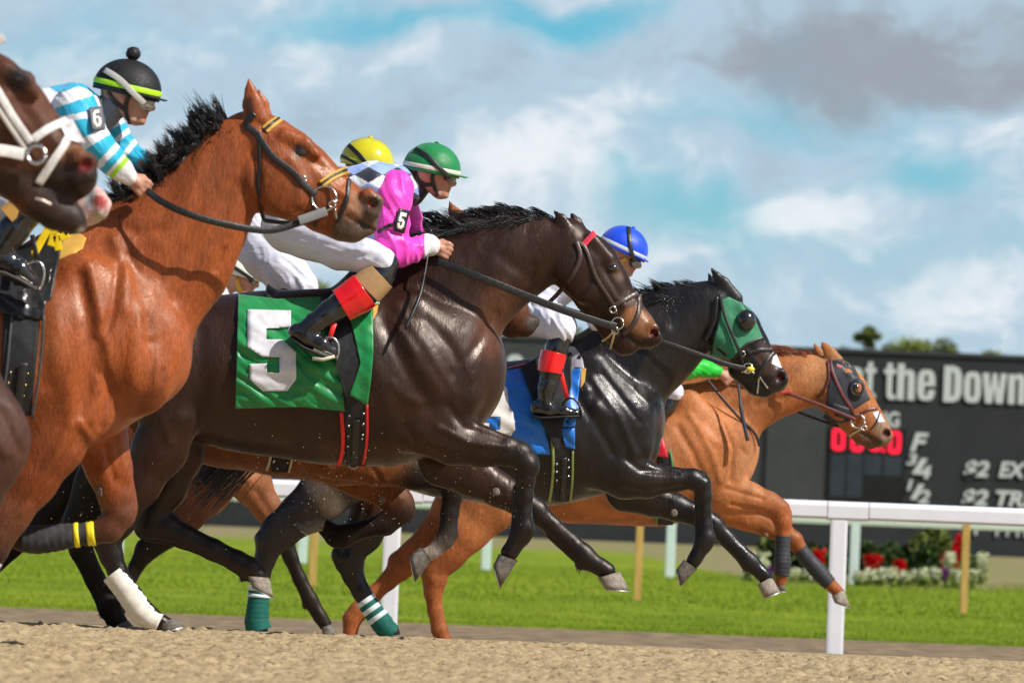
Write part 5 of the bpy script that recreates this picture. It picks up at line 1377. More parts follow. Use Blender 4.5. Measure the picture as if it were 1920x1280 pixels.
C([(230, 800, 80, 38), (190, 860, 62, 34), (130, 925, 38, 26), (75, 975, 30, 21), (50, 1000, 24, 17)], .12, [BB2, BLK, BLK, BLK, BLK], 14)
C([(50, 1000, 24, 17), (20, 1030, 18, 14), (-20, 1070, 16, 13), (-40, 1100, 18, 14)], .12, BLK, 6)
knee(h, 846, 906, 19, -40, -.15); knee(h, 752, 954, 23, -20, .13); fetlock(h, 838, 1008, 15, 150, -.15); fetlock(h, 640, 1006, 18, 90, .13); knee(h, 148, 982, 25, 170, -.14); fetlock(h, 208, 1146, 18, 160, -.14); knee(h, 52, 1000, 20, 170, .12)
mat4 = coat_mat('coat_bay', .50, .30, 0.0, .0, (1, .85, .7))
finish_horse(h, .011, mat4, [([(700, 880), (740, 930)], 5, -3), ([(560, 870), (620, 880)], 8, 3), ([(720, 900), (750, 935)], 5, 3)], [([(1000, 606)], 8, 8, (.05, .045, .04))])
hoof(h, (809, 1050), (786, 1020), (778, 1091), (768, 1034), -.15)
hoof(h, (612, 966), (604, 998), (552, 982), (580, 1006), .02, hoof_p)
hoof(h, (240, 1162), (212, 1172), (258, 1182), (214, 1188), -.14)
hoof(h, (-28, 1100), (-56, 1100), (-30, 1130), (-60, 1130), .12)
callus(h, 716, 936, .1, 7, 9)
mane(h, [(760, 470), (800, 440), (850, 420)], 500, .14, .02, hair_b, (-.8, .25), .4, seed=45, tuft=10)
patch(h, 'girth', [(500, 780), (542, 785)], [(510, 884), (540, 886)], blkc, h.root, .012, 8, 20, .001)
crm = mat('cream_piping', (.55, .48, .36), .7)
strap(h, 'girth_edge', [[(506, 800), (508, 850), (500, 882)]], 5, crm, h.root, off=.014, mirrored=False)
strap(h, 'girth_edge', [[(547, 800), (548, 855), (541, 886)]], 4, crm, h.root, off=.014, mirrored=False)
for x, y in ((513, 866), (539, 867), (520, 878)):
    q = hit(h, x, y); yy = (q[0].y if q else h.Y - .28) - .02
    bm = bmesh.new(); bmesh.ops.create_uvsphere(bm, u_segments=8, v_segments=6, radius=.005); bmesh.ops.translate(bm, vec=P(x, y, yy), verts=bm.verts); bmobj('rivet', bm, steel, h.root, True)

# ================================================================== bay far back, white capped jockey
B7 = (.24, .085, .034)
H7 = new_horse(31.2, 300, 'bay racehorse farthest back on the left, only its brown chest and thin black legs showing', B7)
h = H7; h.eyedy = .085
h.chain([(60, 800, 70, 68), (130, 795, 90, 90), (220, 800, 98, 95), (310, 805, 104, 95), (400, 805, 108, 92), (470, 792, 92, 80), (500, 785, 62, 60)], k=24)
h.chain([(480, 740, 82, 44), (540, 700, 62, 36), (590, 665, 48, 30), (625, 645, 38, 28)], k=18)
h.chain([(630, 640, 32, 28), (652, 675, 42, 30), (680, 705, 32, 22), (705, 730, 22, 18)], k=10)
C([(430, 850, 62, 28), (470, 905, 38, 24), (500, 950, 26, 19), (522, 990, 21, 16)], -.14, [B7, B7, B7, B7], 12)
C([(522, 990, 21, 16), (534, 1015, 18, 15), (545, 1045, 14, 12), (562, 1085, 13, 11), (582, 1125, 15, 12), (600, 1155, 13, 11), (610, 1170, 13, 11)], -.14, [(.12, .04, .02)] + [BLK] * 6, 6)
C([(420, 865, 62, 30), (385, 920, 46, 26), (350, 965, 33, 22), (318, 1000, 25, 18)], .12, [B7, B7, (.10, .04, .02), BLK], 12)
C([(318, 1000, 25, 18), (275, 1030, 22, 16), (255, 1062, 14, 12), (235, 1105, 13, 11), (220, 1140, 15, 12), (222, 1165, 12, 11)], .12, BLK, 6)
C([(90, 850, 70, 34), (40, 930, 40, 26), (-30, 980, 28, 20), (-70, 1020, 18, 14), (-110, 1090, 16, 13)], -.1, [B7, B7, BLK, BLK, BLK], 12)
C([(110, 850, 70, 34), (60, 930, 38, 26), (0, 980, 24, 18), (-40, 1030, 16, 13), (-60, 1100, 15, 12)], .1, [B7, BLK, BLK, BLK, BLK], 12)
knee(h, 526, 1000, 17, -20, -.14); knee(h, 300, 1012, 20, 60, .12); fetlock(h, 584, 1132, 14, 170, -.14); fetlock(h, 222, 1145, 13, 170, .12)
finish_horse(h, .012, mat4, [([(440, 870), (470, 900)], 10, 4), ([(400, 880), (380, 930)], 9, -5), ([(480, 920), (505, 960)], 6, -3)], [([(455, 880)], 12, 30, (.36, .14, .06))])
hoof(h, (622, 1168), (600, 1176), (634, 1190), (602, 1196), -.14)
hoof(h, (232, 1168), (212, 1168), (240, 1188), (208, 1188), .12)
hoof(h, (-100, 1092), (-122, 1092), (-96, 1114), (-126, 1114), -.1)
hoof(h, (-50, 1102), (-72, 1102), (-44, 1122), (-76, 1122), .1)
mane(h, [(560, 645), (600, 620), (630, 608)], 400, .17, .02, hair_b, (-.7, .5), .4, seed=46, tuft=8)

# ================================================================== the bright bay with its head high
OB = (.275, .066, .017); OB2 = (.205, .044, .010); OD = (.10, .035, .018)
H2 = new_horse(21.0, 60, 'bright bay racehorse with raised head, black spiky mane, gold striped noseband and black bandage', OB)
h = H2; h.eyedy = .09
h.chain([(-620, 700, 130, 110), (-480, 680, 160, 150), (-300, 690, 175, 155), (-120, 690, 185, 155), (0, 680, 190, 152), (100, 662, 186, 142), (190, 632, 165, 122), (250, 660, 100, 92)], k=36)
h.chain([(90, 495, 44, 30), (160, 470, 50, 32)], k=60)
h.both([(150, 520, 46, 26), (225, 660, 58, 30), (262, 700, 50, 28)], dy=.17, k=28)
h.both([(120, 700, 74, 36), (150, 770, 62, 32)], dy=.17, k=28)
h.both([(270, 640, 74, 36), (262, 720, 58, 34)], dy=.10, k=24)
h.chain([(300, 690, 44, 40)], k=30)
h.chain([(190, 560, 160, 72), (255, 520, 142, 62), (318, 468, 122, 54), (368, 402, 98, 47), (405, 345, 80, 42), (440, 292, 64, 38), (468, 258, 50, 36)], k=28)
h.chain([(480, 254, 42, 37), (500, 270, 52, 40), (528, 322, 84, 46), (572, 349, 68, 38), (615, 374, 54, 31), (652, 394, 44, 28), (680, 393, 34, 26)], k=16)
h.both([(515, 330, 58, 18), (540, 365, 46, 16)], dy=.070, k=14)
h.both([(535, 256, 16, 10), (572, 272, 15, 10), (592, 290, 10, 8)], dy=.070, k=8)
h.both([(590, 330, 9, 6), (650, 370, 8, 6)], dy=.058, k=9)
h.chain([(600, 405, 32, 26), (640, 425, 26, 22), (662, 430, 24, 21), (690, 424, 18, 17)], k=9)
h.both([(690, 366, 15, 11), (704, 378, 14, 11), (700, 398, 14, 11)], dy=.046, k=7)
h.both([(698, 381, 13.5, 26)], dy=.096, k=1.5, op='-')
h.chain([(483, 226, 25, 12), (474, 196, 20, 10), (470, 172, 12, 7), (466, 146, 2.5, 2)], dy=-.055, k=5)
h.chain([(492, 226, 22, 11), (490, 195, 14, 7), (484, 170, 4, 3)], dy=.05, k=6)
C([(110, 770, 84, 40), (98, 830, 60, 36), (58, 900, 47, 30), (18, 965, 36, 26), (-2, 1000, 33, 24)], -.17, [OB, OB, OB2, (.14, .045, .02), OD], 18)
C([(-2, 1000, 33, 24), (-10, 1030, 26, 20), (-18, 1060, 19, 16), (-42, 1120, 18, 15), (-50, 1160, 24, 18), (-40, 1190, 18, 16)], -.17, [OD, BLK, BLK, BLK, BLK, BLK], 8)
C([(180, 800, 62, 34), (205, 880, 42, 28), (218, 930, 32, 24), (224, 960, 29, 22)], .14, [OB, OB, OB2, OD], 14)
C([(238, 905, 12, 10), (245, 950, 14, 12)], .14, OB2, 8)
C([(226, 962, 29, 22), (205, 990, 26, 19), (170, 1000, 21, 16), (110, 1006, 19, 15), (70, 1012, 25, 18), (48, 1010, 24, 18), (15, 1004, 19, 16), (5, 1004, 20, 16)], .14, [OD, OD, BLK, BLK, BLK, BLK, BLK, BLK], 8)
C([(-600, 780, 120, 46), (-560, 900, 60, 34), (-620, 1000, 34, 24), (-600, 1100, 22, 18), (-570, 1190, 20, 17)], -.15, [OB, OB, BLK, BLK, BLK], 16)
C([(-560, 780, 120, 46), (-500, 880, 60, 34), (-500, 980, 34, 24), (-440, 1060, 22, 18), (-380, 1120, 20, 17)], .15, [OB, OB, BLK, BLK, BLK], 16)
knee(h, 226, 962, 26, 20, .14, OD); knee(h, -4, 1004, 28, 20, -.17, OD)
rel2 = [([(150, 520), (165, 600), (172, 690), (150, 780)], 13, -7), ([(168, 500), (190, 600), (200, 690)], 11, 6), ([(222, 500), (212, 580), (190, 640), (205, 740), (190, 800)], 9, -7), ([(100, 560), (115, 680), (140, 780)], 20, 5),
        ([(215, 450), (240, 520), (235, 580)], 13, 6), ([(240, 480), (270, 560), (280, 640)], 11, -5), ([(265, 580), (255, 640), (250, 720)], 15, 6), ([(290, 640), (280, 720), (250, 790)], 9, -4), ([(308, 695), (306, 715)], 6, -7),
        ([(330, 660), (310, 740)], 10, 4), ([(440, 350), (410, 420), (370, 480), (330, 560)], 14, -4), ([(380, 300), (350, 380), (300, 450)], 18, 4), ([(420, 470), (405, 505)], 6, -5), ([(478, 290), (484, 350), (480, 400)], 9, -6),
        ([(130, 800), (90, 880), (40, 960)], 10, 4), ([(165, 800), (120, 860), (60, 940)], 7, -5), ([(190, 820), (215, 900)], 7, -4), ([(225, 810), (240, 900)], 8, 4), ([(150, 790), (175, 830)], 8, 5), ([(70, 620), (80, 720)], 16, -4),
        ([(545, 300), (570, 340), (560, 380)], 10, 3), ([(590, 300), (640, 345)], 7, -3.5), ([(610, 320), (660, 360)], 5, 3), ([(650, 405), (685, 425), (705, 432)], 3.5, -4.5), ([(560, 398), (600, 408)], 8, -3), ([(300, 520), (340, 470)], 16, -4),
        ([(480, 230), (500, 240)], 6, -3), ([(640, 380), (670, 400)], 5, 2.5), ([(220, 420), (260, 440), (300, 430)], 12, -4), ([(180, 640), (185, 700)], 8, -4)]
mat2 = coat_mat('coat_bright', .41, .45, 0.0, .0, (1, .85, .72))
finish_horse(h, .0085, mat2, rel2, [([(690, 400), (655, 440)], 24, 20, (.085, .055, .04)), ([(698, 381)], 9, 3, (.13, .010, .010)), ([(704, 372), (712, 385)], 5, 8, (.07, .05, .04)), ([(652, 408), (706, 432)], 2, 4, (.02, .012, .01)), ([(665, 375), (660, 400)], 8, 12, (.26, .12, .06)), ([(466, 190), (470, 215)], 4, 9, (.05, .02, .012)), ([(562, 284)], 10, 10, (.10, .035, .015)), ([(180, 900), (200, 950)], 2, 10, (.24, .08, .03)), ([(0, 620), (60, 640)], 10, 60, (.28, .085, .026))])  # inner ear and mouth line: shade of hollow and crease painted in
eye(h, 564, 283, 13, sink=.5)
hoof(h, (-8, 1010), (0, 988), (-50, 1000), (-46, 984), .14)
hoof(h, (-28, 1188), (-58, 1196), (-10, 1214), (-56, 1218), -.17)
hoof(h, (-560, 1190), (-590, 1190), (-545, 1215), (-595, 1215), -.15)
hoof(h, (-365, 1118), (-395, 1128), (-350, 1150), (-390, 1155), .15)
callus(h, 187, 922, .1, 7, 10)
mane(h, [(235, 395), (262, 385), (300, 355), (330, 320), (370, 280), (405, 250), (432, 235)], 4600, .12, .03, hair_b, (-.50, .75), .36, seed=51, bend=.012, tuft=16, w=.0027)
mane(h, [(215, 400), (262, 385), (300, 355), (350, 300), (400, 262), (430, 240)], 1800, .08, .03, hair_b, (-.3, .1), .8, seed=52, bend=.02, back=-.3, w=.004)
mane(h, [(205, 412), (240, 400), (275, 385)], 500, .10, .03, hair_b, (-.8, .05), .6, seed=53, bend=.02, w=.005)
strap(h, 'leg_callus', [[(186, 915), (188, 928)]], 10, mat('callus', (), 0), h.root, mirrored=False)
yl = mat('yellow_stripe', (.80, .66, .01), .6)
band(h, [(178, 999, 20), (130, 1004, 20), (85, 1010, 24), (60, 1012, 25), (42, 1010, 22)], mat('bandage_black', (.045, .045, .048), .8, .2, var=.3, vscale=30, bump=.5, bscale=60), .14, 2, [(.03, .12, yl), (.22, .32, yl)], label='black bandage with two yellow stripes', flut=.9)
band(h, [(-16, 1050, 20), (-42, 1120, 18), (-49, 1155, 23)], mat('bandage_grey', (.40, .40, .44), .8), -.17, 2)
ystr = mat('noseband_gold', (.55, .33, .05), .6)
br = bridle(h, leather, [(462, 236), (482, 252), (508, 290), (545, 320), (570, 345), (592, 366)], [(484, 248), (486, 300), (484, 350), (492, 405), (505, 414), (545, 418)],
       nose=[[(655, 335), (650, 375), (632, 418)]], ring_c=(608, 372), ring_r=23, wcheek=12, wthroat=7, rr_=2.2, crown=[(478, 214), (462, 228), (466, 244)],
       extra=[('noseband_stripe', [(602, 346), (625, 330), (652, 318)], 15, ystr), ('browband', [(496, 244), (510, 232), (524, 222)], 16, ystr)])
strap(h, 'stripe', [[(602, 345), (625, 329), (652, 317)]], 4, leather, br, off=.010)
strap(h, 'stripe', [[(496, 243), (510, 231), (524, 221)]], 5, leather, br, off=.010)
ring(h, 'buckle', 571, 342, 6, 1.8, steel, br, .10)
ring(h, 'bit_link', 626, 388, 6, 1.8, steel, br, .095)
strap(h, 'bit_shank', [[(602, 405), (612, 396), (630, 385)], [(628, 392), (632, 415)]], 4, steel, br, mirrored=False)
strap(h, 'curb_strap', [[(588, 366), (592, 400), (590, 425)]], 6, leather, br, mirrored=False)
reins(h, [[(270, 352, -.14), (300, 376, -.19), (350, 400, -.22), (420, 420, -.20), (500, 432, -.16), (560, 418, -.13), (612, 396, -.11)]], 13, leather, thick=.008)
reins(h, [[(268, 350, -.10), (300, 352, .10), (400, 385, .16), (600, 392, .1)]], 10, leather, name='far_rein')
reins(h, [[(560, 414, -.15), (586, 405, -.14), (612, 396, -.13)]], 17, mat('grey_grip', (.20, .20, .20), .6), name='rein_end')
# saddle and cloths
sad2 = saddle(h, [(-80, 480), (-40, 492), (10, 500), (60, 490), (100, 462), (130, 446)], 40, leather)
patch(h, 'saddle_flap', [(-60, 470), (40, 460), (120, 440)], [(-40, 560), (40, 600), (96, 560)], blkc, h.root, .028, 24, 20, .004)
patch(h, 'pad', [(118, 440), (150, 438), (162, 446)], [(100, 492), (130, 482), (155, 466)], gold, h.root, .016, 10, 10, .001)
sc2, s2 = patch(h, 'saddle_cloth', [(-20, 560), (40, 545), (98, 500)], [(-20, 585), (40, 590), (80, 602)], mat('black_satin', (.018, .019, .022), .32, .5, var=.2, vscale=8), h.root, .030, 24, 18, .012, label='black number cloth folded back')
patch(h, 'girth', [(8, 580), (76, 590)], [(-2, 775), (58, 780)], blkc, h.root, .016, 12, 30, .001)
gb = mat('girth_binding', (.05, .05, .055), .5)
strap(h, 'girth_edge', [[(82, 590), (76, 680), (60, 785)]], 5, gb, h.root, off=.02, mirrored=False)
strap(h, 'girth_edge', [[(22, 590), (14, 680), (2, 770)]], 5, gb, h.root, off=.02, mirrored=False)
bk = strap(h, 'girth_strap', [[(44, 680), (38, 730), (32, 780)]], 16, leather, h.root, off=.026, mirrored=False)
for x, y in ((20, 698), (52, 700), (16, 718), (48, 722), (14, 738), (44, 742)):
    q = hit(h, x, y); yy = (q[0].y if q else h.Y - .28) - .024
    bm = bmesh.new(); bmesh.ops.create_uvsphere(bm, u_segments=8, v_segments=6, radius=.005); bmesh.ops.translate(bm, vec=P(x, y, yy), verts=bm.verts); bmobj('rivet', bm, mat('brass', (.6, .42, .15), .3, metal=1.0), bk, True)
yrib = mat('yellow_ribbon', (.85, .60, .01), .45, .4, var=.15)
rb = empty('ribbon_bow', (P(95, 440, h.Y - .3)), 'yellow', 'x'); 
for key in ('label', 'category', 'group'):
    if key in rb: del rb[key]
rb.parent = h.root; rb.matrix_parent_inverse = Matrix.Translation(-world_loc(h.root))
for ln in ([(100, 412), (84, 440), (62, 480)], [(102, 415), (100, 440), (95, 462)], [(104, 438), (108, 455), (110, 470)], [(106, 430), (116, 424), (128, 438)], [(110, 446), (118, 444), (128, 438)]):
    p3, n3 = lay(h, [(a, b2, -.33) for a, b2 in ln], .01, 5); mesh('ribbon', *ribbon(p3, n3, 14 / h.k, .002), yrib, rb)

# ================================================================== brown head at the left edge, with a white bridle
AB = (.10, .034, .016); AB2 = (.035, .018, .013)
HA = new_horse(16.6, -160, 'brown racehorse at the left edge, huge in the foreground with a white bridle', AB)
h = HA; h.eyedy = .085
h.chain([(-900, 850, 200, 170), (-700, 830, 225, 190), (-480, 820, 235, 190), (-280, 800, 225, 170), (-180, 790, 170, 130)], k=40)
h.chain([(-80, 700, 76, 50), (-60, 822, 108, 60), (-100, 920, 98, 60), (-130, 1000, 70, 50)], k=30, col=(.055, .022, .014)); h.chain([(-60, 826, 100, 60), (-160, 820, 140, 100)], k=30)
h.chain([(-300, 660, 210, 90), (-230, 500, 165, 72), (-180, 360, 130, 60), (-125, 240, 100, 50), (-90, 180, 80, 48)], k=34)
h.chain([(-90, 150, 70, 54), (-45, 190, 100, 62), (10, 228, 88, 54), (55, 272, 74, 42), (98, 305, 60, 36), (128, 326, 50, 34), (140, 330, 42, 30)], k=18)
h.both([(5, 130, 20, 12), (48, 152, 18, 11), (66, 178, 12, 9)], dy=.075, k=9)
h.both([(40, 215, 11, 7), (110, 275, 10, 7)], dy=.062, k=10)
h.chain([(20, 320, 48, 36), (70, 370, 40, 32), (105, 398, 34, 28), (132, 410, 28, 24), (144, 420, 20, 20)], k=10)
h.both([(146, 296, 20, 14), (166, 304, 17, 13), (164, 328, 17, 13), (146, 336, 16, 13)], dy=.058, k=8)
h.both([(159, 309, 17, 34)], dy=.112, k=2, op='-')
C([(-150, 900, 110, 56), (-170, 1040, 60, 40), (-180, 1180, 40, 32), (-180, 1320, 30, 26), (-170, 1420, 34, 26)], -.17, [AB, AB, BLK, BLK, BLK], 20)
C([(-150, 900, 110, 56), (-260, 1060, 60, 40), (-330, 1180, 40, 32), (-300, 1300, 30, 26)], .17, [AB, AB, BLK, BLK], 20)
C([(-860, 900, 150, 60), (-900, 1080, 70, 44), (-960, 1200, 40, 30), (-930, 1400, 28, 24)], -.17, [AB, AB, BLK, BLK], 20)
C([(-860, 900, 150, 60), (-800, 1080, 70, 44), (-800, 1200, 40, 30), (-740, 1340, 28, 24)], .17, [AB, AB, BLK, BLK], 20)
matA = coat_mat('coat_brown', .50, .32, 0.0, .0)
finish_horse(h, .0115, matA, [([(60, 200), (120, 265)], 9, 4), ([(30, 190), (80, 250)], 8, -4), ([(20, 250), (70, 300)], 8, 3), ([(75, 345), (120, 355), (165, 375)], 5, -8), ([(10, 200), (50, 260)], 5, -4), ([(90, 260), (130, 300)], 5, -3), ([(-30, 780), (10, 850)], 10, 7), ([(0, 770), (40, 850)], 8, -7), ([(-50, 780), (-20, 880)], 10, -6), ([(20, 760), (50, 800)], 7, 5)],
   [([(110, 345), (155, 330)], 26, 26, AB2), ([(80, 400), (140, 410)], 24, 22, AB2), ([(152, 436), (166, 440)], 5, 8, (.50, .42, .36)), ([(159, 309)], 13, 4, (.16, .010, .010)), ([(75, 350), (130, 362), (160, 375)], 4, 6, (.012, .006, .005)), ([(34, 148)], 16, 16, (.02, .010, .008)), ([(130, 290), (150, 285)], 8, 14, (.20, .075, .03)), ([(0, 340), (60, 345)], 18, 20, (.04, .018, .010))])  # the thin dark mouth line paints in the shade of the lip crease
eye(h, 38, 146, 15, sink=.75)
hoof(h, (-150, 1420), (-190, 1424), (-130, 1450), (-195, 1452), -.17)
hoof(h, (-280, 1300), (-320, 1306), (-262, 1340), (-322, 1342), .17)
hoof(h, (-905, 1400), (-950, 1404), (-885, 1440), (-955, 1440), -.17)
hoof(h, (-715, 1338), (-760, 1344), (-695, 1380), (-762, 1382), .17)
wl = whitelea
br = bridle(h, wl, [(-40, 120), (-5, 170), (25, 220), (58, 268)], [(-60, 150), (-50, 220), (-20, 300)], ring_c=(68, 290), ring_r=17, ringdy=.11, wcheek=15, wthroat=10, rr_=4)
strap(h, 'noseband', [[(62, 262), (90, 242), (126, 226)], [(132, 232), (126, 262), (98, 305), (72, 345)]], 16, wl, br)
patch(h, 'noseband_fleece', [(108, 226), (136, 224)], [(126, 262), (160, 270)], mat('white_fleece', (.78, .75, .78), .95, .2, var=.08, bump=.6, bscale=120), br, .012, 14, 12, .003)
strap(h, 'rein_end', [[(-40, 285, -.16), (0, 282, -.15), (45, 290, -.12)]], 22, wl, br, mirrored=False)
for (x, y) in ((28, 240), (42, 262), (60, 300), (48, 310), (36, 325), (72, 312), (30, 300), (70, 382), (80, 372), (86, 392), (76, 402), (120, 382)):
    ring(h, 'buckle', x, y, 7, 3.0, mat('worn_metal', (.50, .42, .36), .4, metal=.6, var=.3), br, .11, False)
strap(h, 'cheek_piece', [[(-10, 195), (20, 240), (50, 285)]], 9, mat('pale_strap', (.55, .50, .45), .6), br, mirrored=False)
strap(h, 'bit_bar', [[(66, 372, -.12), (80, 376, -.12), (96, 384, -.11)]], 5, mat('worn_metal', (), 0), br, mirrored=False)
strap(h, 'browband', [[(-30, 90), (0, 74), (8, 70)]], 18, wl, br, mirrored=False)
mane(h, [(-190, 250), (-150, 170), (-120, 120)], 300, .12, .02, hair_b, (-.8, .3), .4, seed=61)

# ================================================================== pink nosed horse between them
GB = (.20, .16, .13); PK = (.62, .36, .33)
HB = new_horse(19.0, -120, 'racehorse with pale pink nose poking out beside the brown head with the white bridle', GB)
h = HB; h.eyedy = .08
h.chain([(-760, 780, 140, 120), (-560, 760, 175, 155), (-360, 760, 190, 160), (-220, 740, 160, 130), (-150, 740, 100, 90)], k=34)
h.chain([(-220, 620, 150, 66), (-180, 460, 110, 54), (-140, 320, 85, 46), (-100, 240, 64, 42)], k=26)
h.chain([(-90, 220, 50, 42), (-50, 258, 76, 48), (0, 300, 62, 40), (60, 345, 48, 32), (120, 372, 40, 27), (160, 384, 38, 26), (172, 384, 34, 25)], k=14, col=[GB, GB, GB, GB, GB, PK, PK])
h.chain([(60, 380, 30, 24), (120, 405, 20, 18), (150, 412, 17, 15)], k=8, col=[GB, GB, (.4, .28, .24)])
h.both([(184, 368, 15, 11), (196, 382, 13, 10), (190, 400, 14, 11)], dy=.045, k=7, col=PK)
h.both([(188, 378, 12, 14)], dy=.082, k=3, op='-')
C([(-180, 840, 90, 44), (-140, 960, 46, 30), (-80, 1040, 30, 24), (-90, 1120, 20, 17), (-100, 1200, 20, 17)], -.16, [GB, GB, BLK, BLK, BLK], 16)
C([(-200, 840, 90, 44), (-230, 960, 46, 30), (-250, 1060, 30, 24), (-240, 1150, 20, 17), (-230, 1230, 20, 17)], .16, [GB, GB, BLK, BLK, BLK], 16)
C([(-730, 840, 110, 46), (-760, 960, 50, 34), (-800, 1060, 32, 24), (-780, 1200, 22, 18)], -.15, [GB, GB, BLK, BLK], 16)
C([(-730, 840, 110, 46), (-680, 960, 50, 34), (-680, 1060, 32, 24), (-640, 1200, 22, 18)], .15, [GB, GB, BLK, BLK], 16)
finish_horse(h, .012, coat_mat('coat_grey', .5, .35, 0, .05), [([(150, 395), (185, 412)], 3, -4)], [([(188, 378)], 10, 5, (.55, .10, .10)), ([(170, 345), (165, 385)], 4, 10, (.30, .30, .32)), ([(180, 408), (196, 404)], 4, 8, (.45, .36, .26)), ([(206, 372), (204, 390)], 2, 4, (.72, .45, .42))])
hoof(h, (-86, 1198), (-116, 1202), (-70, 1228), (-118, 1230), -.16)
hoof(h, (-215, 1228), (-246, 1232), (-200, 1256), (-248, 1258), .16)
hoof(h, (-764, 1198), (-796, 1202), (-748, 1228), (-798, 1230), -.15)
hoof(h, (-624, 1198), (-656, 1202), (-608, 1228), (-658, 1230), .15)
eye(h, -20, 258, 12)
# ------------------------------------------------------------------ riders
skin = mat('skin', (.46, .225, .155), .5, .4, var=.08, vscale=40, attr=True, bump=.15, bscale=200)
SK = (.50, .25, .17); SKD = (.36, .15, .10)
lens_m = mat('goggle_lens', (.22, .22, .20), .08, .7, var=.3, vscale=30, coat=1.0)
frame_m = mat('goggle_frame', (.015, .015, .016), .4, .5)
bootm = mat('boot_leather', (.010, .011, .013), .16, .6, var=.1, vscale=20, coat=.6, rvar=.03, bump=.12, bscale=14, bdist=.01)
brm = mat('breeches_white', (.66, .66, .76), .7, .3, var=.05, vscale=10, bump=.35, bscale=16, bdist=.02, stretch=(.5, 1, 1.6), sheen=.2)
class Rider(Fig):
    def __init__(s, Y, px, label, group='jockeys crouched on the galloping horses'):
        Fig.__init__(s, Y); x = P(px, 985, Y).x
        s.root = empty('person', (x, Y, 1.2), label, 'jockey', group); s.pr = []
    def head(s, cx, cy, R, a, dy=0.0, neck=None):
        a = math.radians(a); s.h = (cx, cy, R, a, dy)
        q = s.loc; Rm = R / s.k
        s.chain([(*q(-.05, .18), R, R * .82)], dy=dy, k=4, tag_='head')
        s.chain([(*q(.32, -.02), .74 * R, .62 * R), (*q(.50, -.62), .46 * R, .42 * R), (*q(.62, -.82), .30 * R, .28 * R)], dy=dy, k=5, tag_='head')
        s.both([(*q(-.10, -.45), .26 * R), (*q(.45, -.88), .18 * R)], dy=.30 * Rm, k=5, tag_='head')
        s.both([(*q(.72, -.18), .20 * R)], dy=.42 * Rm, k=5, tag_='head')
        s.chain([(*q(.98, .10), .09 * R), (*q(1.14, -.26), .13 * R), (*q(1.04, -.34), .12 * R)], dy=dy, k=3, tag_='head', col=SK)
        s.both([(*q(1.03, -.33), .09 * R)], dy=.09 * Rm, k=2, tag_='head')
        s.chain([(*q(.98, -.53), .085 * R, .22 * R)], dy=dy, k=2, tag_='head', col=(.46, .17, .13)); s.chain([(*q(.95, -.66), .085 * R, .20 * R)], dy=dy, k=2, tag_='head', col=(.46, .17, .13))
        s.chain([(*q(.86, -.88), .17 * R, .20 * R)], dy=dy, k=4, tag_='head')
        s.chain([(*q(.90, .18), .12 * R, .45 * R)], dy=dy, k=4, tag_='head')
        s.both([(*q(-.12, .05), .17 * R, .06 * R), (*q(-.10, -.28), .11 * R, .06 * R)], dy=.80 * Rm, k=3, tag_='head', col=(.50, .22, .15))
        s.both([(*q(-.09, -.08), .10 * R, .10 * R)], dy=.93 * Rm, k=1.5, tag_='head', op='-')
        if neck: s.chain([(*q(-.30, -.35), .50 * R), (neck[0], neck[1], neck[2])], dy=dy, k=8, tag_='neck')
    def loc(s, x, y):
        cx, cy, R, a, dy = s.h
        return cx + R * (x * math.cos(a) + y * math.sin(a)), cy + R * (x * math.sin(a) - y * math.cos(a))
    def both(s, nodes, dy=.1, **kw):
        base = s.h[4] if hasattr(s, 'h') else 0
        s.chain(nodes, dy=base - dy, **kw); s.chain(nodes, dy=base + dy, **kw)
    def lw(s, x, y, l):                       # local head coordinates (forward, up, sideways) to the world
        cx, cy, R, a, dy = s.h; p = s.loc(x, y)
        return P(p[0], p[1], s.Y + dy - l * R / s.k)
    def hand(s, wx, wy, ang, dy=0.0, side=1, sc=1.0):
        """closed hand round the reins; side=1: the back of the hand faces the camera"""
        a = math.radians(ang); f = Vector((math.cos(a), 0, -math.sin(a))); d = Vector((-math.sin(a), 0, -math.cos(a))); y = Vector((0, side, 0))
        W0 = Vector(s.pt(wx, wy, dy))
        def seg(pts, rs, k=.004):
            for p, q, r0, r1 in zip(pts[:-1], pts[1:], rs[:-1], rs[1:]):
                s.pr.append((np.array(W0 + p * sc), np.array(W0 + q * sc), r0 * sc, r1 * sc, 1.0, 1.0, k, (SK, SK), '+', 'hand'))
        seg([f * -.02, f * .02, f * .05], [.023, .024, .022], .008)
        for i in range(4):
            o = (i - 1.5) * .0195; l = (.95, 1.06, 1.0, .82)[i]
            K = f * (.082 - .004 * abs(i - 1.2)) + d * o
            seg([f * .03 + d * o * .6, K], [.0135, .0118], .006)
            A1 = K + f * .012 * l + y * .024 * l + d * .002; A2 = K + f * (-.012) * l + y * .042 * l; A3 = K - f * .030 * l + y * .034 * l
            seg([K, A1], [.0118, .0100], .003); seg([A1, A2], [.0100, .0090], .002); seg([A2, A3], [.0090, .0078], .002)
        seg([f * .015 - d * .014 + y * .008, f * .048 - d * .033 + y * .018, f * .076 - d * .030 + y * .030], [.015, .0115, .0092], .004)
    def body(s, vox=.005):
        V, Q = build_sdf(s.pr, vox, 0.0, 1); c = prim_colors(V, s.pr, SK, .006)
        me = fast_mesh('body', V, Q, c); me.materials.append(skin); o = link('body', me, skin, s.root)
        s.bvh = BVHTree.FromPolygons([tuple(v) for v in V], Q.tolist()); return o
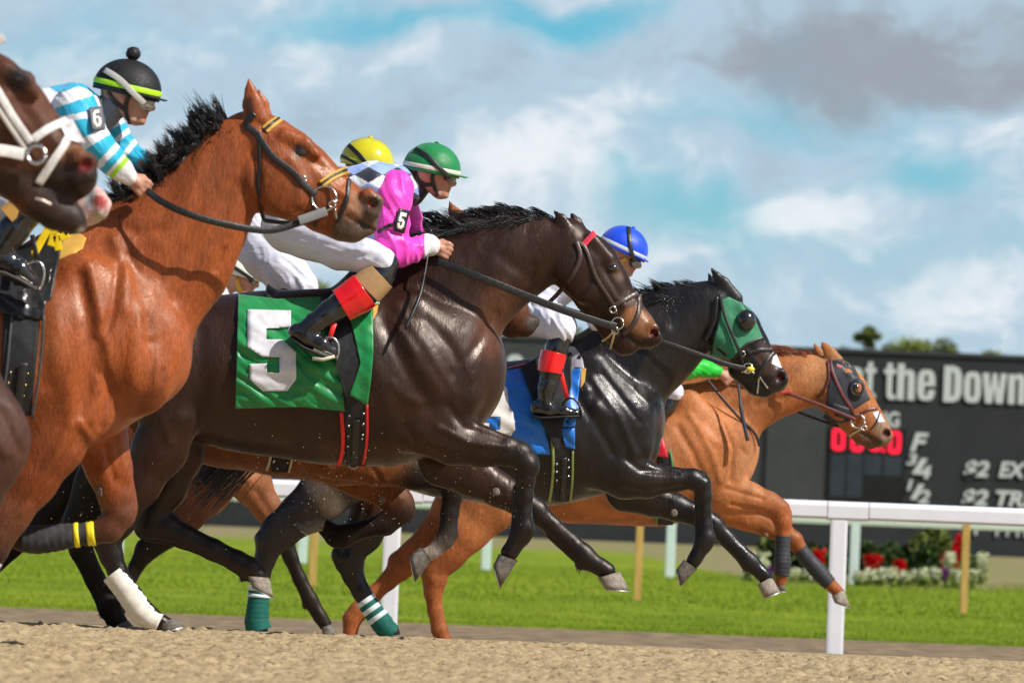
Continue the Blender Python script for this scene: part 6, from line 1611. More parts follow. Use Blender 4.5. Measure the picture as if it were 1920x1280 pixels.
    def garment(s, name, tags, m, inf, vox=.006, rel=(), colf=None, wr=0.0, wsc=(20, 20, 20), smooth=2, fdir=(.86, -.5), label=None, prims=None):
        pr = prims if prims is not None else s.sel(tags)
        V, Q = build_sdf(pr, vox, inf, smooth); N = vnormals(V, Q)
        if rel: V = relief(V, N, s, rel)
        if wr:
            n = np.array([mnoise.noise(Vector((v[0] * 9, v[1] * 9, v[2] * 9))) for v in V]); fa, fb_ = fdir; uu = V[:, 0] * fa + V[:, 2] * fb_; ww = -V[:, 0] * fb_ + V[:, 2] * fa
            n2 = np.array([abs(mnoise.noise(Vector((a * 5.5 + n_ * .35, b * 10, c * 27 + n_ * .5)))) for a, b, c, n_ in zip(uu, V[:, 1], ww, n)]); V = V + N * ((n * .3 + .75 - 2.0 * n2) * wr * 1.1)[:, None]
        px, py = pix(V)
        c = colf(px, py, V) if colf else np.ones((len(V), 3)) * .5
        me = fast_mesh(name, V, Q, c); me.materials.append(m); return link(name, me, m, s.root, label=label)
    def helmet(s, m, bandm=None, rx=1.36, ry=1.22, rl=1.12, cy=.22, peak=.32, peakm=None, button=True, band=(84, 93), low=101, seams=True, tilt=0.0):
        V = []; Fc = []; nt, npn = 26, 48
        def dome(th, ph, sc=1.0):
            st, ct = math.sin(th), math.cos(th)
            return (rx * st * math.cos(ph) * sc, cy + ry * ct * sc, rl * st * math.sin(ph) * sc)
        for i in range(nt + 1):
            th = math.radians(low) * i / nt
            for j in range(npn):
                ph = 2 * math.pi * j / npn; g = 1.0
                if seams: g -= .006 * math.exp(-((((ph * 6 / (2 * math.pi)) % 1.0) - .5) / .035) ** 2) * min(1, i / 3)
                V.append(s.lw(*dome(th, ph, g)))
            if i:
                for j in range(npn): Fc.append(((i - 1) * npn + j, (i - 1) * npn + (j + 1) % npn, i * npn + (j + 1) % npn, i * npn + j))
        hm = mesh('helmet', V, Fc, m, s.root)
        md = hm.modifiers.new('t', 'SOLIDIFY'); md.thickness = .008; md.offset = -1
        if bandm:
            V = []; Fc = []
            for i, th in enumerate(np.linspace(band[0], band[1], 4)):
                for j in range(npn): V.append(s.lw(*dome(math.radians(th), 2 * math.pi * j / npn, 1.018 if 0 < i < 3 else 1.004)))
                if i:
                    for j in range(npn): Fc.append(((i - 1) * npn + j, (i - 1) * npn + (j + 1) % npn, i * npn + (j + 1) % npn, i * npn + j))
            mesh('helmet_band', V, Fc, bandm, hm)
        # peak
        V = []; Fc = []; n = 20
        for sd_, up in ((1, .045), (-1, -.0)):
            for k2, e in enumerate((0.97, 1.0 + peak * .6, 1.0 + peak)):
                for j in range(n + 1):
                    ph = (j / n - .5) * math.radians(120); ext = 1 + (e - 1) * max(math.cos(ph * 1.5), 0) ** .7 if e > 1 else e
                    b0 = dome(math.radians(low - 5), ph, 1.0); V.append(s.lw(b0[0] * ext, b0[1] + up - .10 * (ext - 1) + .05 * (k2 == 2), b0[2] * min(ext, 1.02)))
        m_ = n + 1
        for q in range(2):
            for k2 in range(2):
                for j in range(n): Fc.append((q * 3 * m_ + k2 * m_ + j, q * 3 * m_ + k2 * m_ + j + 1, q * 3 * m_ + (k2 + 1) * m_ + j + 1, q * 3 * m_ + (k2 + 1) * m_ + j))
        for j in range(n): Fc.append((2 * m_ + j, 2 * m_ + j + 1, 5 * m_ + j + 1, 5 * m_ + j))
        mesh('helmet_peak', V, Fc, peakm or m, hm)
        if button:
            bm = bmesh.new(); bmesh.ops.create_uvsphere(bm, u_segments=14, v_segments=8, radius=.011); bmesh.ops.scale(bm, vec=(1, 1, .6), verts=bm.verts); bmesh.ops.translate(bm, vec=s.lw(0, cy + ry * 1.01, 0), verts=bm.verts)
            bmobj('button', bm, m, hm, True)
        s.dm = (rx, ry, rl, cy); s.hm = hm; return hm
    def dstrap(s, name, pts, w, m, parent=None, thick=.004, lift=1.035):
        """strap lying on the helmet, local (forward, up) points"""
        rx, ry, rl, cy = s.dm; L = []
        for sgn in (1, -1):
            den = catmull([(x, y, 0) for x, y in pts], 8); P3 = []; N3 = []
            for x, y, _ in den:
                v = 1 - (x / (rx * lift)) ** 2 - ((y - cy) / (ry * lift)) ** 2; l = rl * lift * math.sqrt(max(v, .003))
                p = s.lw(x, y, sgn * l); c = s.lw(0, cy, 0); P3.append(p); N3.append((p - c).normalized())
            o = mesh(name, *ribbon(P3, N3, w, thick), m, parent or s.hm)
        return o
    def goggles(s, x=.98, y=-.02, up=False, lens=lens_m, frame=frame_m, r=.36):
        g = None
        fr = []; ln = []
        for sgn in (1, -1):
            n = 20; c = (x, y); V = []; Fc = []
            rings = ((1.0, -.14), (1.08, -.05), (1.03, .03), (.90, .03))
            for sc_, fwd in rings:
                for j in range(n):
                    an = 2 * math.pi * j / n; lat = sgn * .34 + math.cos(an) * r * .95 * sc_; up_ = math.sin(an) * r * .72 * sc_
                    bend = -.55 * max(abs(lat) - .15, 0) ** 1.4
                    V.append(s.lw(c[0] + fwd + bend, c[1] + up_, lat))
            for q in range(3):
                for j in range(n): Fc.append((q * n + j, q * n + (j + 1) % n, (q + 1) * n + (j + 1) % n, (q + 1) * n + j))
            fr.append((V, Fc))
            V = []; Fc = []
            for sc_, fwd in ((1.0, .03), (.9, .16), (.55, .25), (.02, .28)):
                for j in range(n):
                    an = 2 * math.pi * j / n; lat = sgn * .34 + math.cos(an) * r * .95 * sc_; up_ = math.sin(an) * r * .72 * sc_
                    bend = -.55 * max(abs(lat) - .15, 0) ** 1.4
                    V.append(s.lw(c[0] + fwd + bend, c[1] + up_, lat))
            for q in range(3):
                for j in range(n): Fc.append((q * n + j, q * n + (j + 1) % n, (q + 1) * n + (j + 1) % n, (q + 1) * n + j))
            Fc.append(tuple(3 * n + j for j in range(n))); ln.append((V, Fc))
        g = mesh('goggles', *join_vf(fr), frame, s.root)
        for v_, f_ in ln: mesh('lens', v_, f_, lens, g)
        return g
def along(px, py, poly):
    best = np.full(len(px), 1e9); s_ = np.zeros(len(px)); L0 = 0
    for (x0, y0), (x1, y1) in zip(poly[:-1], poly[1:]):
        vx, vy = x1 - x0, y1 - y0; L = math.hypot(vx, vy); tt = ((px - x0) * vx + (py - y0) * vy) / (L * L); tc = np.clip(tt, 0, 1)
        d = np.hypot(px - x0 - tc * vx, py - y0 - tc * vy); m = d < best; best[m] = d[m]; s_[m] = (L0 + tc * L)[m]; L0 += L
    return s_
silk = lambda nm, rough=.5, bump=.4: mat(nm, (.5, .5, .5), rough, .4, attr=True, var=.06, vscale=12, bump=bump, bscale=22, bdist=.012, sheen=.2)
def solid(c): return lambda px, py, V: np.tile(np.array(c), (len(V), 1))
def boot(J, tags, sole=None, soleh=.010, bands=(), prims=None):
    b = J.garment('boot', tags, bootm, .004, .006, prims=prims, wr=.0016, wsc=(30, 20, 55))
    return b
def stirrup(J, cx, cy, w, hh, ang, dy, parent, m=steel, leatherm=leather, top=None, tw=9):
    a = math.radians(ang); pts = []
    for i in range(15):
        th = math.pi * i / 14; x = math.cos(th) * w / 2; y = -math.sin(th) * hh
        pts.append(P(cx + x * math.cos(a) - y * math.sin(a), cy + x * math.sin(a) + y * math.cos(a), J.Y + dy))
    pts.append(pts[0])
    o = tube_obj('stirrup', pts, .0055, m, parent, 8)
    x1, x2 = pts[0], pts[14]
    bm = bmesh.new(); bmesh.ops.create_cube(bm, size=1); 
    L = (x1 - x2).length
    bmesh.ops.scale(bm, vec=(L * 1.05, .045, .009), verts=bm.verts)
    rot = (x1 - x2).to_track_quat('X', 'Z').to_matrix(); bmesh.ops.rotate(bm, matrix=rot, verts=bm.verts); bmesh.ops.translate(bm, vec=(x1 + x2) / 2, verts=bm.verts)
    bmobj('tread', bm, m, o)
    if top:
        p3 = [P(q[0], q[1], J.Y + dy + (q[2] if len(q) > 2 else 0)) for q in top]; mesh('stirrup_leather', *ribbon(p3, [Vector((0, -1, 0))] * len(p3), tw / J.k, .004), leatherm, parent)
    return o
def armband(J, poly, w, m, parent, num=None, nm=None):
    pass
def badge(J, x, y, w, hh, ang, char, parent, off=.012, lift=None, horn=None, bkm=None, sc=1.0):
    """number badge on the upper arm: a curved dark plate with a white figure"""
    a = math.radians(ang); ca, sa = math.cos(a), math.sin(a); nu, nv = 8, 10
    def q(u, v): return x + u * ca - v * sa, y + u * sa + v * ca
    ys = np.full((nv + 1, nu + 1), np.nan)
    for j in range(nv + 1):
        for i in range(nu + 1):
            r_ = horn.ray_cast(CAM, pdir(*q((i / nu - .5) * w, (j / nv - .5) * hh)).normalized())
            if r_[0] is not None: ys[j, i] = r_[0].y
    ys = fill(ys, J.Y - .15)
    for _ in range(3): ys = blur(ys)
    V = [P(*q((i / nu - .5) * w, (j / nv - .5) * hh), ys[j, i] - off) for j in range(nv + 1) for i in range(nu + 1)]
    b = shell('number_badge', V, nu, nv, .003, bkm or mat('badge_black', (.012, .012, .013), .5), parent)
    pxy = np.array([[q((i / nu - .5) * w, (j / nv - .5) * hh) for i in range(nu + 1)] for j in range(nv + 1)])
    D = {'5': [[(-.26, -.36), (.28, -.36), (.28, -.20), (-.08, -.20), (-.08, -.08), (.12, -.08), (.27, .02), (.29, .22), (.14, .36), (-.16, .36), (-.28, .26), (-.28, .12), (-.08, .12), (-.05, .21), (.06, .21), (.09, .16), (.08, .06), (.0, .02), (-.10, .07), (-.26, .05)]],
         '6': [[(.22, -.36), (-.10, -.36), (-.27, -.20), (-.28, .20), (-.12, .36), (.14, .36), (.28, .20), (.28, .02), (.14, -.10), (-.08, -.10), (-.08, -.02), (.05, -.0), (.09, .05), (.09, .17), (.03, .23), (-.04, .23), (-.09, .17), (-.09, -.16), (-.02, -.23), (.22, -.22)]]}
    pl = [q(u * w * 1.05, v * hh * 1.0) for u, v in D[char][0]]
    ys2 = ys - off
    decal('number', pl, (pxy, ys2), mat('badge_white', (.72, .70, .62), .6), b, .002, 2.5)
    return b

# ---------------------------------------------------- rider of the dark bay: pink sleeves, green cap
J = Rider(24.8, 700, 'jockey in green helmet and pink sleeves with diamond patterned back on the number 5 horse')
J.head(808, 325, 40, 11, 0.0, neck=(772, 362, 22))
J.chain([(540, 420, 44, 60), (590, 396, 42, 62), (650, 366, 42, 68), (705, 350, 40, 76), (745, 350, 30, 60), (768, 360, 20, 26)], k=14, tag_='torso')
J.chain([(742, 352, 27), (738, 375, 26), (735, 420, 25), (733, 462, 23), (748, 472, 20), (775, 468, 16), (800, 460, 12), (808, 460, 11)], dys=[-.15, -.18, -.20, -.21, -.20, -.17, -.14, -.13], k=8, tag_='arm', w=.95)
J.chain([(742, 352, 27), (760, 410, 24), (770, 455, 22), (800, 455, 13), (812, 452, 11)], dys=[.15, .19, .20, .15, .12], k=8, tag_='arm2')
J.hand(806, 460, 14, -.125, 1); J.hand(812, 452, 10, .11, -1)
J.chain([(545, 424, 46, 40), (585, 440, 42, 40), (640, 466, 34, 34), (690, 482, 26, 27), (716, 490, 22, 24)], dys=[-.07, -.12, -.22, -.30, -.33], k=10, tag_='leg')
J.chain([(545, 424, 46, 40), (600, 445, 40, 38), (680, 480, 28, 28), (716, 490, 22, 24)], dys=[.07, .14, .22, .24], k=10, tag_='leg2')
J.chain([(726, 494, 20, 20), (712, 516, 24, 21), (682, 546, 27, 23), (650, 566, 25, 22), (618, 586, 20, 18), (590, 606, 17, 16), (574, 618, 16, 15)], dys=[-.33, -.34, -.35, -.36, -.37, -.375, -.375], k=8, tag_='shin')
J.chain([(556, 622, 14, 13), (576, 632, 16, 14), (604, 646, 13, 14), (624, 660, 8, 10)], dy=-.375, k=6, tag_='foot')
J.chain([(726, 494, 20, 20), (682, 546, 26, 22), (618, 586, 20, 18), (576, 616, 16, 15), (560, 624, 14, 13), (624, 656, 8, 10)], dy=.25, k=8, tag_='shin2')
J.body(.0048)
def diamonds(px, py, V):
    a = ((px - 718) / 54 + (py - 343) / 30 + .5); b = ((px - 718) / 54 - (py - 343) / 30 + .5)
    ia = np.floor(a).astype(int); ib = np.floor(b).astype(int)
    pal = np.array([(.80, .82, .90), (.025, .03, .045), (.30, .42, .80)])
    return pal[(ia * 2 + ib) % 3]
J.garment('silks', ['torso'], silk('silks_diamond'), .014, .006, colf=diamonds, wr=.004, wsc=(18, 14, 18))
pk = silk('silks_pink', .42, .5)
PKc = (.86, .055, .52)
sl = J.garment('sleeve', ['arm'], pk, .014, .0055, colf=lambda px, py, V: np.where((px > 796)[:, None], np.array((.75, .75, .78)), np.array(PKc)), wr=.007, fdir=(.35, -.93), rel=[([(720, 400), (745, 440)], 5, 2), ([(728, 430), (755, 440)], 5, -3), ([(745, 450), (790, 462)], 5, 2.5), ([(725, 385), (740, 410)], 4, -2.5)], label='pink sleeve with white cuff')
J.garment('sleeve', ['arm2'], pk, .014, .007, colf=solid(PKc), wr=.005)
J.garment('collar', ['neck'], mat('collar_black', (.012, .012, .014), .6), .008, .006)
slb = BVHTree.FromObject(sl, bpy.context.evaluated_depsgraph_get())
badge(J, 753, 414, 22, 44, 14, '5', sl, horn=slb)
L = []
pts = [(708, 436), (716, 430), (728, 424), (742, 419), (752, 420)]
p3 = []
for x, y in catmull([(a, b, 0) for a, b in pts], 6) and [(q[0], q[1]) for q in catmull([(a, b, 0) for a, b in pts], 6)]:
    r_ = slb.ray_cast(CAM, pdir(x, y).normalized()); p3.append((x, y, r_[0].y if r_[0] is not None else None))
yl_ = [q[2] for q in p3 if q[2]]; last = yl_[0]; pp = []
for q in p3:
    last = q[2] if q[2] else last; pp.append(P(q[0], q[1], last - .006))
mesh('badge_strap', *ribbon(pp, [Vector((0, -1, 0))] * len(pp), .014, .003), leather, sl)
fold = [([(560, 450), (640, 470), (700, 470)], 5, 2.5), ([(540, 440), (600, 462), (660, 490)], 5, -2.5), ([(620, 440), (700, 455)], 5, 2), ([(600, 455), (680, 480)], 4, -2.5), ([(650, 440), (710, 462)], 4, -2), ([(560, 420), (640, 440)], 7, -2)]
J.garment('breeches', ['leg', 'leg2'], brm, .011, .0065, rel=fold, prims=J.sel(['leg', 'leg2']) + [p for p in J.pr if p[9] == 'torso'][:1], wr=.003, wsc=(10, 14, 26))
gh = mat('helmet_green', (.003, .20, .052), .45, .4, var=.12, vscale=20, bump=.2, bscale=200, sheen=.2)
J.helmet(gh, mat('band_cream', (.66, .66, .55), .6), peak=.30)
J.goggles()
J.dstrap('goggle_strap', [(-.95, 1.0), (-.3, .75), (.35, .30), (.95, -.05)], .020, frame_m)
strap(J, 'chin_strap', [[(*J.loc(.15, .12),), (*J.loc(.12, -.25),), (*J.loc(.30, -.62),), (*J.loc(.52, -1.0),)], [(*J.loc(-.75, -.05),), (*J.loc(-.55, -.42),), (*J.loc(-.15, -.58),), (*J.loc(.28, -.45),)]], 7, frame_m, J.hm, off=.005, mirrored=False)
bt = boot(J, ['shin', 'foot'], prims=J.sel(['shin', 'foot']))
boot(J, ['shin2'], prims=J.sel(['shin2']))
tanb = mat('tan_cuff', (.42, .26, .12), .7, .3, var=.1, vscale=25, bump=.2); redc = mat('red_cuff', (.80, .008, .012), .2, .5, var=.05, coat=.6)
band(J, [(714, 516, 27), (699, 530, 29), (686, 543, 30)], tanb, -.345, 4, name='boot_band', label='tan band round the boot top', parent=bt, w=.85, flut=.15)
band(J, [(684, 544, 31), (670, 554, 31), (652, 566, 29), (640, 573, 28)], redc, -.357, 4.5, name='boot_band', label='glossy red band round the boot', parent=bt, w=.85, flut=.1)
p3 = [P(x, y, J.Y - .375) for x, y in ((544, 632), (570, 650), (600, 663), (632, 672))]
mesh('boot_sole', *ribbon([p + Vector((0, .0, -.004)) for p in p3], [Vector((.4, 0, 1))] * 4, .075, .012), mat('sole_black', (.012, .012, .012), .6), bt)
st = stirrup(J, 610, 664, 46, 34, 24, -.385, J.root, top=[(628, 604), (622, 622), (618, 636)], leatherm=redp, tw=9)
mesh('stirrup_pad', *ribbon([P(586, 672, J.Y - .39), P(606, 674, J.Y - .39), P(628, 668, J.Y - .39)], [Vector((0, 0, 1))] * 3, .06, .014), mat('pad_cream', (.55, .50, .38), .7), st)
wh = tube_obj('whip', catmull([tuple(P(808, 430, 24.66)), tuple(P(803, 470, 24.64)), tuple(P(797, 510, 24.58)), tuple(P(785, 560, 24.50)), tuple(P(760, 617, 24.44))], 6), [.0075] * 8 + [.005] * 6 + [.006, .008, .0085, .009, .009, .009, .009, .009, .008, .007, .005], leather, None, 8)
tag(wh, 'black whip hanging from the hand of the pink sleeved jockey', 'whip')

# ---------------------------------------------------- rider of the black horse: blue cap
J = Rider(28.8, 1060, 'jockey in blue helmet and yellow ear band riding the black number 3 horse')
J.head(1166, 473, 35, 25, 0.0, neck=(1132, 492, 18))
J.chain([(985, 590, 34, 50), (1020, 556, 34, 52), (1060, 522, 34, 58), (1100, 500, 32, 60), (1124, 494, 22, 34)], k=10, tag_='torso')
J.chain([(1100, 505, 22), (1110, 560, 18), (1120, 600, 15), (1150, 606, 10)], dys=[-.15, -.18, -.18, -.12], k=7, tag_='arm')
J.chain([(1100, 505, 22), (1110, 560, 18), (1120, 600, 15), (1150, 606, 10)], dys=[.15, .18, .18, .12], k=7, tag_='arm2')
J.hand(1150, 606, 10, -.11, 1); J.hand(1150, 606, 10, .11, -1)
J.chain([(985, 588, 36, 36), (1010, 592, 32, 32), (1036, 602, 26, 26), (1052, 618, 23, 22)], dys=[-.08, -.16, -.30, -.37], k=8, tag_='leg')
J.chain([(985, 588, 36, 36), (1010, 592, 32, 32), (1056, 612, 20, 20)], dys=[.08, .16, .25], k=8, tag_='leg2')
J.chain([(1052, 634, 18, 18), (1044, 652, 19, 18), (1034, 690, 20, 18), (1026, 725, 16, 15), (1022, 752, 13, 13)], dy=-.37, k=7, tag_='shin')
J.chain([(1008, 764, 13, 12), (1030, 768, 12, 13), (1058, 770, 9, 12), (1082, 774, 5, 8)], dy=-.37, k=5, tag_='foot')
J.chain([(1056, 616, 18, 18), (1034, 690, 19, 18), (1022, 752, 13, 13), (1010, 764, 12, 12), (1080, 774, 6, 9)], dy=.25, k=7, tag_='shin2')
J.body(.0055)
J.garment('silks', ['torso'], silk('silks_white'), .012, .008, colf=solid((.72, .72, .80)), wr=.004)
J.garment('sleeve', ['arm'], silk('silks_white'), .010, .007, colf=solid((.72, .72, .80)), wr=.004)
J.garment('sleeve', ['arm2'], silk('silks_white'), .010, .008, colf=solid((.72, .72, .80)), wr=.004)
J.garment('breeches', ['leg', 'leg2'], brm, .012, .0065, prims=J.sel(['leg', 'leg2']), wr=.010, fdir=(.5, -.86))
J.garment('head_cover', ['neck'], mat('cover_white', (.7, .7, .75), .7), .007, .007)
bh = mat('helmet_blue', (.004, .065, .70), .45, .4, var=.1, vscale=20, bump=.2, bscale=200, sheen=.2)
J.helmet(bh, mat('band_silver', (.60, .66, .72), .5, dark=((.08, .09, .12), 90, .63)), peak=.14, rx=1.34)
J.goggles(x=.92, y=-.22)
J.dstrap('goggle_strap', [(-.25, 1.38), (.1, .8), (.5, .2), (.85, -.16)], .020, frame_m)
yb = mat('ear_band_gold', (.62, .34, .03), .6)
strap(J, 'ear_band', [[(*J.loc(-.95, .0),), (*J.loc(-.55, -.45),), (*J.loc(.05, -.55),), (*J.loc(.38, -.2),)], [(*J.loc(-.1, -.55),), (*J.loc(.3, -.45),)]], 9, yb, J.hm, off=.008, mirrored=False)
bt = boot(J, 0, prims=J.sel(['shin', 'foot'])); boot(J, 0, prims=J.sel(['shin2']))
band(J, [(1039, 660, 21), (1034, 680, 21.5), (1031, 698, 21)], redc, -.372, 3, name='boot_band', label='red band round the boot', parent=bt, w=.95, flut=.1)
p3 = [P(x, y, J.Y - .37) for x, y in ((996, 781), (1020, 783), (1055, 781), (1086, 780))]
mesh('boot_sole', *ribbon(p3, [Vector((0, 0, 1))] * 4, .075, .010), mat('sole_black', (), 0), bt)
stirrup(J, 1070, 782, 40, 36, 0, -.38, J.root, m=mat('iron_black', (.03, .03, .03), .3, metal=.8), top=[(1050, 690), (1056, 716), (1064, 748)], leatherm=redp, tw=8)

# ---------------------------------------------------- rider in yellow cap, behind
J = Rider(25.9, 590, 'jockey in glossy yellow helmet and white breeches behind the green helmeted one')
J.head(687, 312, 39, 8, 0.05, neck=(655, 345, 22))
J.chain([(476, 440, 44, 58), (530, 408, 40, 58), (590, 376, 38, 62), (640, 356, 36, 68), (660, 354, 28, 44)], k=12, tag_='torso')
J.chain([(640, 360, 26), (650, 420, 23), (690, 450, 20), (770, 455, 13)], dys=[-.15, -.18, -.18, -.1], k=8, tag_='arm'); J.chain([(640, 360, 26), (650, 420, 23), (690, 450, 20), (770, 455, 13)], dys=[.15, .2, .18, .1], k=8, tag_='arm2')
J.hand(775, 455, 5, -.1, 1); J.hand(775, 455, 5, .1, -1)
J.chain([(480, 446, 46, 42), (505, 478, 42, 40), (535, 510, 34, 34), (562, 536, 27, 27)], dys=[-.08, -.14, -.2, -.24], k=10, tag_='leg'); J.chain([(480, 446, 46, 42), (535, 510, 34, 34), (562, 536, 27, 27)], dys=[.08, .2, .24], k=10, tag_='leg2')
J.chain([(566, 542, 22, 22), (545, 560, 24, 22), (500, 600, 20, 18), (460, 640, 16, 15), (500, 656, 12, 12)], dy=-.25, k=8, tag_='shin'); J.chain([(566, 542, 22, 22), (545, 560, 24, 22), (500, 600, 20, 18), (460, 640, 16, 15), (500, 656, 12, 12)], dy=.25, k=8, tag_='shin2')
J.body(.006)
J.garment('silks', ['torso'], silk('silks_dark'), .010, .008, colf=solid((.10, .14, .30)), wr=.004)
for tg in ('arm', 'arm2'): J.garment('sleeve', [tg], silk('silks_dark'), .010, .008, colf=solid((.10, .14, .30)), wr=.004)
J.garment('breeches', 0, brm, .012, .0065, prims=J.sel(['leg', 'leg2']) + [p for p in J.pr if p[9] == 'torso'][:1], wr=.008, fdir=(.7, -.7), rel=[([(560, 520), (572, 548)], 4, 2), ([(500, 500), (530, 545)], 5, -3)])
yh = mat('helmet_yellow', (.62, .56, .01), .12, .6, var=.05, vscale=20, coat=.9, rvar=.03)
J.helmet(yh, mat('band_lime', (.42, .62, .02), .4), peak=.10, band=(86, 93), rx=1.30, ry=1.18)
J.dstrap('goggle_strap', [(-1.0, .9), (-.5, .55), (-.05, .15), (.15, -.1)], .020, frame_m); J.dstrap('goggle_strap', [(-1.28, .35), (-.8, .18), (-.3, -.05)], .013, frame_m)
J.goggles()
for tg in ('shin', 'shin2'): boot(J, 0, prims=J.sel([tg]))

# ---------------------------------------------------- white capped rider, far back
J = Rider(31.2, 400, 'jockey in white helmet far back, face showing past the neck of the bright bay')
J.head(449, 517, 32, 16, 0.0, neck=(415, 548, 18))
J.chain([(270, 640, 34, 46), (310, 610, 34, 48), (360, 575, 32, 54), (400, 555, 28, 50)], k=10, tag_='torso')
for tg, sg in (('arm', -1), ('arm2', 1)):
    J.chain([(395, 560, 20), (410, 620, 17), (470, 640, 12)], dys=[.15 * sg, .18 * sg, .1 * sg], k=7, tag_=tg); J.hand(475, 640, 5, .1 * sg, -sg)
    J.chain([(275, 645, 34, 34), (340, 690, 24, 24), (370, 700, 18, 18)], dys=[.08 * sg, .2 * sg, .24 * sg], k=8, tag_='leg'); J.chain([(370, 704, 17), (340, 760, 16), (320, 800, 13), (365, 812, 8)], dy=.25 * sg, k=7, tag_='shin' + tg)
J.body(.0065)
J.garment('silks', ['torso'], silk('silks_white'), .011, .009, colf=solid((.6, .6, .62)), wr=.004)
for tg in ('arm', 'arm2'): J.garment('sleeve', [tg], silk('silks_white'), .01, .009, colf=solid((.6, .6, .62)))
J.garment('breeches', ['leg'], brm, .012, .009, wr=.006); 
for tg in ('shinarm', 'shinarm2'): boot(J, 0, prims=J.sel([tg]))
J.helmet(mat('helmet_white', (.74, .74, .68), .4, .4, var=.05), None, peak=.22)
J.goggles(r=.40)
J.dstrap('goggle_strap', [(-1.0, .5), (-.3, .35), (.5, .1), (.85, -.05)], .020, frame_m)
strap(J, 'chin_strap', [[(*J.loc(-.1, -.2),), (*J.loc(.2, -.7),), (*J.loc(.6, -1.05),)]], 8, yb, J.hm, off=.006, mirrored=False)

# ---------------------------------------------------- green sleeved rider of the leading chestnut
J = Rider(32.3, 1250, 'jockey with bright green sleeve leading on the golden chestnut, mostly hidden by the black horse')
J.head(1276, 620, 30, 20, 0.0, neck=(1248, 640, 17))
J.chain([(1120, 712, 30, 42), (1150, 690, 30, 44), (1190, 668, 29, 50), (1225, 655, 26, 50), (1244, 648, 18, 24)], k=10, tag_='torso')
J.chain([(1228, 662, 19), (1262, 684, 17), (1290, 690, 15.5), (1320, 690, 12), (1346, 697, 7.5)], dys=[-.15, -.19, -.19, -.16, -.13], k=6, tag_='arm')
J.chain([(1228, 662, 19), (1265, 690, 15), (1346, 697, 8)], dys=[.15, .19, .12], k=6, tag_='arm2')
J.hand(1348, 698, 32, -.13, 1, .95); J.hand(1350, 696, 20, .11, -1)
for tg, sg in (('', -1), ('2', 1)):
    J.chain([(1120, 716, 30, 30), (1180, 722, 26, 26), (1235, 730, 20, 20), (1262, 734, 16, 18)], dys=[.08 * sg, .16 * sg, .24 * sg, .27 * sg], k=8, tag_='leg'); J.chain([(1262, 744, 13), (1248, 765, 15), (1215, 800, 13), (1195, 826, 10), (1225, 838, 7)], dy=.27 * sg, k=7, tag_='shin' + tg)
J.body(.006)
J.garment('silks', ['torso'], silk('silks_green'), .010, .008, colf=solid((.01, .40, .05)), wr=.004)
sl = J.garment('sleeve', ['arm'], silk('silks_green'), .009, .006, colf=solid((.008, .52, .03)), wr=.006, wsc=(40, 20, 30), label='bright green sleeve'); J.garment('sleeve', ['arm2'], silk('silks_green'), .009, .008, colf=solid((.008, .52, .03)), wr=.004)
J.garment('breeches', ['leg'], brm, .010, .007, wr=.004)
for tg in ('shin', 'shin2'): boot(J, 0, prims=J.sel([tg]))
J.helmet(gh, None, peak=.2); J.goggles(); J.dstrap('goggle_strap', [(-1.0, .8), (-.3, .55), (.35, .20), (.9, -.05)], .020, frame_m)
tag(tube_obj('whip', catmull([tuple(P(1382, 690, 32.05)), tuple(P(1385, 725, 32.03)), tuple(P(1390, 770, 32.0)), tuple(P(1402, 826, 31.98))], 6), [.006] * 7 + [.008] * 4 + [.011] * 8, mat('whip_blue', (.03, .04, .055), .35), None, 8), 'dark whip hanging in front of the shoulder of the golden chestnut', 'whip')

# ---------------------------------------------------- rider of the bright bay: turquoise and white stripes
J = Rider(21.0, 90, 'jockey in black helmet with lime band and turquoise white striped silks on the bright bay')
J.head(236, 178, 47, 13, 0.0, neck=(186, 222, 26))
J.chain([(-60, 400, 56, 70), (-20, 340, 54, 72), (40, 270, 52, 78), (95, 224, 50, 86), (140, 208, 42, 76), (168, 216, 30, 46)], k=16, tag_='torso')
J.chain([(140, 204, 36), (156, 236, 31), (180, 272, 26), (206, 298, 20), (226, 318, 15), (240, 330, 12)], dys=[-.16, -.20, -.22, -.21, -.18, -.16], k=8, tag_='arm')
J.chain([(180, 214, 30), (206, 246, 26), (232, 280, 20), (256, 300, 16), (276, 312, 12)], dys=[.16, .20, .20, .17, .13], k=8, tag_='arm2')
J.hand(241, 331, 34, -.15, 1, .92); J.hand(276, 314, 30, .12, -1, .92)
for tg, sg in (('', -1), ('2', 1)):
    J.chain([(-50, 400, 52, 50), (-10, 396, 44, 44), (36, 386, 30, 30), (58, 384, 22, 24)], dys=[.08 * sg, .17 * sg, .26 * sg, .29 * sg], k=10, tag_='leg')
    J.chain([(60, 388, 22), (48, 402, 25), (24, 432, 26), (4, 462, 22), (-6, 482, 19)], dy=.36 * sg, k=8, tag_='shin' + tg); J.chain([(-14, 486, 18, 17), (12, 490, 19, 17), (38, 504, 16, 17), (62, 526, 9, 12)], dy=.36 * sg, k=7, tag_='shin' + tg)
J.body(.005)
TQ = np.array((.02, .42, .66)); WH = np.array((.76, .76, .82))
def stripes(poly, edges):
    def f(px, py, V):
        s_ = along(px, py, poly); c = np.tile(TQ, (len(V), 1)); w = np.zeros(len(V), bool)
        for a, b in edges: w |= (s_ > a) & (s_ < b)
        c[w] = WH; return c
    return f
ss = silk('silks_stripe', .45, .5)
J.garment('silks', ['torso'], ss, .011, .006, colf=lambda px, py, V: np.where(((py - .10 * px + 6 * np.sin(px * .1)) % 52 < 30)[:, None], WH, TQ), wr=.006, wsc=(24, 14, 20), rel=[([(110, 180), (120, 215)], 4, -2), ([(130, 175), (142, 205)], 4, -2)])
ap = [(140, 165), (152, 200), (160, 240), (185, 280), (210, 303), (240, 330)]
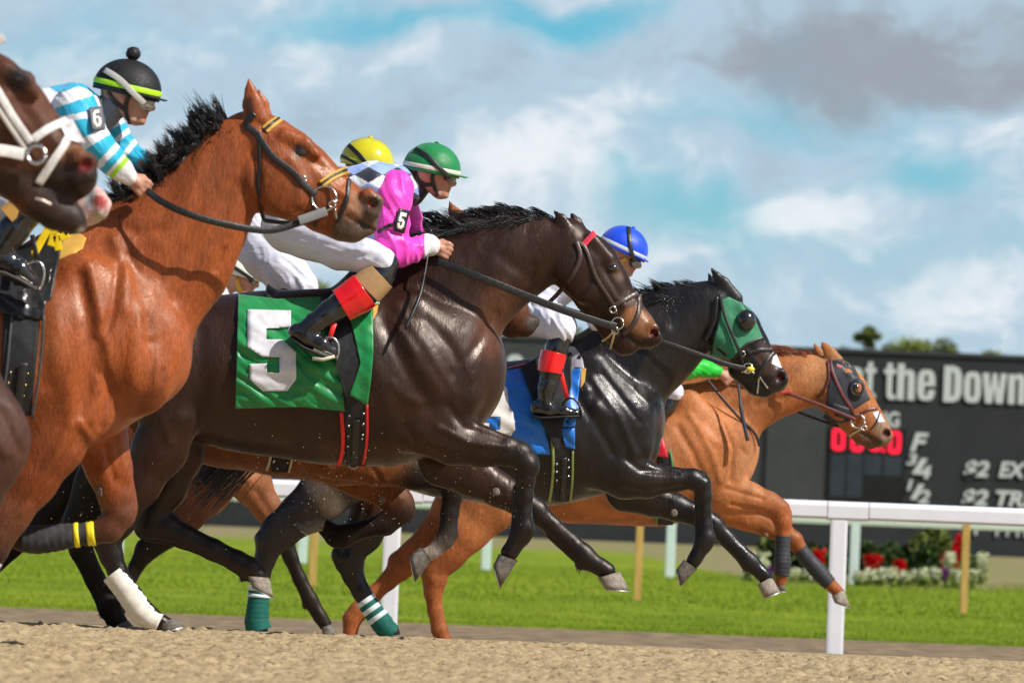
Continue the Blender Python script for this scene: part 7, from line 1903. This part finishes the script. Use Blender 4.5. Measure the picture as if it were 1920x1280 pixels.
def nearsl(px, py, V):
    c = stripes(ap, [(0, 24), (48, 60), (92, 112), (140, 152), (166, 172)])(px, py, V)
    s_ = along(px, py, ap); c[s_ > 181] = (.72, .72, .74); c[(s_ > 172) & (s_ <= 181)] = (.35, .75, .02); return c
sl = J.garment('sleeve', ['arm'], ss, .010, .0055, colf=nearsl, wr=.006, fdir=(.6, -.8), label='turquoise and white striped sleeve')
ap2 = [(185, 200), (206, 246), (232, 280), (256, 300), (276, 312)]
J.garment('sleeve', ['arm2'], ss, .010, .0055, colf=stripes(ap2, [(30, 48), (66, 76), (96, 106)]), wr=.005, wsc=(26, 18, 26), label='turquoise and white striped sleeve')
J.garment('collar', ['neck'], mat('collar_grey', (.16, .16, .19), .7), .010, .006)
slb = BVHTree.FromObject(sl, bpy.context.evaluated_depsgraph_get())
badge(J, 182, 222, 26, 44, -8, '6', sl, off=.016, horn=slb, bkm=mat('badge_grey', (.10, .10, .12), .6))
J.garment('breeches', ['leg'], brm, .012, .008, wr=.004)
kh = mat('helmet_black', (.012, .012, .013), .6, .35, var=.2, vscale=60, bump=.2, bscale=200)
J.helmet(kh, mat('band_bright_lime', (.42, .78, .01), .5), peak=.22, band=(80, 90), rx=1.38, ry=1.22, button=False)
bm = bmesh.new(); bmesh.ops.create_icosphere(bm, subdivisions=4, radius=.027)
for v in bm.verts: v.co = v.co * (1 + .14 * mnoise.noise(v.co * 260)) ; v.co.z *= .95
bmesh.ops.translate(bm, vec=J.lw(-.08, .22 + 1.22 + .22, 0), verts=bm.verts); bmobj('pompom', bm, kh, J.hm, True)
gl = mat('goggle_clear', (.42, .42, .36), .12, .7, var=.3, vscale=30, coat=1.0); gf = mat('goggle_pale', (.50, .49, .46), .4)
J.goggles(lens=gl, frame=gf, r=.40, y=-.12); J.dstrap('goggle_strap', [(-1.05, .78), (-.4, .55), (.25, .15), (.80, -.18)], .022, gf)
strap(J, 'chin_strap', [[(*J.loc(.15, .1),), (*J.loc(.10, -.3),), (*J.loc(.18, -.7),), (*J.loc(.40, -1.1),)], [(*J.loc(-.75, -.05),), (*J.loc(-.4, -.35),), (*J.loc(.1, -.6),)]], 8, frame_m, J.hm, off=.005, mirrored=False)
bt = boot(J, 0, prims=J.sel(['shin'])); boot(J, 0, prims=J.sel(['shin2']))
band(J, [(50, 388, 24), (36, 398, 26), (20, 412, 27)], mat('gold_cuff', (.52, .28, .06), .6), -.36, 2, name='boot_band', parent=bt, flut=.2)
p3 = [P(x, y, J.Y - .36) for x, y in ((-30, 506), (10, 512), (40, 526), (70, 544))]
mesh('boot_sole', *ribbon(p3, [Vector((.3, 0, 1))] * 4, .08, .012), mat('sole_brown', (.06, .05, .045), .6), bt)
stirrup(J, 52, 530, 50, 44, 30, -.37, J.root, top=[(60, 440), (66, 470), (70, 490)])
